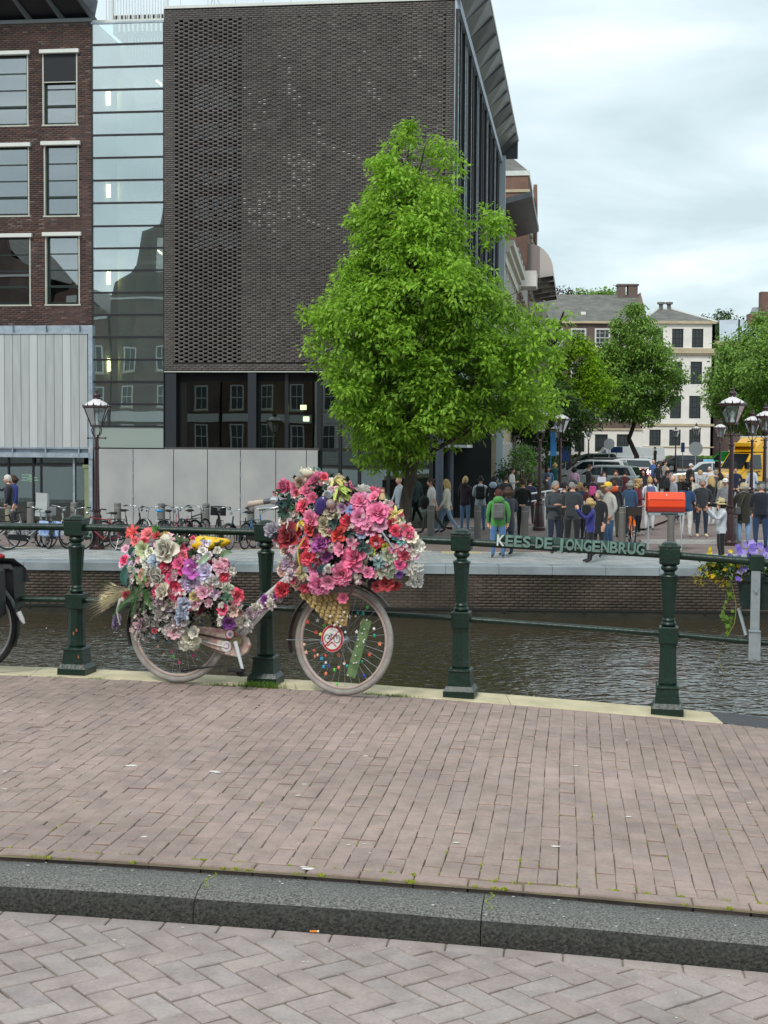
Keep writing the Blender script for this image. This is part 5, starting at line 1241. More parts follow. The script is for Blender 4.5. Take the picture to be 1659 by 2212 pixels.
def tree(name, label, base, H, crown, z0, leafm, nclump, per, L_, seed, trunk_r, group=None, lean=(0, 0), cl=.34, shade=.5, limbs=16):
 """crown(t, a): radius of the crown at height share t and direction a"""
 rnd = random.Random(seed); rng = np.random.default_rng(seed)
 t_ = thing(name, label, 'tree', base, group); mb = MB(); top = Vector((lean[0], lean[1], H * .93))
 tr = branch(mb, Vector((0, 0, -.1)), top, trunk_r, trunk_r * .08, rnd, 9)
 mb.lathe([(trunk_r * 1.5, -.05), (trunk_r * 1.15, .15), (trunk_r, .4)], 9, sharp=False, smooth=True)
 ax = lambda z: Vector((lean[0] * z / H, lean[1] * z / H, z))
 for k in range(limbs):
  t0 = k / limbs; z = z0 + (H - z0) * (t0 * .85); a = k * 2.4 + rnd.uniform(-.3, .3); zz = min(H * .97, z + (H - z0) * .16)
  r_ = crown((zz - z0) / (H - z0), a) * .8; p1 = ax(zz) + Vector((r_ * math.cos(a), r_ * math.sin(a), 0))
  pts = branch(mb, ax(z), p1, trunk_r * (.5 - .35 * t0), .012, rnd, 4)
  for q in range(3):
   b = pts[2 + (q % 2)]; a2 = a + rnd.uniform(-1.1, 1.1); branch(mb, b, b + Vector((math.cos(a2), math.sin(a2), .55)) * r_ * .45, trunk_r * .12, .006, rnd, 3)
 mb.build('trunk', m_bark, t_)
 C = []
 while len(C) < nclump:
  t0 = rnd.random(); a = rnd.uniform(0, 2 * math.pi); R_ = crown(t0, a)
  if rnd.random() > (R_ / 4.0) ** 1.7 + .06: continue
  rr = R_ * (rnd.random() ** .38); z = z0 + (H - z0) * t0; rr *= 1 + .42 * mnoise.noise(Vector((math.cos(a) * 2.2, math.sin(a) * 2.2, z * (5.5 / (H - z0)) + seed))); p = ax(z) + Vector((rr * math.cos(a), rr * math.sin(a), rnd.uniform(-.2, .2)))
  nv = mnoise.noise(p * .9 + Vector((seed, 0, 0)))
  if nv < -.06 and rnd.random() < .9: continue          # gaps between the boughs
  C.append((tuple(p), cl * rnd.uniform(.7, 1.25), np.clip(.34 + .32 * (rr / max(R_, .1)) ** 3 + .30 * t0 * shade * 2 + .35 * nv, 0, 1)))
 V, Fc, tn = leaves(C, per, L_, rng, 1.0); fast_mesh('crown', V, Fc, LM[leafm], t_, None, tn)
 return t_
# main tree: outline read off the photograph (half widths left / right of the trunk line at each height)
TY = 38.2; tb = PY(876, 1150, TY); Ht = PY(880, 276, TY).z + 1.0; zc0 = PY(880, 1003, TY).z + 1.0
prof_ = [(262, 4, 8), (290, 40, 70), (330, 92, 95), (370, 95, 92), (400, 92, 130), (430, 105, 178), (470, 140, 182), (510, 158, 182), (545, 158, 178), (590, 150, 235), (620, 170, 262), (650, 205, 300), (680, 228, 335), (710, 190, 330), (745, 205, 325), (790, 196, 318), (830, 188, 320), (870, 178, 305), (900, 160, 270), (930, 150, 190), (960, 140, 90), (985, 120, 60), (1004, 60, 20)]
sc_ = TY / F
def crown_main(t0, a):
 py_ = 1003 + (262 - 1003) * t0
 for (y0, l0, r0), (y1, l1, r1) in zip(prof_, prof_[1:]):
  if y0 <= py_ <= y1:
   k = (py_ - y0) / (y1 - y0); l = (l0 + (l1 - l0) * k) * .93; r_ = r0 + (r1 - r0) * k; break
 else: l = r_ = 10
 c_ = math.cos(a); side = r_ * max(c_, 0) + l * max(-c_, 0); dep = (l + r_) / 2
 return max(.05, sc_ * math.hypot(side, dep * math.sin(a)) * (1 + .10 * math.sin(3 * a + t0 * 9)) * .93)
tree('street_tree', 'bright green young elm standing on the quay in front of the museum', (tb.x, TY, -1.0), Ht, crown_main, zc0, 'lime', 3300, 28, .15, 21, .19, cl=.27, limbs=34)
def cone(R0, R1=None, pw=.8, low=.35):
 def f(t0, a):
  return R0 * (min(1, (t0 + .08) / low) ** .6) * (1 - max(0, (t0 - low) / (1 - low)) ** 1.6) * (1 + .16 * math.sin(3 * a + 7 * t0) + .10 * math.sin(5 * a - 9 * t0)) + .15
 return f
def tpos(px_, Y): return (PY(px_, 1000, Y).x, Y, gz(Y))
def hgt(py_, Y): return PY(1300, py_, Y).z - gz(Y)
tree('street_tree', 'slim yellow green young tree before the brown brick house', tpos(1247, 100), hgt(722, 100), cone(2.3, low=.4), hgt(915, 100), 'yellow', 520, 22, .26, 4, .12, cl=.5, limbs=10)
tree('street_tree', 'broad mid green tree on the square in front of the white house', tpos(1367, 112), hgt(655, 112), cone(3.3, low=.36), hgt(910, 112), 'green', 1250, 22, .28, 5, .24, cl=.6, limbs=14)
tree('street_tree', 'large dark green tree at the right edge behind the yellow truck', tpos(1646, 98), hgt(672, 98), cone(4.0, low=.36), hgt(930, 98), 'green', 1300, 22, .28, 6, .24, cl=.6, limbs=12)
tree('street_tree', 'lower green tree left of the large one at the right edge', tpos(1612, 108), hgt(742, 108), cone(2.7, low=.4), hgt(925, 108), 'green', 700, 20, .30, 8, .2, cl=.6, limbs=10)
tree('street_tree', 'tall green tree cut off by the right edge of the view', tpos(1712, 92), hgt(640, 92), cone(3.8, low=.4), hgt(920, 92), 'green', 800, 22, .28, 9, .24, cl=.6, limbs=10)
tree('street_tree', 'dark green tree behind the right side of the elm crown', tpos(1182, 84), hgt(820, 84), cone(2.4, low=.45), hgt(965, 84), 'dark', 420, 20, .26, 10, .12, cl=.5, limbs=8)
for px_, py_, Y, lf, R_, lb, sd in ((1205, 622, 175, 'copper', 3.2, 'dark copper tree top showing above the tiled roof', 31), (1262, 618, 185, 'green', 3.4, 'round green tree top above the tiled roof ridge', 32), (1300, 622, 182, 'green', 3.0, 'second green tree top above the tiled roof, lower one', 33), (1550, 672, 175, 'dark', 3.8, 'sparse dark tree behind the white house roof', 34), (1530, 690, 180, 'dark', 3.0, 'lower sparse dark tree beside the white house roof', 35)):
 tree('garden_tree', lb, tpos(px_, Y), hgt(py_, Y), lambda t0, a, R_=R_: R_ * math.sin(math.pi * min(1, t0 * .9 + .1)) ** .6 + .3, hgt(py_ + 110, Y), lf, 260, 16, .4, sd, .25, cl=.8, limbs=8)
def bush(name, label, p, R_, H, lf, n, seed, L_=.14, cat='bush', cl=.3):
 rnd = random.Random(seed); rng = np.random.default_rng(seed); t_ = thing(name, label, cat, p); mb = MB()
 for k in range(7):
  a = k * .9; branch(mb, Vector((0, 0, 0)), Vector((R_ * .6 * math.cos(a), R_ * .6 * math.sin(a), H * .8)), .03, .008, rnd, 3)
 mb.build('stems', m_bark, t_); C = []
 for _ in range(n):
  a = rnd.uniform(0, 6.28); z = rnd.random(); rr = R_ * math.sin(math.pi * (z * .85 + .12)) ** .6 * rnd.random() ** .4
  C.append(((rr * math.cos(a), rr * math.sin(a), H * z), cl * rnd.uniform(.7, 1.2), np.clip(.3 + .5 * z + rnd.uniform(-.2, .2), 0, 1)))
 V, Fc, tn = leaves(C, 20, L_, rng, 1.0); fast_mesh('foliage', V, Fc, LM[lf], t_, None, tn); return t_
bush('bush', 'grey green loose bush at the street side behind the lamp post', tpos(1158, 74), 1.3, 2.5, 'dark', 130, 41)
bush('climbing_shrub', 'green climbing shrub above the wooden planter near the museum columns', tpos(1128, 66), .95, 2.6, 'green', 110, 42)
bush('climbing_shrub', 'low leafy shrub with pale flowers at the museum corner', tpos(1096, 64), .6, 1.9, 'dark', 60, 43)
mb = MB(); p = tpos(1122, 62); mb.bbox((p[0] - 1.9, 61.5, -1), (p[0] + .9, 62.5, -.15), .03); mb.build('wooden_planter', mat('planter_wood', '#3d3630', .9, var=.2, scale=5), None, None, 'long dark wooden planter with trimmed green plants in front of the canal houses', 'planter')
# green strip and low railing before the far houses
hedge = []; rg = random.Random(77); V = []; Fc = []; T = []
for _ in range(9000):
 x = rg.uniform(16, 47); y = rg.uniform(134, 138); z0 = gz(135); h = rg.uniform(.25, 1.25); o = len(V); w_ = .09; lx = rg.uniform(-.25, .25)
 V.extend([(x - w_, y, z0 + h * .3), (x + w_, y, z0 + h * .3), (x + lx + w_, y - .05, z0 + h), (x + lx - w_, y - .05, z0 + h)]); Fc.append((o, o + 1, o + 2, o + 3)); T.append(rg.random())
fast_mesh('verge_plants', V, Fc, LM['green'], None, 'stuff', T, label='rough green planting behind the low railing of the square', cat='planting')
t_ = thing('low_fence', 'low green railing along the planted strip of the square', 'fence', (30, 133.6, gz(133)), static=True); z0 = gz(133)
mb = MB(); mb.box((16, 133.5, z0 + .95), (47, 133.6, z0 + 1.02)); mb.box((16, 133.5, z0 + .5), (47, 133.58, z0 + .54)); mb.build('rail', m_green, t_)
x = 16
while x < 47: mb = MB(); mb.box((x, 133.5, z0), (x + .08, 133.6, z0 + 1.05)); mb.build('post', m_green, t_); x += 1.9
mb = MB(); mb.box((14, 133.0, z0 - .1), (48, 133.4, z0 + .28)); mb.build('brick_edging', m_brn, None, 'structure')
# =================================================================== PEOPLE
SK = mat('skin', '#d3a48e', .6); SKT = mat('skin_tanned', '#bd8a72', .6)
def cloth(h, n=None): return mat('cloth_' + h.strip('#'), h, .9, var=.12, scale=9, bump=.25, bscale=30, sheen=.2)
HAIR = {k: mat('hair_' + k, v, .75, var=.25, scale=40, bump=.5, bscale=60, stretch=(1, 1, .3)) for k, v in dict(blonde='#b79a66', brown='#3f2a1e', dark='#17110e', grey='#8b8782', white='#c9c5bc', auburn='#4a1f1a', none='#a9745c').items()}
m_eye = mat('eye_dark', '#1b1512', .4); m_lip = mat('lip', '#8a4a42', .6)
# joints for a 1.75 m figure facing -y
def skel(pose):
 J = {'pel': (0, 0, .96, .135), 'wai': (0, .0, 1.10, .118), 'che': (0, .01, 1.28, .138), 'sho': (0, .01, 1.41, .105), 'nek': (0, .0, 1.50, .052), 'nk2': (0, -.01, 1.555, .05)}
 E = [('pel', 'wai'), ('wai', 'che'), ('che', 'sho'), ('sho', 'nek'), ('nek', 'nk2')]
 for s, n in ((-1, 'r'), (1, 'l')):
  hip = (s * .095, 0, .90, .096)
  st = .0
  if pose == 'walk': st = .28 * s
  if pose == 'walk2': st = -.28 * s
  kx = s * .10; kne = (kx, -st * .55 - .015, .50, .066); ank = (s * .105, -st * .9 + (.14 if st < 0 else 0), .085 if st >= 0 else .13, .038); toe = (s * .125, -st * .9 + (.14 if st < 0 else 0) - .15, .035 if st >= 0 else .05, .034)
  J['hip' + n] = hip; J['kne' + n] = kne; J['cal' + n] = tuple((kne[i] * .6 + ank[i] * .4) + (0, .02, 0)[i] for i in range(3)) + (.054,); J['ank' + n] = ank; J['toe' + n] = toe
  E += [('pel', 'hip' + n), ('hip' + n, 'kne' + n), ('kne' + n, 'cal' + n), ('cal' + n, 'ank' + n), ('ank' + n, 'toe' + n)]
  sh = (s * .175, .015, 1.40, .062)
  P = {'stand': ((s * .225, .02, 1.13), (s * .21, -.06, .89), (s * .20, -.075, .80)),
             'walk': ((s * .22, .05 * s, 1.13), (s * .22, -.02 - .16 * -s, .90), (s * .215, -.05 + .19 * s, .81)),
             'walk2': ((s * .22, -.05 * s, 1.13), (s * .22, -.02 + .16 * -s, .90), (s * .215, -.05 - .19 * s, .81)),
             'crossed': ((s * .225, -.03, 1.14), (-s * .02, -.235, 1.16 + .03 * s), (-s * .11, -.235, 1.17 + .03 * s)),
             'photo': ((s * .22, -.15, 1.20), (s * .10, -.34, 1.46), (s * .055, -.33, 1.53)),
             'pockets': ((s * .265, .03, 1.13), (s * .19, -.05, .94), (s * .165, -.08, .90)),
             'phone': ((s * .21, .0, 1.13), (s * .10, -.24, 1.14), (s * .05, -.27, 1.17)),
             'behind': ((s * .235, .06, 1.13), (s * .09, .17, .98), (s * .03, .18, .97)),
             'point': ((s * .22, .0, 1.14), (s * .20, -.06, .92), (s * .19, -.08, .84)) if s > 0 else ((-.20, -.20, 1.30), (-.15, -.42, 1.38), (-.12, -.50, 1.39))}[pose]
  el, wr, ha = P; J['sh' + n] = sh; J['el' + n] = el + (.043,); J['wr' + n] = wr + (.028,); J['ha' + n] = ha + (.036,)
  E += [('sho', 'sh' + n), ('sh' + n, 'el' + n), ('el' + n, 'wr' + n), ('wr' + n, 'ha' + n)]
  d = (Vector(ha) - Vector(wr)).normalized(); x = Vector((1, 0, 0)) - d * d.x; x = x.normalized() if x.length > .1 else Vector((0, 0, 1)); yv = d.cross(x)
  for q, (sp_, l) in enumerate(((-1.1, .050), (-.35, .060), (.4, .056), (1.1, .042))):
   f = Vector(ha) + yv * sp_ * .020 + d * .02; t_ = f + d * l * .8 - x * s * .018; J['f%d%s' % (q, n)] = tuple(t_) + (.009,); E.append(('ha' + n, 'f%d%s' % (q, n)))
  t_ = Vector(wr) + (Vector(ha) - Vector(wr)) * .6 - yv * .05 + d * .02; J['th' + n] = tuple(t_) + (.011,); E.append(('ha' + n, 'th' + n))
 return J, E
BODY = {}
def head_geo():
 """head with brow, nose, mouth, chin and ears; facing -y, centre of the skull at the origin"""
 n, k = 14, 11; V = []
 for i in range(k + 1):
  th = math.pi * i / k
  for j in range(n):
   ph = 2 * math.pi * j / n; x, y, z = math.sin(th) * math.cos(ph), math.sin(th) * math.sin(ph), math.cos(th)
   fx = .076 * x; fy = .096 * y; fz_ = .118 * z
   if z < -.1: fx *= 1 + .28 * (z + .1); fy = fy * (1 + .15 * (z + .1)) - .008 * (z < -.3)
   if y < -.85 and -.35 < z < .25: fy -= .020 * (1 - abs(z + .08) / .35)      # nose
   if y < -.7 and .05 < z < .3 and abs(x) > .12: fy += .007
   V.append((fx, fy, fz_))
 Fc = [(i * n + j, (i + 1) * n + j, (i + 1) * n + (j + 1) % n, i * n + (j + 1) % n) for i in range(k) for j in range(n)]
 return V, Fc
def body(pose):
 """one continuous skinned surface; material slots: 0 skin 1 top 2 trousers 3 shoes 4 forearm 5 eye 6 lip 7 coat skirt 8 calf"""
 if pose in BODY: return BODY[pose]
 J, E = skel(pose); names = list(J); ix = {n: i for i, n in enumerate(names)}
 me = bpy.data.meshes.new('tmp'); me.from_pydata([J[n][:3] for n in names], [(ix[a], ix[b]) for a, b in E], [])
 o = bpy.data.objects.new('tmp', me); col.objects.link(o); m = o.modifiers.new('s', 'SKIN'); m.use_smooth_shade = True
 sv = me.skin_vertices[0].data
 for n, i in ix.items():
  r_ = J[n][3]; fl = .72 if n in ('pel', 'wai', 'che', 'sho') else (.9 if n[:3] == 'toe' else 1)
  sv[i].radius = (r_, r_ * fl) if n not in ('pel', 'wai', 'che', 'sho') else (r_ * .78, r_ * 1.05)
 sv[ix['pel']].use_root = True
 m2 = o.modifiers.new('u', 'SUBSURF'); m2.levels = 1
 dg = bpy.context.evaluated_depsgraph_get(); em = bpy.data.meshes.new_from_object(o.evaluated_get(dg))
 V = [v.co.copy() for v in em.vertices]; Fc = [tuple(p.vertices) for p in em.polygons]
 bpy.data.objects.remove(o); bpy.data.meshes.remove(me); bpy.data.meshes.remove(em)
 def seg(p, a, b):
  a, b = Vector(J[a][:3]), Vector(J[b][:3]); t_ = max(0, min(1, (p - a).dot(b - a) / (b - a).length_squared)); return (p - a.lerp(b, t_)).length
 segs = {'hand': [(a, b) for a, b in E if a[:2] in ('ha',)], 'fore': [('elr', 'wrr'), ('ell', 'wrl')], 'hand2': [('wrr', 'har'), ('wrl', 'hal')], 'uarm': [('shr', 'elr'), ('shl', 'ell'), ('sho', 'shr'), ('sho', 'shl')], 'tor': [('pel', 'wai'), ('wai', 'che'), ('che', 'sho')], 'neck': [('nek', 'nk2')], 'leg': [('pel', 'hipr'), ('pel', 'hipl'), ('hipr', 'kner'), ('hipl', 'knel')], 'calf': [('kner', 'calr'), ('knel', 'call'), ('calr', 'ankr'), ('call', 'ankl')], 'foot': [('ankr', 'toer'), ('ankl', 'toel')]}
 slot = {'hand': 0, 'hand2': 0, 'fore': 4, 'uarm': 1, 'tor': 1, 'neck': 0, 'leg': 2, 'calf': 8, 'foot': 3}
 mb = MB(); mi = []
 for f in Fc:
  c = sum((V[i] for i in f), Vector()) / len(f); best = min(((seg(c, a, b) / (1.6 if k == 'tor' else 1), k) for k, ss in segs.items() for a, b in ss))[1]; s_ = slot[best]
  if s_ == 1 and best == 'tor' and c.z < .99: s_ = 7
  if s_ == 2 and c.z > .80 : s_ = 7
  mi.append(s_)
 for f, s_ in zip(Fc, mi): pass
 mb.v = [tuple(v) for v in V]; mb.f = Fc; mb.m = mi; mb.s = [True] * len(Fc)
 hv, hf = head_geo(); H_ = Vector((0, -.022, 1.638)); mb.add([Vector(v) + H_ for v in hv], hf, 0, True)
 for s in (-1, 1):
  mb.sph(H_ + Vector((s * .030, -.086, .016)), (.012, .008, .0075), 6, 4, 5); mb.sph(H_ + Vector((s * .078, .006, -.002)), (.010, .02, .032), 6, 4, 0)
 mb.sph(H_ + Vector((0, -.093, -.05)), (.024, .008, .007), 8, 4, 6)
 me = bpy.data.meshes.new('body'); me.from_pydata(mb.v, [], mb.f)
 for q in range(9): me.materials.append(SK)
 me.polygons.foreach_set('material_index', mb.m); me.polygons.foreach_set('use_smooth', mb.s); me.update()
 bmx = bmesh.new(); bmx.from_mesh(me); bmesh.ops.recalc_face_normals(bmx, faces=bmx.faces); bmx.to_mesh(me); bmx.free()
 BODY[pose] = me; return me
HM = {}
def hair_mesh(kind):
 if kind in HM: return HM[kind]
 H_ = Vector((0, -.022, 1.638)); mb = MB(); rnd = random.Random(hash(kind) % 97 if False else len(kind))
 n, k = 14, 8; V = []
 for i in range(k + 1):
  th = math.pi * .62 * i / k
  for j in range(n):
   ph = 2 * math.pi * j / n; y_ = math.sin(ph); front = max(0, -y_); tt = th * (1 - .42 * front ** 1.5) + (.0 if kind == 'short' else .22 * max(0, y_) * i / k)
   r_ = 1.07 + .02 * math.sin(j * 3 + i); V.append((H_.x + .079 * r_ * math.sin(tt) * math.cos(ph), H_.y + .006 + .100 * r_ * math.sin(tt) * y_, H_.z + .004 + .122 * r_ * math.cos(tt)))
 mb.add(V, [(i * n + j, (i + 1) * n + j, (i + 1) * n + (j + 1) % n, i * n + (j + 1) % n) for i in range(k) for j in range(n)], 0, True)
 if kind in ('long', 'bob'):
  L_ = .46 if kind == 'long' else .17; V = []; a0, a1 = R(-35), R(215); m = 12; rows = 7
  for i in range(rows + 1):
   z = H_.z + .04 - L_ * i / rows; rr = .092 + .025 * math.sin(i * .7) + (.02 * i / rows if kind == 'long' else .012)
   for j in range(m + 1):
    a = a0 + (a1 - a0) * j / m; w_ = 1 + .06 * math.sin(j * 2.3 + i); V.append((rr * w_ * math.cos(a), H_.y + .012 + rr * 1.12 * w_ * math.sin(a) + .02 * i / rows, z))
  mb.add(V, [(i * (m + 1) + j, (i + 1) * (m + 1) + j, (i + 1) * (m + 1) + j + 1, i * (m + 1) + j + 1) for i in range(rows) for j in range(m)], 0, True)
 if kind == 'curly':
  for _ in range(40):
   a = rnd.uniform(-.6, 3.7); z = rnd.uniform(-.16, .10); mb.sph((.10 * math.cos(a), H_.y + .01 + .11 * math.sin(a), H_.z + z), rnd.uniform(.028, .042), 6, 4)
 if kind == 'pony':
  mb.tube([H_ + Vector((0, .09, .05)), H_ + Vector((0, .15, .03)), H_ + Vector((0, .17, -.08)), H_ + Vector((0, .14, -.20))], [.02, .036, .034, .01], 8)
 if kind == 'bun': mb.sph(H_ + Vector((0, .11, .06)), .045, 8, 6)
 HM[kind] = mb; me = bpy.data.meshes.new('hair'); me.from_pydata(mb.v, [], mb.f); me.materials.append(HAIR['dark']); me.polygons.foreach_set('use_smooth', [True] * len(mb.f)); me.update(); HM[kind] = me
 return me
def cap_mb(kind):
 H_ = Vector((0, -.022, 1.638)); mb = MB()
 if kind == 'cap':
  mb.lathe([(.088, .02), (.092, .05), (.084, .10), (.05, .132), (.0001, .14)], 14, c=(0, H_.y + .004, H_.z), sharp=False)
  mb.add([(-.07, H_.y - .07, H_.z + .035), (.07, H_.y - .07, H_.z + .035), (.055, H_.y - .165, H_.z + .02), (-.055, H_.y - .165, H_.z + .02), (-.07, H_.y - .07, H_.z + .045), (.07, H_.y - .07, H_.z + .045), (.055, H_.y - .165, H_.z + .028), (-.055, H_.y - .165, H_.z + .028)], [(3, 2, 1, 0), (4, 5, 6, 7), (0, 1, 5, 4), (1, 2, 6, 5), (2, 3, 7, 6), (3, 0, 4, 7)])
 if kind == 'hat': mb.lathe([(.15, -.03), (.145, -.02), (.10, .04), (.092, .06), (.088, .11), (.05, .14), (.0001, .145)], 16, c=(0, H_.y + .01, H_.z), sharp=False)
 if kind == 'beanie': mb.lathe([(.09, -.02), (.094, .04), (.088, .10), (.05, .135), (.0001, .14)], 14, c=(0, H_.y + .006, H_.z), sharp=False)
 if kind == 'hood': mb.sph((0, .10, 1.49), (.12, .08, .10), 10, 6)
 return mb
def backpack(label, p, h, rz, c, group=None):
 t_ = thing('backpack', label, 'backpack', p, group, rz=rz); t_.scale = (h / 1.75,) * 3; m_ = cloth(c); mb = MB()
 mb.bbox((-.14, .12, 1.02), (.14, .25, 1.44), .035); mb.build('bag', m_, t_)
 mb = MB(); mb.bbox((-.11, .24, 1.06), (.11, .29, 1.24), .02); mb.build('pocket', m_, t_)
 for s in (-1, 1): mb = MB(); mb.tube([(s * .08, .13, 1.42), (s * .10, .03, 1.485), (s * .11, -.10, 1.40), (s * .13, -.10, 1.22), (s * .13, .12, 1.08)], .017, 6, flat=.5); mb.build('strap', cloth('#1a1a1c'), t_)
 return t_
PN = 0
def person(px_, Y, h, face, pose, top, trous, hair, label, hcol='brown', shoes='#2a2a2c', wide=1.0, fore=None, coat=None, cap=None, capc='#15171c', calf=None, hood=None, extra=None, group=None, tan=False):
 """face: 0 looks at the viewer, 90 to the right of the picture, 180 away, -90 to the left"""
 X = PY(px_, 1050, Y).x; t_ = thing('person', label, 'person', (X, Y, gz(Y) if not (45.5 < Y < 62 and 2 < X < 9) else -.925), group, rz=R(face)); k = h / 1.75; wide *= 1.07; t_.scale = (k * wide, k * (.5 + .5 * wide), k)
 skn = SKT if tan else SK; sl = [skn, cloth(top), cloth(trous), cloth(shoes), cloth(top) if fore is None else (skn if fore == 'bare' else cloth(fore)), m_eye, m_lip, cloth(coat) if coat else cloth(top), skn if calf == 'bare' else (cloth(calf) if calf else cloth(trous))]
 b = link('body', body(pose), t_)
 for i, m_ in enumerate(sl): b.material_slots[i].link = 'OBJECT'; b.material_slots[i].material = m_
 # loose upper garment: a shell over trunk, hem below the waist
 ring = lambda rx, ry, z, y=0: [(rx * math.cos(2 * math.pi * j / 16), y + ry * math.sin(2 * math.pi * j / 16), z) for j in range(16)]
 hem = .62 if coat else .90
 pr = [(.155, .118, hem, .0), (.158, .122, (hem + .98) / 2, .0), (.150, .115, 1.0, 0), (.146, .112, 1.12, .0), (.160, .122, 1.28, .005), (.158, .104, 1.38, .01), (.10, .075, 1.46, .008), (.062, .058, 1.50, .0)]
 V = [];
 for q, (rx, ry, z, y) in enumerate(pr):
  rr = ring(rx, ry, z, y); V += [(x * (1 + .03 * math.sin(3 * j + q * 1.7 + PNS[0])), yy * (1 + .04 * math.sin(2.3 * j + q + PNS[0])), zz) for j, (x, yy, zz) in enumerate(rr)]
 mb = MB(); mb.add(V, [(q * 16 + j, q * 16 + (j + 1) % 16, (q + 1) * 16 + (j + 1) % 16, (q + 1) * 16 + j) for q in range(len(pr) - 1) for j in range(16)], 0, True)
 mb.build('coat' if coat else 'shirt', cloth(top), t_); PNS[0] += 1.3
 if hair != 'bald':
  o = link('hair', hair_mesh(hair), t_); o.material_slots[0].link = 'OBJECT'; o.material_slots[0].material = HAIR[hcol]
 if cap: cap_mb(cap).build('cap' if cap == 'cap' else 'hat', cloth(capc), t_)
 if hood: cap_mb('hood').build('hood', cloth(hood), t_)
 return t_
PNS = [0.0]
P = person
g1 = None
P(932, 43.0, 1.68, -88, 'walk', '#cfcdc8', '#3a3f33', 'bun', 'large woman in a white T-shirt walking left past the museum glass', 'brown', '#222', 1.22, fore='bare')
P(965, 43.1, 1.66, -95, 'walk2', '#cfccbc', '#7f99b3', 'long', 'long haired blonde woman in a cream sweater with a green emblem and pale jeans', 'blonde', '#1c1c22')
P(1005, 44.7, 1.72, 150, 'phone', '#2a1e2a', '#5f7c9c', 'pony', 'blonde woman with ponytail in a dark purple hoodie looking down by the entrance', 'blonde', '#c9c5bd', hood='#2a1e2a')
P(1038, 44.5, 1.74, 175, 'phone', '#a9b2ba', '#4a6a90', 'short', 'person in a pale grey sweater with a black backpack, back to the canal', 'dark', '#55504c')
backpack('black patterned backpack on the person in the pale grey sweater', (PY(1038, 1050, 44.5).x, 44.5, -1), 1.74, R(175), '#16191a')
P(1077, 34.0, 1.66, 178, 'stand', '#4a8842', '#4b6f9c', 'short', 'woman in a bright green jacket standing with her back to the canal', 'auburn', '#5c6670', 1.12, hood='#4a8842')
backpack('small grey backpack on the woman in the green jacket', (PY(1077, 1050, 34).x, 34.0, -1), 1.62, R(178), '#5b5c5a')
P(1098, 34.8, 1.69, -150, 'phone', '#1c2230', '#24405e', 'bob', 'brown haired woman in a long navy coat close beside the green jacket', 'brown', '#3a3530', 1.1, coat='#1c2230')
P(1130, 41.5, 1.72, 170, 'behind', '#121416', '#101214', 'short', 'slim man all in black holding his hands behind his back', 'brown', '#15151a')
P(1067, 43.9, 1.74, 160, 'stand', '#17191c', '#1c222c', 'short', 'young man in a black jacket with a pale blue hood and glasses', 'dark', '#333', hood='#9fb2c4')
P(1106, 59.0, 1.68, 60, 'phone', '#c9c8c4', '#5d5550', 'bun', 'woman in a white top before the wooden planter', 'brown')
P(1160, 70.0, 1.84, 10, 'walk', '#77726f', '#15161a', 'short', 'man in a grey sweater walking behind the maroon lamp post', 'dark')
P(1184, 65.0, 1.68, 0, 'stand', '#5b7ba0', '#2b3a55', 'long', 'long haired woman in an open denim jacket right of the lamp post', 'brown')
P(1198, 71.0, 1.74, 160, 'stand', '#22565a', '#20242c', 'bob', 'person in a teal padded jacket near the twin lamp posts', 'blonde')
P(1181, 50.0, 1.62, 100, 'stand', '#17181c', '#15171b', 'short', 'boy in a black hooded top left of the arms crossed man', 'dark', hood='#17181c')
P(1145, 47.0, 1.52, 170, 'stand', '#1b2440', '#1a1d28', 'short', 'child in navy with dark hair behind the man in black', 'dark')
P(1199, 35.7, 1.82, 28, 'crossed', '#3a3f44', '#18263a', 'short', 'grey haired man in a charcoal jacket with his arms crossed', 'grey', '#2c2c2e', 1.1, tan=True)
P(1237, 35.5, 1.85, 150, 'phone', '#2f3338', '#14161c', 'short', 'tall man in a dark grey vest and black cap reading, back half turned', 'grey', '#2a2a2a', 1.12, fore='bare', cap='cap', capc='#20232a')
P(1276, 32.9, 1.50, -85, 'photo', '#2e2f7a', '#101114', 'bob', 'short blonde woman in a violet blue fleece taking a photograph at the quay edge', 'blonde', '#1d1d1f', 1.12)
P(1294, 34.5, 1.63, -40, 'stand', '#15161a', '#15161a', 'bob', 'grey haired woman in a long black coat with a cream scarf', 'grey', '#222', coat='#15161a', hood='#b9ad92')
P(1315, 35.6, 1.80, -70, 'pockets', '#a6a39c', '#2c4a6c', 'short', 'man in a yellow cap and pale grey cardigan with hand in pocket', 'grey', '#9a9a98', 1.12, cap='cap', capc='#e0b83c', tan=True)
P(1267, 40.2, 1.66, -100, 'phone', '#5a1722', '#1a1c26', 'short', 'person in a maroon padded jacket behind the violet fleece', 'dark')
P(1254, 40.4, 1.66, -60, 'stand', '#1e4a7c', '#20242e', 'bob', 'blonde person in a bright blue jacket behind the tall man', 'blonde')
P(1219, 37.8, 1.74, 120, 'stand', '#14161a', '#1b1e26', 'short', 'person in black with a dark patterned cap behind the arms crossed man', 'dark', cap='cap', capc='#241f2c')
P(1272, 61.0, 1.82, 70, 'stand', '#141519', '#15161a', 'short', 'man in a dark suit jacket in the middle of the crowd', 'brown')
P(1240, 64.0, 1.70, 160, 'stand', '#c7a0b8', '#2c3446', 'bob', 'woman in a pale pink jacket with dark hair beside the parked cars', 'dark')
P(1281, 52.0, 1.50, 170, 'stand', '#20222a', '#232a3a', 'pony', 'girl with a bright pink rucksack in front of the cars', 'brown')
backpack('bright pink rucksack on the girl in front of the cars', (PY(1281, 1050, 52).x, 52, -1), 1.5, R(170), '#b8407c')
P(1303, 53.0, 1.66, 20, 'stand', '#5a463c', '#2a2a30', 'long', 'woman with long brown hair in a brown jacket left of the yellow cap', 'brown')
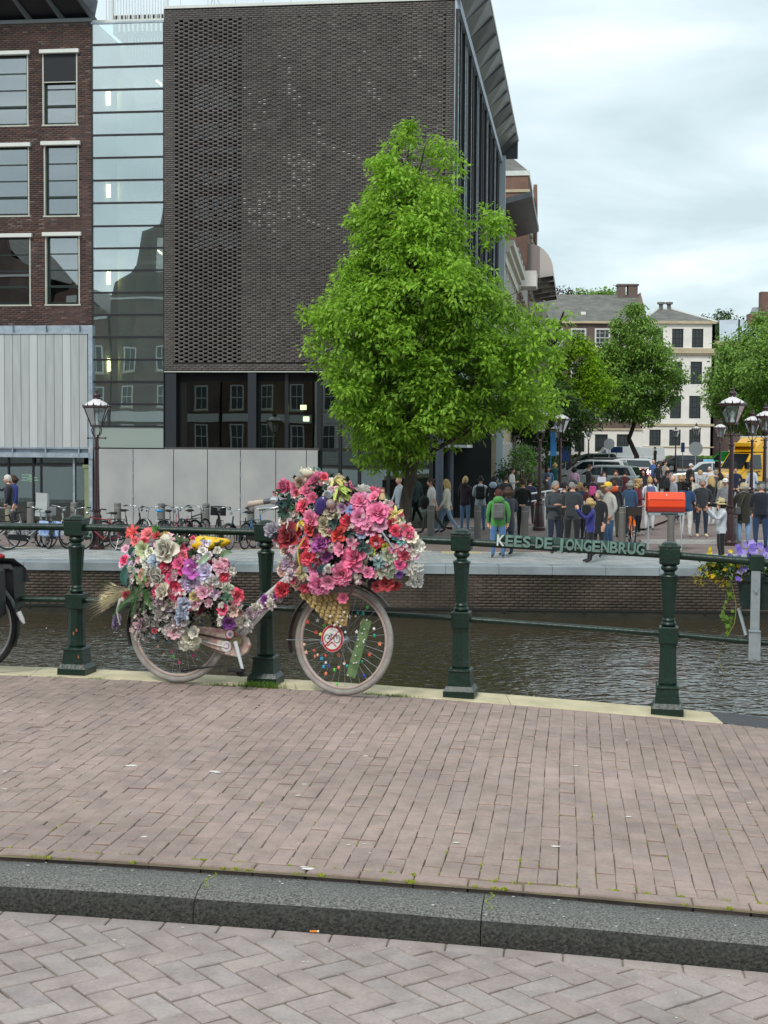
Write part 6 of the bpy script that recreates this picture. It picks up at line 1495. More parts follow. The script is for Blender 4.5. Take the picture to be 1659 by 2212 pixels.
P(1330, 52.0, 1.74, -10, 'phone', '#26282c', '#2c2e34', 'short', 'reddish haired man in a black open jacket looking down', 'auburn')
P(1326, 41.6, 1.70, 175, 'stand', '#14161b', '#4a4a40', 'short', 'person in a black jacket with an orange hood behind the cardigan man', 'brown', hood='#d8562a')
P(1361, 42.2, 1.68, 150, 'stand', '#2e4c6c', '#22303f', 'bob', 'light haired woman in a blue denim jacket beside the grey bollard', 'grey', '#ddd')
P(1379, 43.0, 1.72, 60, 'phone', '#6a1626', '#16202e', 'curly', 'blonde curly haired woman in a burgundy sweater behind the orange letterbox', 'blonde', '#b0a8a0', 1.1)
P(1404, 45.4, 1.72, 178, 'stand', '#cfd2d6', '#c7c8cc', 'short', 'person all in white with a patterned rucksack, back turned, behind the letterbox', 'blonde', '#555')
backpack('small blue and red patterned rucksack on the person in white', (PY(1404, 1050, 45.4).x, 45.4, -.93), 1.66, R(178), '#5c6488')
P(1441, 53.0, 1.80, 70, 'phone', '#121317', '#17191f', 'short', 'man in a black puffer jacket with backpack holding a phone', 'dark', hood='#121317')
backpack('black backpack on the man in the black puffer jacket', (PY(1441, 1050, 53).x, 53, -.93), 1.8, R(70), '#1c1d20')
P(1455, 49.0, 1.70, -80, 'stand', '#8a8f98', '#24262c', 'bald', 'bald man in a checked white and navy shirt behind the letterbox', 'none')
P(1471, 51.5, 1.68, 0, 'stand', '#1a1a1e', '#20222a', 'curly', 'woman with curly ginger blonde hair and glasses facing the canal', 'blonde')
P(1491, 70.0, 1.76, 30, 'stand', '#131419', '#16171c', 'short', 'man in a black top and white cap reading a paper', 'dark', cap='cap', capc='#d6d6d6')
P(1411, 80.0, 1.76, -20, 'stand', '#3f5f94', '#151821', 'bald', 'bald man in a blue shirt and dark vest at the back of the crowd', 'none')
P(1421, 76.0, 1.66, 10, 'stand', '#16171a', '#17181c', 'bob', 'dark haired woman in black next to the bald man at the back', 'dark')
P(1436, 79.0, 1.72, 40, 'stand', '#8d8880', '#2a2c34', 'short', 'man in a pale patterned top far back before the green strip', 'dark')
P(1441.5, 64.0, 1.72, -30, 'stand', '#8c8f92', '#2c2e33', 'bald', 'bald elderly man in grey in the second row of the crowd', 'none')
P(1483, 42.0, 1.68, 155, 'phone', '#26456a', '#cfcfcc', 'curly', 'dark curly haired woman in a denim jacket and white trousers', 'dark', '#d8b0a0', 1.12)
P(1517, 42.3, 1.74, 2, 'pockets', '#2b2f33', '#1c2a3e', 'short', 'smiling man in a dark grey sweater over a white collar facing the canal', 'grey', '#cbb890', 1.15, tan=True)
P(1537, 48.5, 1.70, -150, 'stand', '#101114', '#d2d3d6', 'long', 'woman with very long light hair in a black jacket and white trousers', 'blonde', '#e0e0e0')
P(1494, 50.0, 1.70, -10, 'stand', '#bcb6aa', '#2a2c30', 'long', 'woman with straight brown hair in a cream top and dark jacket', 'brown', fore='#26272b')
P(1556, 54.0, 1.70, -100, 'phone', '#b5a88c', '#d6d6d4', 'long', 'dark haired woman in a beige coat carrying a cream bag', 'dark')
P(1567, 44.5, 1.70, -20, 'stand', '#77797c', '#3a3c44', 'short', 'person in a white cap and grey hoodie beside the nearest lamp post', 'dark', cap='cap', capc='#dcdcdc')
P(1545.5, 57.0, 1.76, 150, 'stand', '#3c4046', '#2a2c34', 'short', 'grey haired man in a dark jacket near the police car', 'grey')
P(1511, 60.0, 1.70, 90, 'photo', '#a8b4c0', '#3b4656', 'short', 'person in a pale blue shirt raising both hands near the police car', 'blonde')
P(1588.6, 61.0, 1.82, -15, 'pockets', '#171f38', '#1c1f2c', 'short', 'bearded man in a navy jacket before the yellow cab', 'dark')
P(1624, 62.0, 1.86, -60, 'walk', '#b9c6d6', '#a79c88', 'short', 'man in a pale blue sweater and beige trousers walking before the truck', 'dark')
P(1560, 32.7, 1.52, -88, 'photo', '#b9bcc2', '#101114', 'bob', 'small person in a beige sun hat and pale jacket photographing to the left', 'dark', '#222', 1.12, cap='hat', capc='#b3a477')
P(1608, 39.3, 1.70, 172, 'stand', '#2c2a20', '#7c9cc0', 'bob', 'person in a long dark olive padded coat with beige hat and pink shoes', 'grey', '#c86a78', 1.16, coat='#2c2a20', cap='hat', capc='#b7a982')
P(1645, 37.6, 1.78, 178, 'phone', '#141a26', '#22385a', 'short', 'man in a navy puffer jacket and grey cap at the right edge, back turned', 'grey', '#222', 1.2, cap='cap', capc='#3c3f42')
P(18, 41.2, 1.75, -80, 'point', '#141826', '#8d8670', 'short', 'white haired man in a navy jacket and khaki trousers pointing left', 'white', '#333', 1.1)
P(30, 42.4, 1.72, -60, 'stand', '#1a2a6a', '#20222c', 'bob', 'brown haired woman with a bright blue bag half behind the white haired man', 'brown')
P(863, 43.6, 1.72, -60, 'walk', '#9aa6ae', '#15171b', 'bald', 'bald man in a pale scarf half hidden behind the elm trunk', 'none', '#b9b0a0')
P(1243, 104.0, 1.72, 120, 'phone', '#c2c6cc', '#23252b', 'bob', 'dark haired person in a white shirt far away by the black parked car', 'dark')
P(1349, 58.0, 1.72, 160, 'stand', '#4a1c24', '#1b1d24', 'short', 'person in a dark red top seen between orange hood and denim jacket', 'dark')
P(1390, 58.0, 1.76, -20, 'stand', '#20232a', '#20222a', 'curly', 'woman with big dark hair in a black and white jacket left of the letterbox', 'dark')
P(1093, 47.5, 1.62, 165, 'stand', '#191c22', '#22242c', 'short', 'teenager in a dark jacket just behind the navy coat', 'dark')
P(1532, 66.0, 1.70, -20, 'stand', '#c7c9cc', '#2b2d33', 'short', 'fair haired person in a white jacket beside the police car', 'white')
# things people hold or carry
def held(name, label, cat, px_, py_, Y, mbf, m_):
 p = PY(px_, py_, Y); mb = MB(); mbf(mb); o = mb.build(name, m_, None, None, label, cat); o.location = p; return o
held('shoulder_bag', 'large black bag on the hip of the woman in the white T-shirt', 'bag', 917, 1086, 42.9, lambda m: m.sph((0, 0, 0), (.17, .12, .21), 10, 7), cloth('#0e0f12'))
held('handbag', 'small black handbag of the woman in the violet fleece', 'bag', 1266, 1101, 32.75, lambda m: m.bbox((-.10, -.06, -.12), (.10, .06, .12), .03), cloth('#101013'))
held('camera', 'black camera held up by the small person in the sun hat', 'camera', 1542, 1091, 32.6, lambda m: (m.bbox((-.03, -.05, -.045), (.06, .05, .045), .01), m.lathe([(.036, -.14), (.036, -.03)], 12, axis='x')), m_black)
held('crossbody_bag', 'grey crossbody bag on the person in the olive coat', 'bag', 1589, 1103, 39.1, lambda m: (m.bbox((-.13, -.06, -.12), (.13, .06, .10), .03), m.tube([(.1, 0, .08), (.32, -.04, .66)], .02, 6, flat=.4)), cloth('#4a4c4e'))
held('phone', 'phone held up by the woman in the violet fleece', 'phone', 1262, 1089, 32.8, lambda m: m.bbox((-.01, -.04, -.07), (.01, .04, .07), .003), mat('phone_pale', '#b9b4a8', .5))
held('paper_sheet', 'folded white paper held by the woman in the denim jacket', 'paper', 1300, 1036, 50, lambda m: m.bbox((-.15, -.01, -.1), (.15, .01, .1), .003), mat('paper', '#c9c9d4', .8))
# =================================================================== BICYCLES
m_tyre = mat('tyre', '#1a1a1a', .8); m_rim = mat('rim_silver', '#a5a9ab', .35, metal=.7); m_spoke = mat('spoke', '#a0a4a6', .35, metal=.6); m_blk = mat('black_paint', '#101113', .35); m_rub = mat('black_rubber', '#151515', .7)
m_chr = mat('chrome', '#b9bdbf', .22, metal=.9)
def wheel(t_, x, name='wheel', r=.345, tyre=m_tyre, rim=m_rim, tw=.019, steer=0.0, yoff=0.0, nsp=20):
 e = bpy.data.objects.new(name, None)
 mb = MB(); n = 40; mb.lathe([(.02, -.04), (.026, -.035), (.026, .035), (.02, .04)], 10, axis='y')
 hub = mb.build(name, m_chr, t_); hub.location = (x, yoff, r); hub.rotation_euler = (0, 0, steer)
 mb = MB(); ring_ = [((r - tw) * math.cos(2 * math.pi * k / n), 0, (r - tw) * math.sin(2 * math.pi * k / n)) for k in range(n)]; mb.tube(ring_, tw, 8, closed=True); mb.build('tyre', tyre, hub)
 mb = MB(); rr = r - 2 * tw - .006; ring_ = [(rr * math.cos(2 * math.pi * k / n), 0, rr * math.sin(2 * math.pi * k / n)) for k in range(n)]; mb.tube(ring_, .011, 6, closed=True); mb.build('rim', rim, hub)
 mb = MB()
 for k in range(nsp):
  a = 2 * math.pi * k / nsp; s_ = (-1) ** k * .03; a2 = a + (.9 if k % 4 < 2 else -.9)
  mb.tube([(.024 * math.cos(a2), s_, .024 * math.sin(a2)), (rr * math.cos(a), 0, rr * math.sin(a))], .0016, 3, caps=False)
 mb.build('spokes', m_spoke, hub)
 return hub
def bicycle(name, label, frame_m, group=None, wb=1.08, r=.345, basket=False, child_seat=False, bag=None, saddle_m=m_rub, fender=m_blk, steer=.0, tyre_rim=m_rim, rack=True, men=False):
 """wheels along x, front wheel at +x; the right side faces -y"""
 t_ = thing(name, label, 'bicycle', (0, 0, 0), group)
 wheel(t_, 0, r=r, rim=tyre_rim); wheel(t_, wb, r=r, steer=steer, rim=tyre_rim)
 bb = Vector((.46, 0, .28)); hd0 = Vector((wb - .17, 0, .62)); hd1 = Vector((wb - .235, 0, .86)); st = Vector((.30, 0, .80))
 mb = MB(); mb.tube([bb, hd0], .019, 8); mb.tube([bb, st], .017, 8); mb.tube([hd0, hd1], .021, 8)
 if men: mb.tube([st - Vector((-.01, 0, .03)), hd1 - Vector((0, 0, .03))], .017, 8)
 else: mb.tube([bb.lerp(st, .38), (.62, 0, .44), hd0 + Vector((0, 0, .1))], .015, 8)
 for s in (-1, 1): mb.tube([(0, s * .06, r), bb + Vector((0, s * .04, 0))], .011, 6); mb.tube([(0, s * .06, r), st + Vector((0, s * .02, -.08))], .009, 6)
 mb.build('frame', frame_m, t_)
 mb = MB()
 for s in (-1, 1): mb.tube([(wb, s * .055, r), (wb - .06, s * .05, r + .18), hd0 + Vector((0, s * .045, -.03))], .012, 6)
 mb.tube([hd0 + Vector((0, -.05, -.03)), hd0 + Vector((0, .05, -.03))], .018, 6); mb.build('fork', frame_m, t_)
 h = Vector((wb - .27, 0, 1.0)); mb = MB(); mb.tube([hd1, h], .013, 6); mb.tube([h + Vector((-.26, -.29, .03)), h + Vector((-.10, -.27, .05)), h + Vector((.02, -.14, .03)), h, h + Vector((.02, .14, .03)), h + Vector((-.10, .27, .05)), h + Vector((-.26, .29, .03))], .011, 7); mb.build('handlebar', m_chr, t_)
 for s in (-1, 1): mb = MB(); mb.tube([h + Vector((-.14, s * .275, .048)), h + Vector((-.27, s * .292, .03))], .017, 8); mb.build('grip', m_rub, t_)
 mb = MB(); mb.tube([h + Vector((.08, 0, -.05)), h + Vector((.13, 0, -.06))], [.03, .045], 10); mb.build('headlight', m_chr, t_)
 mb = MB(); mb.tube([st, st + Vector((-.03, 0, .12))], .013, 6); mb.build('seat_post', m_chr, t_)
 s0 = st + Vector((-.04, 0, .15)); mb = MB(); mb.tube([s0 + Vector((-.13, 0, .0)), s0 + Vector((-.10, 0, .0)), s0, s0 + Vector((.08, 0, .0)), s0 + Vector((.16, 0, -.01))], [.045, .09, .075, .035, .018], 10, flat=.42); mb.build('saddle', saddle_m, t_)
 for x, a0, a1 in ((0, 20, 205), (wb, 30, 200)):
  n = 14; V = []
  for k in range(n + 1):
   a = R(a0 + (a1 - a0) * k / n); rr = r + .018
   for dy in (-.028, 0, .028): V.append((x + (rr - abs(dy) * .35) * math.cos(a), dy, r + (rr - abs(dy) * .35) * math.sin(a)))
  mb = MB(); mb.add(V, [(3 * k + j, 3 * k + j + 1, 3 * k + j + 4, 3 * k + j + 3) for k in range(n) for j in (0, 1)], 0, True); mb.build('mudguard', fender, t_)
 mb = MB(); mb.prism([(-.05, r - .04), (.0, r - .075), (.40, .21), (.50, .20), (.56, .26), (.54, .34), (.44, .37), (.02, r + .06), (-.05, r + .03)], -.075, -.045); mb.build('chain_case', m_blk, t_)
 for s, a in ((-1, -.6), (1, 2.5)):
  p = bb + Vector((.17 * math.cos(a), s * .10, .17 * math.sin(a))); mb = MB(); mb.tube([bb + Vector((0, s * .05, 0)), bb + Vector((0, s * .09, 0)), p], .010, 6); mb.build('crank', m_chr, t_); mb = MB(); mb.bbox((p.x - .045, p.y + (-.09 if s < 0 else 0), p.z - .012), (p.x + .045, p.y + (0 if s < 0 else .09), p.z + .012), .004); mb.build('pedal', m_rub, t_)
 if rack:
  mb = MB()
  for s in (-1, 1): mb.tube([(.16, s * .06, .72), (-.28, s * .06, .73)], .007, 5); mb.tube([(-.20, s * .06, .73), (0, s * .07, r)], .006, 5)
  for k in range(4): mb.tube([(.1 - k * .11, -.06, .73), (.1 - k * .11, .06, .73)], .005, 4)
  mb.build('rack', m_blk, t_)
 mb = MB(); mb.tube([(.05, .05, r - .02), (.08, .16, .03)], .009, 5); mb.build('kickstand', m_chr, t_)
 if basket:
  mb = MB(); x0, x1, y0, y1, z0, z1 = wb - .13, wb + .20, -.2, .2, .80, 1.04
  for a, b in (((x0, y0, z0), (x1, y0 + .012, z1)), ((x0, y1 - .012, z0), (x1, y1, z1)), ((x0, y0, z0), (x0 + .012, y1, z1)), ((x1 - .012, y0, z0), (x1, y1, z1)), ((x0, y0, z0), (x1, y1, z0 + .012))): mb.box(a, b)
  mb.build('crate', basket if not isinstance(basket, bool) else m_blk, t_)
 if child_seat:
  mb = MB(); mb.bbox((-.02, -.16, .82), (.28, .16, .88), .02); n = 8
  P_ = [(-.17, .82), (-.14, .83), (-.03, 1.0), (-.06, 1.30), (-.12, 1.42), (-.16, 1.42), (-.15, 1.2)]
  mb.prism(P_, -.17, .17); mb.bbox((-.02, -.19, .84), (.24, -.16, 1.06), .01); mb.bbox((-.02, .16, .84), (.24, .19, 1.06), .01); mb.build('child_seat', mat('child_seat_grey', '#a9adab', .55), t_)
 if bag:
  for s in (-1, 1): mb = MB(); mb.bbox((-.28, s * .08, .33), (.10, s * .24, .72), .03); mb.build('pannier', bag, t_)
 return t_
mg = mat('frame_green', '#5f9a86', .4); mr = mat('frame_red', '#7a1820', .35); mw = mat('frame_white', '#b9bcbc', .35); mo = mat('frame_orange', '#d9640f', .35); mbl = mat('frame_blue', '#4a7fae', .4); msv = mat('frame_silver', '#8f9496', .35, metal=.5)
GB = 'bicycles parked on the far quay'
BK = [  # x of the middle, Y, heading, kwargs
 (-2, 36.6, -10, dict(frame_m=m_blk, bag=m_rub, men=True), 'black bicycle with bulky black bags cut by the left edge on the far quay'),
 (62, 35.9, 35, dict(frame_m=msv, steer=.5), 'silver bicycle with swept white handlebar second from the left'),
 (92, 36.4, 118, dict(frame_m=mw, bag=mat('checked_bag', '#5f86c4', .7, c2='#b9c6e0', scale=14)), 'white bicycle with blue and white checked panniers'),
 (118, 36.9, 70, dict(frame_m=mw, child_seat=True), 'white bicycle carrying a tall grey child seat'),
 (186, 36.4, 225, dict(frame_m=mg, steer=.3), 'mint green bicycle leaning left of the red lamp post'),
 (218, 35.6, 168, dict(frame_m=mr, men=True, rack=False), 'dark red bicycle in front of the lamp post foot'),
 (282, 37.4, 60, dict(frame_m=m_blk, steer=.4), 'plain black bicycle standing before the hinged concrete panel'),
 (328, 37.2, 125, dict(frame_m=mw, saddle_m=mat('saddle_blue', '#2a9ad6', .5)), 'pale bicycle with a bright blue saddle cover'),
 (372, 37.4, 75, dict(frame_m=msv, steer=.5), 'silver bicycle in the middle of the tangled parked bicycles'),
 (398, 37.0, 245, dict(frame_m=mat('frame_pink', '#b06a78', .4), steer=.4), 'rose coloured bicycle beside the silver one'),
 (420, 37.6, 70, dict(frame_m=m_blk, men=True), 'black bicycle with high curved silver handlebar'),
 (470, 37.2, 100, dict(frame_m=m_blk, basket=True), 'black bicycle with a black crate in front'),
 (522, 36.3, 240, dict(frame_m=m_blk, steer=.2), 'black bicycle with silver handlebar nearest the second post'),
 (548, 36.7, 70, dict(frame_m=mbl, steer=.5), 'dark blue bicycle just behind the second railing post')]
for px_, Y, h, kw, lb in BK:
 b_ = bicycle('bicycle', lb, group=GB, **kw); X = PY(px_, 1150, Y).x; a = R(h); b_.rotation_euler = (R(3), 0, a)
 b_.location = (X - .54 * math.cos(a), Y - .54 * math.sin(a), -1.0)
b_ = bicycle('bicycle', 'bright orange share bicycle seen end on left of the letterbox', frame_m=mo, basket=mat('crate_dark', '#2a2320', .7), fender=mo, steer=.08, group=None)
a = R(-94); X = PY(1368, 1150, 39.3).x; b_.rotation_euler = (0, 0, a); b_.location = (X - .54 * math.cos(a), 39.6 - .54 * math.sin(a), -1.0)
# cyclist far back
b_ = bicycle('bicycle', 'black bicycle ridden across the square in the distance', frame_m=m_blk); b_.location = tpos(1417, 126); b_.rotation_euler = (0, 0, R(160))
pp = person(1414, 126, 1.78, -70, 'phone', '#121316', '#15161a', 'short', 'cyclist all in black with a cap riding far back beside the white van', 'dark', cap='cap', capc='#111'); pp.location.z += .28
# the partly visible bicycle at the left edge, on our side
b_ = bicycle('bicycle', 'black bicycle with black panniers cut off by the left edge, leaning on the near railing', frame_m=m_blk, r=.35, rack=True)
mb = MB(); mb.bbox((-.30, -.26, .40), (.08, -.08, .76), .04); mb.bbox((-.30, .06, .40), (.08, .22, .78), .04); mb.build('pannier', mat('pannier_black', '#17181a', .5, var=.2, scale=5, bump=.2), b_)
mb = MB(); mb.add([(-.31, -.27, .70), (.09, -.27, .70), (.09, -.07, .80), (-.31, -.07, .80), (-.33, -.285, .60), (.09, -.285, .60)], [(0, 1, 2, 3), (0, 4, 5, 1)]); mb.build('pannier_flap', mat('pannier_grey', '#55585c', .5), b_)
mb = MB(); mb.tube([(-.36, .0, .44), (-.385, .0, .39), (-.40, .0, .36)], [.02, .018, .008], 8); mb.build('mudflap', mat('white_reflector', '#c9cccb', .4), b_)
mb = MB(); mb.sph((-.12, -.14, .80), (.10, .05, .03), 8, 5); mb.build('red_strap', mat('strap_red', '#a0202a', .6), b_)
a = R(180 - 9); px0 = -62; Yl = 9.72; X = PY(px0, 1460, Yl).x; b_.rotation_euler = (R(-4), 0, a); b_.location = (X, Yl, zb(X) + .004)

# =================================================================== VEHICLES
m_cg = mat('car_glass', '#1b2428', .05, spec=.8, coat=.5); m_tl = mat('tail_light', '#7a1418', .3)
def car(label, cat, p, rz, paint, L_=4.4, W_=1.78, H_=1.48, kind='hatch', name='parked_car', stripe=None):
 t_ = thing(name, label, cat, p, 'vehicles on the square' if cat != 'truck' else None, rz=R(rz)); hw = W_ / 2
 if kind == 'van':
  low = [(-L_/2, .35), (-L_/2, 1.1), (-L_/2 + .04, 1.15), (L_/2 - .95, 1.15), (L_/2 - .25, 1.02), (L_/2, .85), (L_/2, .35)]
  cab = [(-L_/2 + .03, 1.13), (-L_/2 + .10, H_ - .08), (-L_/2 + .25, H_), (L_/2 - 1.9, H_), (L_/2 - 1.55, H_ - .06), (L_/2 - .85, 1.13)]; win = [[(L_/2 - 1.75, 1.2), (L_/2 - 1.62, H_ - .28), (L_/2 - 1.45, H_ - .28), (L_/2 - 1.0, 1.2)]]
 elif kind == 'sedan':
  low = [(-L_/2, .40), (-L_/2, .80), (-L_/2 + .1, .92), (-L_/2 + .7, .97), (L_/2 - 1.5, .95), (L_/2 - .35, .80), (L_/2, .62), (L_/2, .32)]
  cab = [(-L_/2 + .45, .95), (-L_/2 + 1.25, H_ - .05), (-L_/2 + 1.6, H_), (L_/2 - 2.4, H_), (L_/2 - 2.0, H_ - .06), (L_/2 - 1.25, .94)]; win = [[(-L_/2 + .85, .99), (-L_/2 + 1.35, H_ - .12), (-.15, H_ - .08), (-.15, .99)], [(-.08, .99), (-.08, H_ - .08), (L_/2 - 2.15, H_ - .14), (L_/2 - 1.5, .98)]]
 else:
  low = [(-L_/2, .38), (-L_/2, .88), (-L_/2 + .08, .96), (L_/2 - 1.25, .98), (L_/2 - .3, .86), (L_/2, .66), (L_/2, .34)]
  cab = [(-L_/2 + .1, .95), (-L_/2 + .42, H_ - .07), (-L_/2 + .75, H_), (L_/2 - 2.1, H_), (L_/2 - 1.75, H_ - .07), (L_/2 - 1.0, .96)]; win = [[(-L_/2 + .40, 1.0), (-L_/2 + .62, H_ - .12), (-.25, H_ - .09), (-.25, 1.0)], [(-.18, 1.0), (-.18, H_ - .09), (L_/2 - 1.95, H_ - .14), (L_/2 - 1.3, 1.0)]]
 def loft(poly, w0, w1, z0, z1):
  V = []; n = len(poly)
  for s in (-1, 1):
   for x, z in poly: V.append((x, s * (w0 + (w1 - w0) * (z - z0) / (z1 - z0)), z))
  return V, [tuple(range(n)), tuple(reversed(range(n, 2 * n)))] + [(i, i + n, (i + 1) % n + n, (i + 1) % n) for i in range(n)]
 mb = MB(); mb.add(*loft(low, hw, hw - .04, .35, 1.0)); o = mb.build('body', paint, t_)
 bv = o.modifiers.new('b', 'BEVEL'); bv.width = .05; bv.segments = 2
 mb = MB(); w1 = hw - (.20 if kind != 'van' else .10); mb.add(*loft(cab, hw - .07, w1, .95, H_)); o = mb.build('cabin', paint, t_); bv = o.modifiers.new('b', 'BEVEL'); bv.width = .04; bv.segments = 2
 for wn in win:
  for s in (-1, 1):
   mb = MB(); f = lambda z: s * (hw - .07 + (w1 - hw + .07) * (z - .95) / (H_ - .95) + .006); mb.add([(x, f(z), z) for x, z in wn], [tuple(range(len(wn)))]); mb.build('side_window', m_cg, t_)
 for (xa, za), (xb, zb_), nm in (((cab[-1][0], cab[-1][1]), (cab[-2][0], cab[-2][1]), 'windscreen'), ((cab[0][0], cab[0][1]), (cab[1][0], cab[1][1]), 'rear_window')):
  if kind == 'van' and nm == 'rear_window': continue
  d = Vector((zb_ - za, 0, -(xb - xa))).normalized() * (.012 if nm == 'windscreen' else -.012);
  if nm == 'windscreen' and d.x < 0: d = -d
  if nm == 'rear_window' and d.x > 0: d = -d
  q = lambda t: (xa + (xb - xa) * t, za + (zb_ - za) * t); (x0, z0), (x1, z1) = q(.1), q(.92); y0 = hw - .16; y1 = w1 - .05
  mb = MB(); mb.add([(x0 + d.x, -y0, z0 + d.z), (x0 + d.x, y0, z0 + d.z), (x1 + d.x, y1, z1 + d.z), (x1 + d.x, -y1, z1 + d.z)], [(0, 1, 2, 3)]); mb.build(nm, m_cg, t_)
 for x in (-L_/2 + .78, L_/2 - .85):
  for s in (-1, 1):
   mb = MB(); mb.lathe([(.20, s * (hw - .20)), (.32, s * (hw - .20)), (.33, s * (hw - .02)), (.30, s * (hw + .01)), (.21, s * (hw + .0))], 20, c=(x, 0, .33), axis='y'); wl = mb.build('wheel', m_tyre, t_)
   mb = MB(); mb.lathe([(.0001, s * (hw - .03)), (.19, s * (hw - .01)), (.21, s * (hw + .005))], 16, c=(x, 0, .33), axis='y'); mb.build('hubcap', m_rim, wl)
 for s in (-1, 1):
  mb = MB(); mb.bbox((L_/2 - .16, s * (hw - .12), .62), (L_/2 + .01, s * (hw - .45), .76), .02); mb.build('headlight', m_lw, t_)
  mb = MB(); mb.bbox((-L_/2 - .015, s * (hw - .08), .70), (-L_/2 + .1, s * (hw - .38), .86), .02); mb.build('tail_light', m_tl, t_)
 mb = MB(); mb.box((-L_/2 - .02, -.26, .50), (-L_/2 + .01, .26, .61)); mb.build('number_plate', mat('plate_yellow', '#c9a21a', .5), t_)
 if stripe:
  for s in (-1, 1):
   for k in range(5): mb = MB(); x = -L_/2 + .5 + k * .75; mb.add([(x, s * (hw + .004), .50), (x + .3, s * (hw + .004), .50), (x + .6, s * (hw + .004), .88), (x + .3, s * (hw + .004), .88)], [(0, 1, 2, 3)]); mb.build('stripe', stripe[k % 2], t_)
 return t_
def paint(n, c): return mat('paint_' + n, c, .25, coat=.8, metal=.15)
pw, ps, pk, pr, pg = paint('white', '#c3c7c8'), paint('silver', '#8f9699'), paint('black', '#16181a'), paint('red', '#a01a22'), paint('grey', '#4f5659')
car('silver grey hatchback nearest to the crowd, seen behind their heads', 'car', tpos(1300, 77), 155, ps, 4.5, H_=1.52)
car('white car with a long roof just behind the silver hatchback', 'car', tpos(1280, 88), 160, pw, 4.8, H_=1.60)
car('white police car with red and blue stripes behind the red car', 'police car', tpos(1345, 96), 172, pw, 4.7, H_=1.55, stripe=(mat('stripe_blue', '#1d3c8f', .5), mat('stripe_red', '#b52a1c', .5)))
car('dark grey estate car farther back left of the white vans', 'car', tpos(1278, 116), 168, pg, 4.7, H_=1.62)
car('black car parked behind the white long roofed car', 'car', tpos(1292, 100), 165, pk, 4.6, H_=1.55)
car('red car whose rear shows to the right of the silver hatchback', 'car', tpos(1352, 82), 165, pr, 3.9, H_=1.25)
car('white delivery van left of the tree trunk on the square', 'van', tpos(1326, 132), 178, pw, 5.0, 1.95, 2.05, 'van', 'delivery_van')
car('white delivery van right of the tree trunk on the square', 'van', tpos(1378, 133), 176, pw, 4.9, 1.95, 2.0, 'van', 'delivery_van')
car('black sedan driving past the planted strip before the white house', 'car', tpos(1486, 122), 4, pk, 4.95, 1.9, 1.42, 'sedan')
c_ = car('white police van with a pale blue light bar on its roof in the crowd', 'police van', tpos(1530, 84), 168, pw, 4.6, 1.9, 1.62)
mb = MB(); mb.bbox((-.3, -.6, 1.60), (.3, .6, 1.74), .03); mb.build('light_bar', mat('light_bar_blue', '#6fb4d6', .3), c_)
car('small green and white delivery cart left of the yellow truck', 'van', tpos(1560, 112), 150, paint('green', '#1f9a3c'), 3.2, 1.7, 1.9, 'van', 'delivery_cart')
# the yellow truck
tk = thing('delivery_truck', 'yellow delivery truck with a red and yellow box body at the right edge', 'truck', (PY(1551, 1050, 80).x, 80, gz(80)), rz=R(180 + 30)); tk.scale = (1.0, 1.0, .97); ty = paint('yellow', '#e3ab06'); tr_ = paint('box_red', '#9c1230')
mb = MB(); V = []; W2 = 1.02
pf = [(0, .45), (0, .95), (.25, 1.12), (1.0, 1.30), (1.62, 2.25), (2.15, 2.32), (2.6, 2.32), (2.6, .45)]
for s in (-1, 1): V += [(-x, s * (W2 - (.12 if z > 1.4 else 0)), z) for x, z in pf]
n = len(pf); mb.add(V, [tuple(range(n)), tuple(reversed(range(n, 2 * n)))] + [(i, i + n, (i + 1) % n + n, (i + 1) % n) for i in range(n)]); o = mb.build('cab', ty, tk); bv = o.modifiers.new('b', 'BEVEL'); bv.width = .05; bv.segments = 2
mb = MB(); mb.prism([(-1.62, 2.33), (-2.0, 2.62), (-2.7, 3.18), (-2.7, 2.33)], -.95, .95); mb.build('wind_deflector', ty, tk)
mb = MB(); mb.bbox((-1.55, -.8, 2.62), (-2.05, .8, 2.86), .03); mb.build('roof_sign', mat('sign_yellow', '#c99a10', .5), tk)
for s in (-1, 1):
 mb = MB(); y = s * 1.03; mb.add([(-1.08, y, 1.32), (-1.20, y, 1.42), (-1.66, y * .93, 2.16), (-2.3, y * .93, 2.16), (-2.35, y, 1.32)], [(0, 1, 2, 3, 4)]); mb.build('side_window', m_cg, tk)
 mb = MB(); mb.box((-2.45, s * 1.025, .45), (-2.42, s * 1.035, 2.2)); mb.build('door_seam', m_black, tk)
 mb = MB(); mb.bbox((-.95, s * 1.06, 1.35), (-1.1, s * 1.30, 1.75), .02); mb.build('mirror', m_blk, tk)
mb = MB(); mb.add([(-.98, -.86, 1.33), (-.98, .86, 1.33), (-1.59, .80, 2.22), (-1.59, -.80, 2.22)], [(0, 1, 2, 3)]); mb.build('windscreen', m_cg, tk)
mb = MB(); mb.bbox((-2.72, -1.15, .75), (-7.2, 1.15, 3.25), .04); mb.build('box', mat('box_white', '#b8babc', .4), tk)
for s in (-1, 1):
 mb = MB(); mb.box((-2.95, s * 1.152, .85), (-7.0, s * 1.16, 3.1)); mb.build('box_panel', ty, tk)
 mb = MB(); mb.add([(-2.95, s * 1.165, 1.2), (-4.0, s * 1.165, .9), (-4.4, s * 1.165, 3.1), (-2.95, s * 1.165, 3.1)], [(0, 1, 2, 3)]); mb.build('box_red', tr_, tk)
me = text_mesh('NHC', .40, .004, 'lettering', bold=.012); me.materials.append(mat('letter_dark', '#3a1408', .5));
o = link('lettering', me, tk); o.location = (-1.35, 1.04, .93); o.rotation_euler = (R(90), 0, R(180))
mb = MB(); mb.box((0.02, -1.04, .45), (-2.65, 1.045, .62)); mb.build('bumper', m_blk, tk)
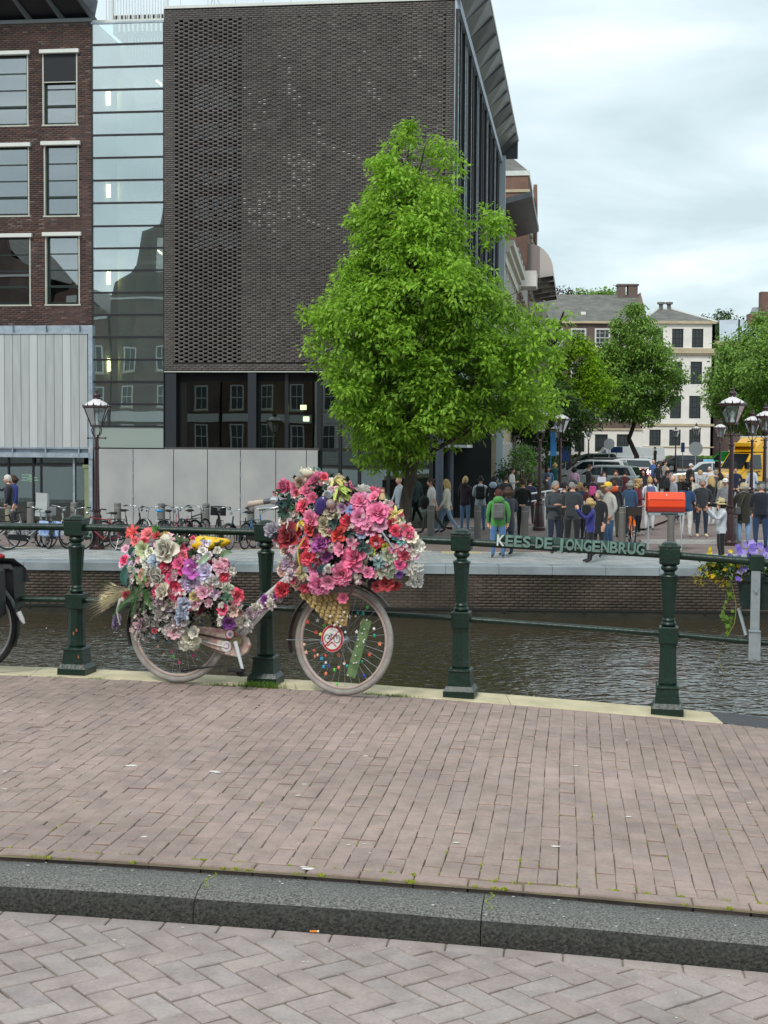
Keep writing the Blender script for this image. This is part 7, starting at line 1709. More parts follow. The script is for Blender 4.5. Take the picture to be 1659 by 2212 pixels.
for x in (-.95, -5.6):
 for s in (-1, 1): mb = MB(); mb.lathe([(.22, s * .80), (.38, s * .80), (.39, s * 1.0), (.34, s * 1.05), (.22, s * 1.04)], 20, c=(x, 0, .39), axis='y'); mb.build('wheel', m_tyre, tk)
for s in (-1, 1): mb = MB(); mb.bbox((.01, s * .55, .80), (-.2, s * .95, 1.02), .03); mb.build('headlight', m_lw, tk)

# =================================================================== LETTERBOX, SIGNS, HANDRAIL, PLANTER
LBY = 36.8; lb = thing('letterbox', 'orange red letterbox on a grey stand with two thin legs', 'letterbox', (PY(1435.5, 1190, LBY).x, LBY, -1.0), rz=R(-2))
m_or = mat('letterbox_orange', '#ee4610', .4, coat=.3); m_or2 = mat('letterbox_dark_red', '#8c1e14', .5); m_gs = mat('stand_grey', '#9aa1a5', .5)
w2 = .48; pf = [(-.20, 1.12), (-.23, 1.16), (-.24, 1.34), (-.13, 1.53), (.18, 1.53), (.22, 1.48), (.22, 1.12)]
mb = MB(); V = []
for s in (-1, 1): V += [(s * w2, y, z) for y, z in pf]
n = len(pf); mb.add(V, [tuple(range(n)), tuple(reversed(range(n, 2 * n)))] + [(i, i + n, (i + 1) % n + n, (i + 1) % n) for i in range(n)]); o = mb.build('box', m_or, lb); bv = o.modifiers.new('b', 'BEVEL'); bv.width = .012; bv.segments = 2
mb = MB(); mb.bbox((-w2, -.215, 1.02), (w2, .21, 1.12), .01); mb.build('box_base', m_or2, lb)
mb = MB(); mb.box((-w2 + .04, -.247, 1.335), (w2 - .04, -.238, 1.35)); mb.build('slot_line', m_or2, lb)
mb = MB(); mb.box((-.012, -.195, 1.44), (.012, -.18, 1.49)); mb.build('mark', m_white, lb)
mb = MB(); mb.bbox((-.46, -.18, .93), (.46, .18, 1.02), .01); mb.build('shelf', m_gs, lb)
mb = MB(); mb.box((-.14, -.20, .955), (.30, -.182, .985)); mb.build('slot', m_black, lb)
for s in (-1, 1): mb = MB(); mb.tube([(s * .43, 0, 0), (s * .43, 0, .95)], .022, 8); mb.build('leg', m_gs, lb)
hr = thing('handrail', 'white tubular handrail of the ramp behind the maroon lamp post', 'handrail', (PY(1160, 1100, 46.5).x, 46.5, -1), static=True); mwp = mat('white_paint')
for px0, py0, px1, py1 in ((1118, 1071, 1216, 1056), (1118, 1087, 1216, 1074)): mb = MB(); mb.tube([PY(px0, py0, 46), PY(px1, py1, 47.5)], .03, 8); mb.build('rail', mwp, hr)
for px_, py_ in ((1132, 1069), (1178, 1062), (1212, 1058)): p = PY(px_, py_, 46.4); mb = MB(); mb.tube([p, (p.x, p.y, -.93)], .028, 8); mb.build('post', mwp, hr)
def sign(label, px_, Y, py_top, kind, c, w_=.4, h_=.6):
 p = PY(px_, py_top, Y); t_ = thing('road_sign', label, 'sign', (p.x, Y, gz(Y))); H_ = p.z - gz(Y); mb = MB(); mb.tube([(0, 0, 0), (0, 0, H_)], .035, 8); mb.build('pole', m_gs, t_)
 mb = MB()
 if kind == 'round': mb.lathe([(w_, -.05), (w_, -.03)], 20, c=(0, 0, H_ - w_), axis='y')
 else: mb.bbox((-w_ / 2, -.06, H_ - h_), (w_ / 2, -.03, H_), .01)
 mb.build('plate', c, t_); return t_
sg = mat('sign_back', '#8b9093', .5); sb = mat('sign_blue', '#1c3f78', .5)
sign('grey round road sign seen from behind, left of the square tree trunk', 1316, 108, 947, 'round', sg, .42)
sign('blue rectangular sign with an arrow below it near the white vans', 1332, 118, 965, 'rect', sb, 1.0, .5)
sign('grey round sign on a dark pole before the white house door', 1503, 104, 954, 'round', sg, .52)
sign('narrow dark blue street sign before the white house', 1475, 118, 956, 'rect', sb, .3, .8)
sign('tall blue information sign beside the small lamp posts', 1222, 88, 952, 'rect', sb, .5, 1.3)
mb = MB(); p = PY(1196, 985, 72); V = []
for k in range(6): t0 = k / 5; V += [(p.x - .15, 72 + .05 * k, p.z + 1.2 * t0), (p.x + .15 * (1 - .4 * t0), 72, p.z + 1.2 * t0)]
mb.add(V, [(2 * k, 2 * k + 1, 2 * k + 3, 2 * k + 2) for k in range(5)]); mb.tube([(p.x - .15, 72.03, gz(72)), (p.x - .15, 72.03, p.z + 1.3)], .02, 5); mb.build('banner_flag', mat('flag_blue', '#3f86c4', .8), None, None, 'bright blue upright flag left of the small lamp posts', 'flag')
# folded parasol / crane-like pole over the trees
mb = MB(); a_, b2_ = PY(1191, 762, 95), PY(1218, 672, 95); c2_ = a_.lerp(b2_, .55); mb.tube([a_, a_.lerp(b2_, .2), c2_, b2_], [.07, .16, .14, .05], 8); mb.tube([(a_.x - .3, 95, gz(95)), a_], .07, 8); mb.build('flag_pole', m_black, None, None, 'dark slanting flagpole with a furled flag on the street houses', 'flagpole')
for px_, py_, Y, lbn in ((1075, 1205, 33, ''),): pass

PLB = lambda X: railY(X) + .098
pl = thing('flower_planter', 'dark green flower box hung on the outer side of the bridge railing at right', 'planter', (2.5, 9.0, .7), static=True)
m_pg = mat('planter_green', '#0f2721', .55, var=.2, scale=12, bump=.3, bscale=18)
X0 = PY(1582, 1280, 9.05).x; X1 = X0 + .86; fp = frame((X0, PLB(X0) + .055, 0), (1, -.197, 0)); zt_, zl_ = PY(1600, 1243, 9.0).z, PY(1600, 1313, 9.0).z
mb = MB(fp); mb.add([(0, .0, zt_), (.86, .0, zt_ - .03), (.86, .26, zt_ - .03), (0, .26, zt_), (.035, .02, zl_), (.83, .02, zl_ - .03), (.83, .24, zl_ - .03), (.035, .24, zl_)], [(0, 3, 2, 1), (4, 5, 6, 7), (0, 1, 5, 4), (1, 2, 6, 5), (2, 3, 7, 6), (3, 0, 4, 7)]); mb.build('box', m_pg, pl)
mb = MB(fp); mb.box((-.01, -.012, zt_ - .03), (.87, .27, zt_ + .0)); mb.build('rim', m_pg, pl)
xb = PY(1645, 1300, 8.75).x - X0; zr1 = PY(1640, 1212, 8.8).z; zcl = PY(1640, 1370, 8.8).z; zbt = PY(1640, 1429, 8.8).z
mb = MB(fp); mb.bbox((xb - .028, -.085, zcl), (xb + .028, -.075, zr1 + .03), .002); mb.build('bracket_strap', m_zinc, pl)
mb = MB(fp); mb.bbox((xb - .036, -.10, zbt), (xb + .036, -.086, zcl + .02), .003); mb.bbox((xb - .036, -.10, zcl + .0), (xb + .036, -.0, zcl + .014), .003); mb.build('bracket_clip', m_zinc, pl)
mb = MB(fp); mb.tube([(xb - .05, -.06, zcl - .02), (xb - .09, .1, zl_ - .01)], .012, 6); mb.build('brace', m_zinc, pl)
mb = MB(fp); mb.bbox((xb - .04, -.09, zr1 - .07), (xb + .05, -.02, zr1 + .035), .01); mb.bbox((xb - .045, -.095, zr1 + .03), (xb - .035, .04, zr1 + .045), .003); mb.build('rail_clamp', m_green, pl)
for z in (zt_ - .08, zbt + .02): mb = MB(fp); mb.lathe([(.010, -.108), (.010, -.08)], 8, c=(xb, 0, z), axis='y'); mb.build('bolt', m_zinc, pl)
# flowers: each plant a thing
PET = leaf_mat('petal_violet', lin('#5a3fb0'), lin('#b9a6e6'), .6, .2); PEY = leaf_mat('petal_yellow', lin('#c9a400'), lin('#f0d83a'), .6, .2); m_gl = leaf_mat('planter_leaf', lin('#2a4a14'), lin('#6f9430'), .6, .25)
def small_flower(V, Fc, T, c, r, rnd, n=5, tint=None):
 nrm = Vector((rnd.uniform(-.7, .7), -1, rnd.uniform(-.1, .9))).normalized(); x, y = ortho(nrm); o0 = len(V)
 V.append(tuple(Vector(c) - nrm * r * .3)); m = n * 2
 for k in range(m):
  a = 2 * math.pi * k / m; rr = r * (1.0 if k % 2 else .72); V.append(tuple(Vector(c) + (x * math.cos(a) + y * math.sin(a)) * rr + nrm * r * rnd.uniform(-.1, .15)))
 t = rnd.random() if tint is None else tint
 for k in range(m): Fc.append((o0, o0 + 1 + k, o0 + 1 + (k + 1) % m)); T.append(min(1, max(0, t + rnd.uniform(-.15, .15))))
def foliage_blob(rnd, cx, cy, cz, rx, ry, rz_, n, l, V, Fc, T):
 for _ in range(n):
  d = Vector((rnd.gauss(0, 1), rnd.gauss(0, 1), rnd.gauss(0, 1))).normalized() * rnd.random() ** .4; p = Vector((cx + d.x * rx, cy + d.y * ry, cz + d.z * rz_)); q = Vector((rnd.uniform(-1, 1), rnd.uniform(-1, 1), rnd.uniform(-.8, .6))).normalized(); x, y = ortho(q); ll = l * rnd.uniform(.6, 1.2); o = len(V)
  V.extend([tuple(p), tuple(p + q * ll * .5 + x * ll * .28), tuple(p + q * ll), tuple(p + q * ll * .5 - x * ll * .28)]); Fc.extend([(o, o + 1, o + 2), (o, o + 2, o + 3)]); t = rnd.random(); T.extend([t, t])
def tri_mesh(*a, **k): return fast_mesh(*a, **k)
rnd = random.Random(51)
for nm, lb_, mt, cnt, rr, cxs, lbl in (('petunia', 'petunias', PET, 120, .024, (-.04, .86), 'violet and pale lilac petunias filling the railing flower box'), ('daisy', 'daisies', PEY, 18, .017, (-.19, .02), 'small yellow flowers with feathery leaves at the left end of the flower box')):
 t_ = thing(nm, lbl, 'flowers', fp @ Vector((sum(cxs) / 2, .13, zt_))); t_['static'] = 1; V = []; Fc = []; T = []
 for _ in range(cnt):
  u = rnd.uniform(*cxs); v = rnd.uniform(-.05, .26); z = zt_ + rnd.uniform(.04, .17) + (.03 if nm == 'petunia' else .02) - (.1 * (v < .0)); small_flower(V, Fc, T, fp @ Vector((u, v, z)), rr * rnd.uniform(.8, 1.25), rnd)
 fast_mesh('blossoms', V, Fc, mt, t_, 'stuff', T)
 V = []; Fc = []; T = []
 for _ in range(7):
  u = rnd.uniform(*cxs); foliage_blob(rnd, 0, 0, 0, .10, .10, .07, 110, .035, *(VV := ([], [], []))); b0 = len(V); c = fp @ Vector((u, .13 if nm == 'petunia' else .06, zt_ + .05)); V += [(x + c.x, y + c.y, z + c.z) for x, y, z in VV[0]]; Fc += [tuple(i + b0 for i in f) for f in VV[1]]; T += VV[2]
 fast_mesh('leaves', V, Fc, m_gl, t_, 'stuff', T)
iv = thing('ivy', 'trailing ivy hanging from the flower box down past the lower rail', 'ivy', (X0, 9.0, zt_), static=True)
mb = MB(); pts = [PY(px_, py_, 8.97) for px_, py_ in ((1578, 1238), (1580, 1258), (1585, 1280), (1590, 1305), (1589, 1330), (1586, 1348), (1574, 1370), (1567, 1382), (1559, 1396), (1553, 1415), (1554, 1432), (1560, 1448), (1569, 1455))]
mb.tube(pts, .0032, 5); pts2 = [PY(px_, py_, 9.02) for px_, py_ in ((1574, 1240), (1570, 1265), (1568, 1290), (1564, 1318), (1566, 1345), (1570, 1362))]; mb.tube(pts2, .003, 5); mb.build('stem', mat('ivy_stem', '#7d7a3f', .8), iv)
V = []; Fc = []; T = []
for px_, py_ in [(1574, 1262), (1572, 1275), (1577, 1283), (1575, 1292), (1568, 1300), (1565, 1312), (1562, 1322), (1564, 1332), (1572, 1335), (1580, 1336), (1585, 1332), (1568, 1345), (1572, 1352), (1562, 1338), (1574, 1358), (1572, 1368), (1567, 1375), (1586, 1290), (1559, 1330), (1578, 1345), (1583, 1320)]:
 c = PY(px_, py_, 8.98 + rnd.uniform(-.03, .03)); s_ = rnd.uniform(.011, .021); a0 = rnd.uniform(-.6, .6); o = len(V); V.append(tuple(c)); nrm = Vector((rnd.uniform(-.4, .4), -1, rnd.uniform(0, .6))).normalized(); x, y = ortho(nrm)
 for k in range(10):
  a = a0 + 2 * math.pi * k / 10; r_ = s_ * (1.15 if k % 2 == 0 else .62); V.append(tuple(c + (x * math.cos(a) + y * math.sin(a)) * r_ - nrm * .004 * (k % 2)))
 t = rnd.random()
 for k in range(10): Fc.append((o, o + 1 + k, o + 1 + (k + 1) % 10)); T.append(t)
fast_mesh('leaves', V, Fc, m_gl, iv, None, T)
V = []; Fc = []; T = []; c = PY(1548, 1238, 9.0)
for k in range(9): foliage_blob(rnd, c.x + rnd.uniform(-.12, .16), c.y + rnd.uniform(-.05, .08), c.z + rnd.uniform(-.05, .06) - (.04 if k > 5 else 0), .05, .05, .035, 60, .022, V, Fc, T)
for px_, py_ in ((1521, 1226), (1527, 1237), (1529, 1243), (1546, 1256), (1539, 1247), (1550, 1225), (1512, 1230)): small_flower(V, Fc, T, PY(px_, py_, 8.97), .013, rnd, tint=1)
fast_mesh('bidens', V, Fc, leaf_mat('bidens_leaf', lin('#4a5a22'), lin('#d6b92a'), .6, .25), None, 'stuff', T, label='straggling yellow green trailing plant left of the flower box under the rail', cat='plant')
# =================================================================== THE FLOWER BICYCLE
YR, YF = 9.40, 9.06                                  # distance of the rear and front wheel
RB = 0.358
pr0 = PY(380, 1400, YR); pf0 = PY(737, 1400, YF); wbv = Vector((pf0.x - pr0.x, YF - YR, zb(pf0.x) - zb(pr0.x))); WB = wbv.length
fb = thing('flower_bicycle', 'pink and white bicycle smothered in artificial flowers, leaning against the bridge railing', 'bicycle', (pr0.x, YR, zb(pr0.x) + .004))
yaw = math.atan2(wbv.y, wbv.x); pit = -math.atan2(wbv.z, math.hypot(wbv.x, wbv.y)); lean = R(-4.5)
fb.rotation_euler = (lean, pit, yaw); bpy.context.view_layer.update()
FBI = fb.matrix_world.inverted()
def loc(px, py, y=-.02):
 """point of the bicycle frame (its own x-z plane shifted by y) seen at a picture point"""
 o = FBI @ Vector((0, 0, CAMZ)); d = FBI.to_3x3() @ ray(px, py); t = (y - o.y) / d.y; return o + d * t
m_wt = mat('tyre_grey', '#87827d', .8, c2='#a19b94', scale=12, bump=.4, bscale=60); m_wr = mat('rim_pink', '#ab958d', .5, c2='#b9a8a0', scale=20)
m_fp = mat('frame_pinkwhite', '#beb8b5', .4, c2='#d8d5d2', scale=25, coat=.3); m_fd = mat('mudguard_brown', '#3a2c2a', .5, var=.3, scale=14)
def bead_shape(mb, p, r, kind, m=0):
 if kind == 0: mb.sph(p, r, 8, 5, m)
 elif kind == 1:
  P_ = [(p[0] + r * (1.35 if k % 2 == 0 else .6) * math.cos(math.pi * k / 5 + .3), p[2] + r * (1.35 if k % 2 == 0 else .6) * math.sin(math.pi * k / 5 + .3)) for k in range(10)]; mb.prism(P_, p[1] - r * .4, p[1] + r * .4, m)
 else: mb.sph(p, (r, r * .6, r * 1.2), 8, 4, m)
beadc = ['#d8503f', '#e8b8a0', '#1f9a84', '#2c3fb4', '#ece6c4', '#e8805a', '#5fd04a', '#d83a7e', '#f0f0f0', '#2f9ac8', '#f0dc6a']; beadm = [mat('bead_%d' % i, c, .4) for i, c in enumerate(beadc)]
rbd = random.Random(4)
for (x, steer, nsp, nm) in ((0, 0, 30, 'rear'), (WB, R(-9), 34, 'front')):
 hub = wheel(fb, x, 'wheel', RB, m_wt, m_wr, .021, steer, 0, nsp)
 for k in range(62 if nm == 'front' else 42):
  a = 2 * math.pi * (k % 34) / 34 + rbd.uniform(-.02, .02); rr = rbd.uniform(.10, .29); p = (rr * math.cos(a), -.012 + (-.02 if k % 2 else .02) * (1 - rr / .3), rr * math.sin(a))
  mb = MB(); bead_shape(mb, p, rbd.uniform(.0075, .012), rbd.choice([0, 1, 1, 2])); mb.build('bead', rbd.choice(beadm), hub)
bbp = loc(509, 1387, -.02); hd0 = loc(622, 1262, 0); hd1 = loc(655, 1170, 0)
mb = MB(); mb.tube([bbp, hd0], .021, 10); mb.tube([hd0, hd1], .022, 10); stp = loc(470, 1212, 0); mb.tube([loc(500, 1370, 0), stp], .017, 8); mb.tube([loc(512, 1368, 0), loc(560, 1300, 0), loc(630, 1238, 0)], .016, 8)
for s in (-1, 1): mb.tube([(0, s * .06, RB), bbp + Vector((0, s * .03, 0))], .012, 6); mb.tube([(0, s * .06, RB), stp], .010, 6)
mb.build('frame', m_fp, fb)
mb = MB(); hubf = Vector((WB, 0, RB))
for s in (-1, 1): mb.tube([hubf + Vector((0, s * .055, 0)), loc(700, 1300, s * .05), hd0 + Vector((0, s * .04, 0))], .013, 7)
mb.build('fork', m_fd, fb)
mb = MB();
for s in (-1, 1): mb.tube([hubf + Vector((0, s * .06, 0)), loc(746, 1310, s * .1), loc(773, 1243, s * .12)], .008, 6)
mb.build('rack_stay', mat('stay_rust', '#6d5552', .5), fb)
for x, a0, a1 in ((WB, 38, 196), (0, 60, 200)):
 n = 16; V = []
 for k in range(n + 1):
  a = R(a0 + (a1 - a0) * k / n); rr = RB + .022
  for dy in (-.033, -.018, .018, .033): q = (rr - (.012 if abs(dy) > .02 else 0)); V.append((x + q * math.cos(a), dy, RB + q * math.sin(a)))
 mb = MB(); mb.add(V, [(4 * k + j, 4 * k + j + 1, 4 * k + j + 5, 4 * k + j + 4) for k in range(n) for j in range(3)], 0, True); mb.build('mudguard', m_fd, fb)
mb = MB(); mb.tube([loc(619, 1382, -.04), loc(735, 1383, -.05)], .003, 4); mb.tube([loc(560, 1392, -.05)] * 2, .002, 3); mb.build('mudguard_stay', m_chr, fb)
# chain case with painted pattern, crank, pedals, kickstand
m_cc = bpy.data.materials.new('chain_case_paint'); m_cc.use_nodes = True; t = m_cc.node_tree; bs = t.nodes['Principled BSDF']; bs.inputs['Roughness'].default_value = .4
tcn = node(t, 'ShaderNodeTexCoord'); vo = node(t, 'ShaderNodeTexVoronoi'); vo.inputs['Scale'].default_value = 45; t.links.new(tcn.outputs['Object'], vo.inputs[0])
rp4 = node(t, 'ShaderNodeValToRGB'); rp4.color_ramp.elements[0].color = (*lin('#a98f88'), 1); rp4.color_ramp.elements[1].color = (*lin('#c9c0ba'), 1); q = rp4.color_ramp.elements.new(.45); q.color = (*lin('#b39a8f'), 1); q = rp4.color_ramp.elements.new(.55); q.color = (*lin('#b0707a'), 1); q = rp4.color_ramp.elements.new(.65); q.color = (*lin('#b8a890'), 1)
sx = node(t, 'ShaderNodeSeparateXYZ'); t.links.new(vo.outputs['Color'], sx.inputs[0]); t.links.new(sx.outputs[0], rp4.inputs[0]); t.links.new(rp4.outputs[0], bs.inputs['Base Color'])
CC = [(412, 1351), (470, 1357), (510, 1366), (533, 1377), (540, 1393), (533, 1410), (515, 1420), (480, 1413), (440, 1395), (408, 1378)]
pl_ = [loc(px, py, -.075) for px, py in CC]; mb = MB(); n = len(pl_); V = [tuple(p) for p in pl_] + [(p.x, -.04, p.z) for p in pl_]
mb.add(V, [tuple(range(n)), tuple(reversed(range(n, 2 * n)))] + [(i, i + n, (i + 1) % n + n, (i + 1) % n) for i in range(n)]); o = mb.build('chain_case', m_cc, fb); bv = o.modifiers.new('b', 'BEVEL'); bv.width = .006; bv.segments = 2
for (a, b), r_, c in ((((425, 1369), (497, 1383)), .012, m_fd), (((418, 1379), (490, 1399)), .012, m_fp), (((420, 1388), (485, 1410)), .006, m_fd)): mb = MB(); mb.tube([loc(*a, -.08), loc(*b, -.08)], r_, 6, flat=.5); mb.build('case_ridge', c, fb)
cr = loc(512, 1385, -.09); mb = MB(); mb.lathe([(.0001, -.024), (.030, -.020), (.038, -.010), (.038, .0)], 20, c=cr, axis='y'); mb.build('crank_cover', mat('brass', '#8d7f60', .4, metal=.6, var=.2, scale=40), fb)
mb = MB(); mb.tube([cr + Vector((0, -.03, 0)), loc(524, 1446, -.125)], [.015, .010], 8); mb.build('crank', mat('crank_white', '#c9ccce', .35), fb)
pd = loc(512, 1448, -.15); mb = MB(); mb.bbox((pd.x - .06, pd.y - .03, pd.z - .012), (pd.x + .04, pd.y + .05, pd.z + .012), .005); mb.tube([loc(524, 1446, -.12), pd], .007, 6); mb.sph(loc(520, 1456, -.14), (.035, .02, .018), 8, 5); mb.build('pedal', m_rub, fb)
mb = MB(); mb.tube([loc(500, 1437, -.11), loc(460, 1440, -.12), loc(420, 1444, -.13), loc(393, 1450, -.13)], [.010, .012, .017, .013], 7, flat=.5); mb.sph(loc(398, 1447, -.13), (.03, .01, .012), 8, 5); mb.build('kickstand', m_blk, fb)
# stickers: round pink-white one, red-white one, the no-bicycle disc and the green plate in the front wheel
def disc(name, px, py, r, y, cols, par=fb, el=1.0):
 c = loc(px, py, y); out_ = []
 for i, (rr, m_) in enumerate(cols):
  mb = MB(); P_ = [(c.x + r * rr * el * math.cos(2 * math.pi * k / 28), c.y - .0015 * i, c.z + r * rr * math.sin(2 * math.pi * k / 28)) for k in range(28)]; mb.add(P_, [tuple(range(28))]); out_.append(mb.build(name if i == 0 else name + '_print', m_, par))
 return c
rf0 = random.Random(3); m_stw = mat('sticker_white', '#d3cfcc', .5); m_str = mat('sticker_red', '#b5202c', .5); m_stp = mat('sticker_violet', '#9a6aa0', .5)
disc('sticker', 489, 1396, .036, -.082, [(1, m_stw), (.55, m_stp), (.42, m_stw)])
disc('sticker', 497, 1370, .034, -.080, [(1, m_str), (.8, m_stw), (.35, m_stp)])
c = disc('sign_disc', 718, 1379, .088, -.10, [(1, m_stw), (.97, m_str), (.80, m_stw)], el=.85)
mb = MB()      # the bicycle drawn on the disc
for dx_ in (-.032, .032):
 ring_ = [(c.x + dx_ + .020 * math.cos(6.283 * k / 16), c.y - .006, c.z - .002 + .024 * math.sin(6.283 * k / 16)) for k in range(16)]; mb.tube(ring_, .0022, 4, closed=True)
for a, b in (((-.032, -.002), (-.008, .024)), ((-.008, .024), (.026, .022)), ((.026, .022), (0, -.004)), ((0, -.004), (-.008, .024)), ((-.032, -.002), (0, -.004)), ((.032, -.002), (.024, .034)), ((.024, .034), (.034, .036)), ((-.016, .030), (-.002, .030))): mb.tube([(c.x + a[0], c.y - .006, c.z + a[1]), (c.x + b[0], c.y - .006, c.z + b[1])], .002, 4)
mb.build('drawn_bicycle', mat('print_grey', '#5d6266', .6), fb)
mb = MB()
for s in (-1, 1): mb.tube([(c.x + s * .030, c.y - .005, c.z - .05), (c.x, c.y - .005, c.z - .022)], .0035, 4)
mb.tube([(c.x + .05, c.y - .005, c.z + .055), (c.x - .05, c.y - .005, c.z - .055)], .004, 4); mb.build('red_print', m_str, fb)
a_, b2_ = loc(793, 1339, -.05), loc(757, 1462, -.05); d = (b2_ - a_).normalized(); s_ = Vector((d.z, 0, -d.x)) * .032; mb = MB()
V = [a_ - s_, a_ + s_, b2_ + s_, b2_ - s_]; mb.add([tuple(v) for v in V] + [tuple(v + Vector((0, .006, 0))) for v in V], [(0, 1, 2, 3), (7, 6, 5, 4), (0, 4, 5, 1), (1, 5, 6, 2), (2, 6, 7, 3), (3, 7, 4, 0)]); mb.build('green_plate', mat('plate_green', '#3d5a32', .5, c2='#6d8457', scale=30), fb)
for k in range(12): p = b2_.lerp(a_, rf0.random()) + s_ * rf0.uniform(-.8, .8); mb = MB(); mb.sph(p + Vector((0, -.006, 0)), .0065, 6, 4); mb.build('plate_pearl', m_stw, fb)
# saddle in a sunflower cover, seat post
sc0, sc1 = loc(433, 1178, 0), loc(488, 1171, 0)
m_sf = bpy.data.materials.new('sunflower_cloth'); m_sf.use_nodes = True; t = m_sf.node_tree; bs = t.nodes['Principled BSDF']; bs.inputs['Roughness'].default_value = .45
tcn = node(t, 'ShaderNodeTexCoord'); vo = node(t, 'ShaderNodeTexVoronoi'); vo.inputs['Scale'].default_value = 22; t.links.new(tcn.outputs['Object'], vo.inputs[0])
rp5 = node(t, 'ShaderNodeValToRGB'); rp5.color_ramp.interpolation = 'EASE'; rp5.color_ramp.elements[0].color = (*lin('#5a2a08'), 1); rp5.color_ramp.elements[1].position = 1; rp5.color_ramp.elements[1].color = (*lin('#33401a'), 1)
for p_, c_ in ((.16, '#7a3c0c'), (.24, '#dba90e'), (.62, '#e6bd16'), (.78, '#4a4f18')): q = rp5.color_ramp.elements.new(p_); q.color = (*lin(c_), 1)
t.links.new(vo.outputs['Distance'], rp5.inputs[0]); t.links.new(rp5.outputs[0], bs.inputs['Base Color'])
mb = MB(); dd = (sc1 - sc0); mb.tube([sc0 - dd * .30, sc0 - dd * .24, sc0 + dd * .05, sc0 + dd * .45, sc0 + dd * .85, sc0 + dd * 1.08, sc0 + dd * 1.16], [.02, .085, .105, .085, .050, .034, .010], 16, flat=.62); mb.build('saddle', m_sf, fb)
mb = MB(); mb.tube([stp, sc0 + dd * .3], .013, 8); mb.build('seat_post', m_chr, fb)
# handlebar: stem, bars, grips, brake levers
hs = loc(668, 1105, 0); hp = loc(600, 1079, -.23); gp0 = loc(590, 1081, -.26); gp1 = loc(538, 1089, -.28)
mb = MB(); mb.tube([hd1, hs], .013, 8); mb.tube([gp1, gp0, hp, loc(640, 1080, -.16), hs, loc(652, 1092, .16), loc(612, 1096, .25), loc(560, 1100, .27)], .011, 8); mb.build('handlebar', m_chr, fb)
mb = MB(); mb.tube([loc(537, 1089, -.28), loc(538.5, 1088.8, -.28), loc(570, 1084, -.27)], [.0165, .018, .0165], 12); mb.build('grip', mat('grip_beige', '#b5a493', .6, var=.08, scale=40), fb)
mb = MB(); mb.tube([loc(570, 1084, -.27), loc(588, 1081, -.26)], .018, 12); mb.build('shifter', mat('shifter_grey', '#4f5358', .5), fb); mb = MB(); mb.lathe([(.02, -.02), (.026, -.01), (.026, .02), (.018, .03)], 14, c=loc(592, 1081, -.26), axis='x'); mb.build('brake_clamp', m_chr, fb)
mb = MB(); mb.tube([loc(604, 1094, -.25), loc(588, 1098, -.27), loc(572, 1104, -.27), loc(563, 1110, -.27)], [.010, .008, .008, .006], 7, flat=.6); mb.build('brake_lever', m_chr, fb)
# bell mirror, dynamo lamp under the flowers
mb = MB(); mb.lathe([(.032, -.03), (.036, -.02), (.036, .02), (.02, .03)], 16, c=loc(807, 1262, -.12), axis='y'); mb.build('headlamp', m_dark, fb)

# ---------------------------------------------------------------- the flowers
def flower_mat():
 m = bpy.data.materials.new('artificial_petal'); m.use_nodes = True; t = m.node_tree; b = t.nodes['Principled BSDF']; oi = node(t, 'ShaderNodeObjectInfo'); at = node(t, 'ShaderNodeAttribute', attribute_name='tint')
 hs_ = node(t, 'ShaderNodeHueSaturation'); t.links.new(oi.outputs['Color'], hs_.inputs['Color']); mr = node(t, 'ShaderNodeMapRange'); mr.inputs[3].default_value = .45; mr.inputs[4].default_value = 2.1; hs_.inputs['Saturation'].default_value = .92; t.links.new(at.outputs['Fac'], mr.inputs[0]); t.links.new(mr.outputs[0], hs_.inputs['Value'])
 t.links.new(hs_.outputs[0], b.inputs['Base Color']); b.inputs['Roughness'].default_value = .65; b.inputs['Sheen Weight'].default_value = .2
 tl = node(t, 'ShaderNodeBsdfTranslucent'); t.links.new(hs_.outputs[0], tl.inputs[0]); ms = node(t, 'ShaderNodeMixShader'); ms.inputs[0].default_value = .22; o = t.nodes['Material Output']
 t.links.new(b.outputs[0], ms.inputs[1]); t.links.new(tl.outputs[0], ms.inputs[2]); t.links.new(ms.outputs[0], o.inputs[0]); return m
M_PET = flower_mat(); rf = random.Random(99)
def petal(V, Fc, T, az, el, l, w_, cup, curl, base, rnd, tint, point=0.0, nl=4, nw=4, z0=0.0):
 """a petal growing from the axis (+z faces out) at azimuth az, opened by el (0 = upright, 90 = flat)"""
 ca, sa = math.cos(az), math.sin(az); o = len(V); ruf = rnd.uniform(0, 6)
 for i in range(nl + 1):
  t_ = i / nl; e = R(el) * (.55 + .45 * t_) + curl * t_ * t_;
  wd = w_ * (math.sin(math.pi * (.12 + .80 * t_) ** (1.0 + point)) ** (.55 + point)) * (1 - point * t_ * .35)
  if i == 0: rad, z = base, z0
  else: rad += l / nl * math.sin(e); z += l / nl * math.cos(e)
  for j in range(nw + 1):
   s = (j / nw - .5) * 2; x = rad - cup * abs(s) ** 2 * l * math.cos(e) * .8; zz = z + cup * s * s * l * math.sin(e) + math.sin(ruf + s * 4) * .05 * l * t_ * t_; y = s * wd
   V.append((x * ca - y * sa, x * sa + y * ca, zz))
 for i in range(nl):
  for j in range(nw): a = o + i * (nw + 1) + j; Fc.append((a, a + 1, a + nw + 2, a + nw + 1)); T.append(min(1, max(0, tint + .25 * (i / nl - .5) + rnd.uniform(-.05, .05))))
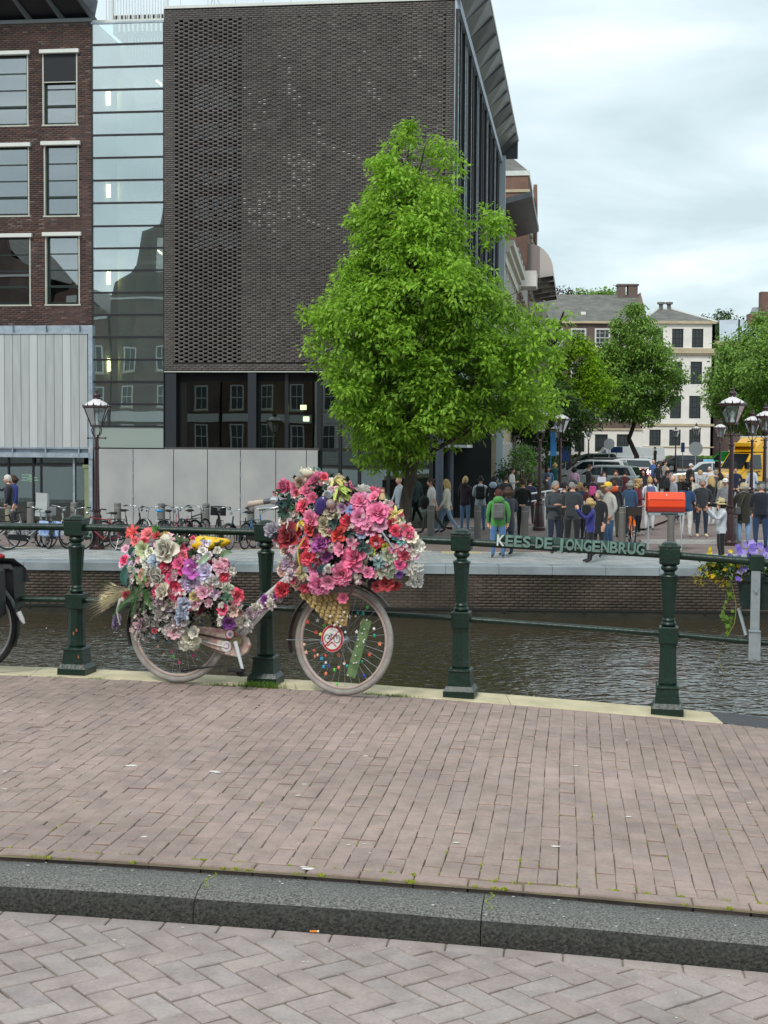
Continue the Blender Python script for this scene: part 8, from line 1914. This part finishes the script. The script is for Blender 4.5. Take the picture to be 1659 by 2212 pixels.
def fl_mesh(kind, seed):
 rnd = random.Random(seed); V = []; Fc = []; T = []
 if kind == 'rose':
  for k in range(24):
   t_ = k / 23; petal(V, Fc, T, k * 2.4, 8 + 78 * t_ ** 1.2, .45 + .55 * t_, .20 + .33 * t_, .35 - .1 * t_, .5 * t_, .03 + .12 * t_, rnd, .25 + .6 * t_, z0=.28 * (1 - t_))
 elif kind == 'peony':
  for k in range(30):
   t_ = k / 29; petal(V, Fc, T, k * 2.4 + rnd.uniform(-.3, .3), 10 + 85 * t_ + rnd.uniform(-12, 12), .55 + .45 * t_, .22 + .20 * t_, .2, .6 * rnd.random(), .05 + .15 * t_, rnd, .3 + .55 * rnd.random(), z0=.2 * (1 - t_))
 elif kind == 'open':
  for k in range(6): petal(V, Fc, T, k * 1.047, 62, 1.0, .42, .18, .4, .04, rnd, .6)
  for k in range(5): petal(V, Fc, T, k * 1.257 + .4, 40, .55, .25, .25, .3, .03, rnd, .35, z0=.05)
 elif kind == 'lily':
  for k in range(6): petal(V, Fc, T, k * 1.047, 50, 1.15, .24, .25, 1.0, .04, rnd, .6, point=.5)
 elif kind == 'puff':
  for k in range(34): petal(V, Fc, T, rnd.uniform(0, 6.28), rnd.uniform(0, 110), rnd.uniform(.6, 1.0), .28, rnd.uniform(-.3, .5), rnd.uniform(-.5, 1.2), .05, rnd, rnd.uniform(.3, .9), nl=3, nw=3)
 elif kind == 'leaf':
  petal(V, Fc, T, 0, 70, 2.0, .45, .2, .5, .0, rnd, .5, point=.25, nl=6)
 elif kind == 'leaves':
  for k in range(9): petal(V, Fc, T, k * .75 + rnd.uniform(-.3, .3), rnd.uniform(45, 95), rnd.uniform(.8, 1.3), .26, .2, .4, .0, rnd, rnd.uniform(.2, .8), point=.35)
 elif kind == 'fern':
  for q in range(40):
   t_ = q / 39; x = t_ * 3.2; z = .45 * math.sin(t_ * 2.2)
   for s in (-1, 1):
    o = len(V); l = .75 * (1 - t_) ** .7 * min(1, t_ * 4 + .3) + .05; V.extend([(x - .03, 0, z), (x + .04, 0, z), (x + .22, s * l, z - .12 * l), (x + .14, s * l * .6, z + .04)]); Fc.append((o, o + 1, o + 2, o + 3)); T.append(rnd.uniform(.4, .8))
 elif kind == 'wheat':
  for q in range(30):
   a = rnd.uniform(-.18, .18); b = rnd.uniform(-.16, .16); l = rnd.uniform(1.6, 2.6); p1 = Vector((l, a * l, b * l)); w_ = .014; o = len(V); V.extend([(0, 0, 0), (0, 0, w_ * 1.5), tuple(p1 + Vector((0, 0, w_ * .3))), tuple(p1)]); Fc.append((o, o + 1, o + 2, o + 3)); T.append(rnd.uniform(.4, 1))
   o = len(V); p0 = p1 * .55; p2 = p1 * .75; V.extend([tuple(p0), tuple((p0 + p2) / 2 + Vector((0, 0, .05))), tuple(p2), tuple((p0 + p2) / 2 - Vector((0, 0, .05)))]); Fc.append((o, o + 1, o + 2, o + 3)); T.append(.8)
 elif kind == 'feathers':
  for q in range(16): petal(V, Fc, T, rnd.uniform(-.8, .8), 90 + rnd.uniform(-40, 40), rnd.uniform(.8, 1.5), .14, .1, rnd.uniform(-.6, .6), .0, rnd, rnd.uniform(.3, 1), point=.6, nl=4, nw=2)
 elif kind == 'ribbon':
  for q in range(10):
   x0, y0 = rnd.uniform(-.35, .35), rnd.uniform(-.2, .2); o = len(V); m = 9; ph = rnd.uniform(0, 6)
   for i in range(m + 1): V.extend([(x0 + .08 * math.sin(i * 1.1 + ph), y0, -i * .3), (x0 + .07 + .08 * math.sin(i * 1.1 + ph), y0 + .05, -i * .3)])
   for i in range(m): Fc.append((o + 2 * i, o + 2 * i + 1, o + 2 * i + 3, o + 2 * i + 2)); T.append(rnd.uniform(.3, 1))
 me = bpy.data.meshes.new('flower'); me.from_pydata(V, [], Fc); me.materials.append(M_PET); me.polygons.foreach_set('use_smooth', [True] * len(Fc)); a = me.attributes.new('tint', 'FLOAT', 'FACE'); a.data.foreach_set('value', T); me.update(); return me
KM_ = {k: [fl_mesh(k, s) for s in (range(3) if k in ('rose', 'peony', 'open', 'puff') else range(1))] for k in ('rose', 'peony', 'open', 'lily', 'puff', 'leaf', 'leaves', 'fern', 'wheat', 'feathers', 'ribbon')}
NAMES = dict(rose='rose', peony='peony', open='blossom', lily='lily', puff='tulle_puff', leaf='leaf', leaves='leaf_spray', fern='fern_frond', wheat='wheat_spray', feathers='feather_spray', ribbon='ribbon')
FBR = fb.matrix_world.to_3x3().inverted()
def put(kind, p, r, colr, nrm=None, spin=None, tiltj=.35, dirv=None, name=None):
 """flower at p (bicycle space), radius r, facing nrm"""
 me = KM_[kind][rf.randrange(len(KM_[kind]))]; o = link(name or NAMES[kind], me, fb)
 if dirv is not None: x = dirv.normalized(); z = Vector((0, -1, .2)); z = (z - x * z.dot(x)).normalized(); y = z.cross(x); Mx = Matrix((x, y, z)).transposed()
 else:
  z = (nrm + Vector((rf.gauss(0, tiltj), 0, rf.gauss(0, tiltj)))).normalized(); x, y = ortho(z); Mx = Matrix((x, z.cross(x), z)).transposed() @ Matrix.Rotation(rf.uniform(0, 6.28) if spin is None else spin, 3, 'Z')
 o.matrix_basis = Matrix.Translation(p) @ Mx.to_4x4() @ Matrix.Scale(r, 4); o.color = (*lin(colr), 1); return o
K_ = .2315 * 9.1 / F
def A(x, y): return 548.6 + .2315 * x, 987.5 + .2315 * y         # detail picture of the front heap
def Bq(x, y): return 192 + .2315 * x, 1097.2 + .2315 * y          # detail picture of the rear heap
front = [(300,285,'rose','#b5567a',85),(600,240,'peony','#b04f74',95),(655,195,'rose','#c43850',42),(440,235,'rose','#a08a78',62),(510,160,'puff','#cfcabd',60),(470,455,'peony','#d2506a',72),(440,360,'open','#d0a09a',70),(400,300,'open','#c45a7c',70),(500,340,'open','#c4567a',75),(560,390,'open','#b83a66',60),
 (715,435,'puff','#b88a80',40),(360,740,'rose','#8a0f20',130),(545,580,'peony','#d0789a',85),(550,670,'rose','#a8241c',78),(440,690,'open','#c8304e',62),(730,520,'rose','#a39a86',88),(655,620,'rose','#b0aa8c',70),(680,700,'open','#b5b08e',80),(885,610,'rose','#c01a3c',88),(905,500,'open','#8fb4dc',55),(990,425,'peony','#d0789c',88),(1160,530,'peony','#cf6a94',100),(980,560,'open','#d480a8',90),(1180,620,'open','#b8809a',85),(1130,385,'open','#d8688c',62),(1315,530,'lily','#d8d28c',75),(1330,590,'open','#d6d494',55),(1250,430,'open','#cfc8c0',46),
 (800,720,'peony','#c0301c',80),(640,820,'peony','#a04a94',95),(490,810,'rose','#cc4a68',60),(520,930,'peony','#d0405a',85),(690,930,'open','#8c3a7a',70),(820,860,'open','#d27898',72),(950,940,'peony','#d0648e',115),(830,1080,'peony','#cf7296',100),(1140,790,'rose','#c02a34',66),(1110,870,'open','#b4b22c',45),(1220,840,'open','#b8b434',45),(1310,730,'open','#3f8fc0',40),(1320,685,'rose','#cc3a5c',52),(1370,780,'leaves','#6fb0aa',70),(1380,680,'leaves','#78b0a8',50),(1425,650,'rose','#d0787a',48),(1430,710,'peony','#cf5a80',60),(1375,880,'open','#c8587c',62),(1240,1000,'peony','#9aa08c',110),(1250,920,'open','#a8ac98',90),(1490,840,'peony','#c9c6bc',88),(1440,930,'puff','#b9b4ac',75),(1490,1040,'puff','#c0bfba',90),(1500,1150,'puff','#bcbbb6',85),(1360,1000,'rose','#c84888',48),(1350,1085,'open','#7a4aa0',42),(1160,980,'leaves','#7a9498',70),(1240,1190,'open','#98121e',85),(1150,1200,'open','#8a1822',60),(1310,1170,'open','#8a0f1c',70),
 (640,1090,'leaf','#3a6a70',60),(700,1035,'rose','#c4c4bc',42),(600,935,'leaf','#2f5f62',45),(825,1000,'leaf','#356468',42),(580,1040,'open','#d078a0',72),(620,1180,'peony','#c8709a',100),(700,1150,'open','#cf7a9c',80),(480,1215,'puff','#c03a58',58),(190,680,'puff','#98929c',90),(225,740,'puff','#3a3440',52),(340,440,'leaves','#24483c',80),(300,520,'leaves','#1f4034',80),(390,500,'leaves','#2c6a34',60),(250,440,'leaves','#5f8c94',60),(320,1000,'puff','#b4a0b4',70),(270,1060,'rose','#d0b4a8',52),(350,1090,'puff','#bcb0b4',65),(270,1235,'rose','#b81a36',72),(370,1145,'open','#c03a60',42),(110,1330,'rose','#8a3a94',45),(180,1300,'open','#c8c0bc',56),(450,1090,'puff','#b9ac8c',65),(280,1010,'puff','#b4a898',55),(400,1180,'puff','#c0a494',55),(350,940,'puff','#a8989a',50),(290,880,'rose','#b8a89a',44),
 (760,200,'feathers','#c0b878',90),(800,280,'feathers','#a4b45c',90),(830,350,'feathers','#8f9a50',80),(780,170,'feathers','#b4a888',60),(850,400,'feathers','#7a5a74',70),(700,250,'open','#c8c0b4',60),(720,330,'open','#bca0a8',60),(770,400,'open','#b07898',60),(830,470,'open','#a07ca0',55),(600,110,'leaf','#4a7468',45),(570,150,'leaves','#5a8878',50),(430,600,'feathers','#c9b63a',60),(760,630,'leaves','#344c48',80),(900,700,'leaves','#2f4a44',80),(1000,830,'leaves','#38504c',60),(1060,640,'open','#cf80a0',60),(1240,560,'open','#c83a62',70),(1280,620,'open','#b41e3c',60),(1090,700,'open','#d08cb0',70),(1000,700,'open','#9aa4c0',60),(1050,560,'ribbon','#b4a4ac',48),(1110,820,'open','#cc4a54',60),(900,1000,'open','#d078a0',80),(1060,1080,'open','#cc6c94',62),(1300,860,'open','#d08090',55),(1470,760,'open','#cfc4b0',70),(1500,920,'open','#c890b0',45),(240,330,'leaves','#4c5c44',55),(250,800,'puff','#b09aa0',45)]
rear = [(430,240,'lily','#d0504e',75),(445,315,'open','#d4646c',55),(530,320,'rose','#d66e80',58),(560,262,'open','#d4666a',78),(640,272,'open','#a81e1e',50),(712,275,'rose','#a08c3c',52),(400,230,'lily','#c84a48',55),(520,385,'open','#b4bc90',90),(750,395,'rose','#b9b5a8',135),(885,440,'rose','#d0788a',50),(350,390,'open','#d6a4b8',48),(340,490,'rose','#d03a78',50),(320,530,'open','#d4a0b4',44),(480,490,'open','#d6a4ac',45),(540,490,'puff','#c8c8bc',60),(620,500,'puff','#b8c4d0',75),(665,625,'rose','#aeaca2',100),(740,535,'peony','#b8204a',88),(850,525,'open','#c83c74',70),(875,605,'open','#cc2868',50),(765,660,'open','#c42060',56),(985,580,'open','#b04aa4',120),(530,640,'peony','#c09484',80),(590,700,'open','#bc8a7a',65),(1000,490,'puff','#cfcfcc',60),(1090,600,'peony','#c4c0d4',85),(950,700,'peony','#c0b4cc',92),(715,785,'rose','#bdb6a6',92),(815,740,'peony','#c81e50',62),(820,840,'peony','#c41a4c',60),(1230,560,'peony','#d0a0ae',70),(1260,620,'peony','#c82848',62),(1320,590,'puff','#c4c0b8',58),(1280,540,'open','#c83a5c',55),(1080,790,'open','#c888a0',70),(980,820,'rose','#b8a878',50),(1290,730,'puff','#c0c8b4',64),(1380,810,'rose','#c83858',66),(1375,870,'open','#c87080',56),(1255,950,'open','#cc2a66',60),(1310,1060,'open','#6a2878',75),(1360,950,'open','#c8a898',70),(1440,1040,'puff','#c8c4bc',85),(1510,980,'puff','#bca8b0',60),(1560,930,'puff','#b8b4a8',52),(1640,860,'rose','#8a4090',46),(1700,900,'puff','#c4bcb4',55),(1480,1110,'puff','#c0bcb8',60),(1420,960,'open','#b89890',55),
 (900,890,'puff','#a8aab8',78),(880,980,'puff','#a0a8b8',70),(850,1040,'puff','#b0b8c8',55),(760,900,'puff','#8f8878',60),(700,990,'puff','#98908c',88),(590,1050,'puff','#948e88',75),(500,1090,'puff','#a08890',72),(660,870,'puff','#a08a94',55),(800,1150,'open','#c89ca4',78),(950,1220,'peony','#c0bcac',95),(900,1260,'open','#b8b4a4',70),(1000,1170,'open','#bcb8aa',70),(880,1110,'puff','#a8a498',60),(615,1140,'rose','#c05060',30),(270,1050,'puff','#8a7c9c',60),(260,1100,'puff','#6a5c74',45),(370,560,'leaf','#1f5248',75),(400,440,'leaf','#2c6458',50),(1150,450,'leaf','#8fa888',60),(1250,460,'leaf','#7f9c74',60),(360,810,'rose','#a83040',46),(630,210,'leaves','#4a7a34',50),(870,330,'leaves','#4c6440',80),(980,430,'leaves','#2c4428',60),(1200,400,'open','#c4c0b4',42),(800,640,'open','#c4a8b4',50),(560,560,'puff','#c0bcb4',60),(1160,680,'puff','#bcb8b4',66),(1130,760,'open','#b8889c',50),(1040,730,'open','#c0a0b0',50),(860,780,'open','#8a6490',46),(600,800,'open','#9a7a84',50),(1300,850,'leaves','#4c6c54',60),(1330,960,'leaves','#3c5c48',50)]
def bulge(px, py):          # how far the heap stands out towards the viewer
 f = max(0, 1 - ((px - 745) / 190) ** 2 - ((py - 1160) / 150) ** 2); g = max(0, 1 - ((px - 395) / 165) ** 2 - ((py - 1255) / 150) ** 2)
 return .07 + .24 * math.sqrt(max(f, g))
for x, y, k, c, r in front + rear:
 src = A if (x, y, k, c, r) in front else Bq; px, py = src(x, y); y_ = -bulge(px, py) - rf.uniform(-.02, .03); p = loc(px, py, y_)
 cx, cy = (745, 1150) if src is A else (390, 1250)
 n_ = Vector(((px - cx) / 330, -1, -(py - cy) / 330 + .15)).normalized(); rr = r * K_ * (1.06 if k != 'puff' else 1.15)
 if k in ('leaf',): put(k, p, rr * 1.3, c, dirv=Vector((rf.uniform(-.6, .6), -.1, rf.uniform(-1, .3))))
 elif k == 'ribbon': o = put(k, p, rr, c, Vector((0, 0, 1)), 0, 0)
 elif k == 'feathers': put(k, p, rr * 1.2, c, dirv=Vector((.5, -.3, -.6)))
 else: put(k, p, rr, c, n_, tiltj=.28)
# back side and inner layer, so that the heap is a body from every side
pal_f = ['#c45a7c', '#b03058', '#cf88a4', '#8a1424', '#c0b8a8', '#2f4a3c', '#a04a94', '#d0a0b0', '#c8c4bc']; pal_r = ['#c4c0b8', '#cf9aa8', '#c02858', '#7f9a78', '#b8a8c0', '#bcb0a0', '#2c4a34']
for (cx, cy, ax, ay, pal, n) in ((745, 1150, 135, 100, pal_f, 46), (390, 1245, 110, 85, pal_r, 34)):
 for _ in range(n):
  a = rf.uniform(0, 6.28); q = rf.random() ** .5; px, py = cx + ax * q * math.cos(a), cy + ay * q * math.sin(a); y_ = .10 + .10 * math.sqrt(1 - q * q)
  put(rf.choice(['peony', 'open', 'rose', 'puff', 'leaves']), loc(px, py, y_), rf.uniform(.045, .075), rf.choice(pal), Vector((math.cos(a) * q, .8, -math.sin(a) * q)).normalized())
for (cx, cy, ax, ay, pal, n) in ((745, 1165, 150, 98, ['#d07a9c', '#c0486e', '#d6a4b8', '#cfc8c0', '#b83050', '#9aa494', '#c890b4', '#d8d0c4', '#5f7c78'], 95), (672, 1070, 75, 48, ['#c86a8c', '#c8b8a8', '#4f6c5c', '#b85068', '#d0a0a8'], 26), (385, 1238, 112, 82, ['#d4d0c8', '#c9c2cc', '#d0a0ae', '#cc4a74', '#c8c8b8', '#d8d4d0', '#a8b09c', '#c0b0c4'], 90), (345, 1345, 62, 42, ['#b0a8a4', '#c4b4b4', '#a8a0a4', '#c8c4bc'], 26), (480, 1300, 38, 48, ['#c8c4bc', '#cfa8b0', '#a89c90'], 16)):
 for _ in range(n):
  a = rf.uniform(0, 6.28); q = rf.random() ** .5; px, py = cx + ax * q * math.cos(a), cy + ay * q * math.sin(a)
  put(rf.choice(['open', 'peony', 'rose', 'puff', 'open', 'leaves']), loc(px, py, -bulge(px, py) * .93 - .02), rf.uniform(.022, .040), rf.choice(pal), Vector((math.cos(a) * q * .8, -1, -math.sin(a) * q * .6 + .15)).normalized())
# dark core of leaves that fills the gaps
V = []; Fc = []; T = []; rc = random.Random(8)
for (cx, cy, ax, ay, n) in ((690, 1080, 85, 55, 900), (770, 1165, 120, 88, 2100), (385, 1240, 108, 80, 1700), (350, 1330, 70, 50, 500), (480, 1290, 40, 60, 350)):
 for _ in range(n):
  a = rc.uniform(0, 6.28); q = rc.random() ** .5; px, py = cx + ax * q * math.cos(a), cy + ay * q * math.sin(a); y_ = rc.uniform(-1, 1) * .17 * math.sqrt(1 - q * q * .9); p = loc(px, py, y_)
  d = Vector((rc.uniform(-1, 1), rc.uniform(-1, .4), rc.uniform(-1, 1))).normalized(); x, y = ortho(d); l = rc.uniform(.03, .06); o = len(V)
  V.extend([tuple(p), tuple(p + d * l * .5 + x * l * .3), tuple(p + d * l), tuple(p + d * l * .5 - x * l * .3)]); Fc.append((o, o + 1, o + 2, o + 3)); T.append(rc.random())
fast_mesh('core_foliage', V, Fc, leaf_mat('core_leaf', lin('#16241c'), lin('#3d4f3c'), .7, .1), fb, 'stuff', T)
# tiny filler blossoms between the big ones and along the frame garland
V = []; Fc = []; C_ = []
def sprinkle(cx, cy, ax, ay, n, rr, yo):
 for _ in range(n):
  a = rc.uniform(0, 6.28); q = rc.random() ** .5; px, py = cx + ax * q * math.cos(a), cy + ay * q * math.sin(a); V_ = []; F_ = []; T_ = []
  small_flower(V_, F_, T_, loc(px, py, -bulge(px, py) * yo - rc.uniform(-.01, .04)), rr * rc.uniform(.6, 1.3), rc); o = len(V); V.extend(V_); Fc.extend([tuple(i + o for i in f) for f in F_]); C_.extend([len(C_) and 0] * 0 + T_)
sprinkle(745, 1160, 150, 105, 150, .017, 1.05); sprinkle(385, 1240, 110, 80, 110, .016, 1.05); sprinkle(345, 1345, 70, 45, 30, .018, 1.0)
fast_mesh('filler_blossoms', V, Fc, leaf_mat('filler_white', lin('#c4909e'), lin('#d6d2c6'), .7, .2), fb, 'stuff', C_)
gar = [(505, 1335), (520, 1345), (535, 1338), (552, 1330), (568, 1318), (583, 1304), (598, 1292), (612, 1280), (625, 1268), (636, 1254), (642, 1236), (648, 1218)]
gc = ['#c9c2ba', '#bca8b0', '#b8b49c', '#a890a0', '#cf9aa8', '#c8c4bc', '#8f4a94', '#d0b0b0']
for i, (px, py) in enumerate(gar):
 for _ in range(4):
  put(rf.choice(['open', 'puff', 'rose', 'puff']), loc(px + rf.uniform(-11, 9), py + rf.uniform(-11, 7), -.04 - rf.uniform(0, .04)), rf.uniform(.018, .034), rf.choice(gc), Vector((0, -1, .3)).normalized())
put('rose', loc(615, 1274, -.09), .042, '#b81a36', Vector((0, -1, .2)))
# ferns, wheat, wing, ornaments
for x0, y0, x1, y1, s_ in ((500, 720, 420, 590, .058), (480, 740, 290, 960, .072), (520, 760, 600, 930, .066), (500, 700, 430, 960, .062), (540, 760, 330, 900, .066), (530, 700, 520, 580, .05), (560, 800, 520, 960, .06)):
 p0 = loc(*Bq(x0, y0), -.34); p1 = loc(*Bq(x1, y1), -.36); d = p1 - p0; o = put('fern', p0, d.length / 2.7, '#4c8a3c', dirv=d)
for q, (x1, y1) in enumerate(((60, 760), (10, 900), (0, 990), (80, 840), (120, 720), (30, 940))):
 p0 = loc(*Bq(400, 770), -.12); p1 = loc(*Bq(x1, y1), -.12 - .04 * q % 3); put('wheat', p0, (p1 - p0).length / 2.4, ['#c4bca4', '#d4ccb4', '#aaa488'][q % 3], dirv=p1 - p0)
m_wh = mat('ornament_white', '#cfcbc4', .6, var=.06, scale=30)
mb = MB(); mb.tube([loc(*Bq(300, 850), -.2), loc(*Bq(262, 960), -.21), loc(*Bq(285, 1080), -.2)], [.022, .012, .004], 8, flat=.5); mb.tube([loc(*Bq(300, 850), -.2), loc(*Bq(330, 870), -.2)], [.02, .008], 8); mb.build('white_ribbon', m_wh, fb)
for x, y in ((120, 850), (160, 840), (185, 860), (150, 880), (210, 880), (235, 870)): mb = MB(); mb.sph(loc(*Bq(x, y), -.14), .010, 8, 5); mb.build('berry', m_wh, fb)
# gold wing of layered feathers in front of the fork
m_gold = mat('wing_gold', '#8a7446', .4, metal=.35, c2='#b39a66', scale=50, bump=.3)
def C4(x, y): return 219.4 + 400 * 0 + .4299 * x, 987.5 + .4299 * y
W0 = [(1000, 672), (1230, 700)]; V = []; Fc = []
for r_ in range(7):
 for k in range(9 - r_):
  t_ = k / 8; x = 1005 + 26 * k + r_ * 22 + rf.uniform(-3, 3); y = 682 + r_ * 21 + 12 * math.sin(t_ * 3); p = loc(*C4(x, y), -.17 + .006 * r_); l = .052; dn = Vector((.55 + .05 * k, -.1, -.65)).normalized(); x_, y_ = ortho(dn); s_ = Vector((-dn.z, 0, dn.x)) * .016; o = len(V)
  V += [tuple(p - s_), tuple(p + s_), tuple(p + dn * l * .8 + s_ * .8 + Vector((0, -.008, 0))), tuple(p + dn * l * 1.15 + Vector((0, -.004, 0))), tuple(p + dn * l * .8 - s_ * .8 + Vector((0, -.008, 0)))]; Fc.append((o, o + 1, o + 2, o + 3, o + 4))
mb = MB(); mb.add(V, Fc); mb.build('wing_feathers', m_gold, fb, 'stuff')
mb = MB(); P_ = [C4(*q) for q in ((1000, 672), (1060, 668), (1150, 685), (1235, 700), (1245, 760), (1230, 850), (1190, 840), (1130, 800), (1080, 760), (1020, 710))]; pts = [loc(*q, -.15) for q in P_]; mb.add([tuple(p) for p in pts] + [tuple(p + Vector((0, .02, 0))) for p in pts], [tuple(range(10)), tuple(reversed(range(10, 20)))]); mb.build('wing', m_gold, fb)
for x, y in ((1180, 870), (1150, 800), (1200, 800), (1210, 820), (1185, 830), (1170, 845), (1200, 850), (1225, 880), (1165, 865), (1190, 890), (1220, 780), (1235, 800)): mb = MB(); mb.sph(loc(*C4(x, y), -.17), rf.uniform(.006, .010), 8, 5); mb.build('pearl', m_wh, fb)
put('open', loc(*C4(1215, 712), -.19), .042, '#cc5a80', Vector((0, -1, .2)))
# little ornaments: mirror, ball, dark blue satin leaf, toy animal, doll, pen
mb = MB(); mb.lathe([(.0001, -.004), (.022, -.003), (.027, .0), (.03, .006), (.028, .012)], 20, c=loc(*A(688, 350), -.33), axis='y'); mb.build('small_mirror', m_chr, fb)
mb = MB(); mb.sph(loc(*A(715, 435), -.34), .030, 14, 9); mb.build('ball', mat('ball_skin', '#a87f78', .35, c2='#7f8a8c', scale=30), fb)
mb = MB(); mb.sph(loc(*A(620, 450), -.34), (.038, .012, .062), 12, 8, rot=Matrix.Rotation(.35, 3, 'Y')); mb.build('satin_leaf', mat('satin_violet', '#2f1f5c', .3, coat=.3), fb)
e = loc(*A(500, 150), -.18); mb = MB(); mb.sph(e, (.040, .030, .026), 12, 8); mb.sph(e + Vector((-.040, 0, .010)), (.018, .016, .016), 10, 6); mb.sph(e + Vector((-.042, 0, .028)), (.007, .004, .016), 6, 4); mb.sph(e + Vector((.008, -.01, .028)), (.008, .004, .015), 6, 4); mb.build('toy_animal', mat('toy_cream', '#c6bfa8', .8, var=.1, scale=50), fb)
e = loc(*A(1200, 345), -.20); mb = MB(); mb.sph(e + Vector((0, 0, .020)), (.013, .012, .015), 10, 7, 0); mb.lathe([(.026, -.035), (.016, -.005), (.010, .006)], 10, c=e, m=1); mb.sph(e + Vector((0, .002, .034)), (.016, .014, .008), 8, 5, 2); mb.build('small_doll', [mat('doll_skin', '#c99a84', .6), mat('doll_dress', '#b8a070', .7), mat('doll_hat', '#5f4a3c', .7)], fb)
mb = MB(); mb.tube([loc(*A(1195, 700), -.33), loc(*A(1305, 860), -.33)], .007, 8); mb.build('glass_rod', m_chr, fb)
mb = MB(); mb.tube([loc(*A(480, 745), -.33), loc(*A(405, 860), -.35), loc(*A(415, 960), -.34), loc(*A(440, 1050), -.32)], [.003, .006, .006, .003], 6); mb.build('yellow_stem', mat('stem_yellow', '#b8b43c', .6), fb)
for k in range(9): p = loc(*A(312 + 5 * math.sin(k), 600 + k * 13), -.30); mb = MB(); mb.sph(p, .007, 6, 4); mb.build('white_bead', m_wh, fb)
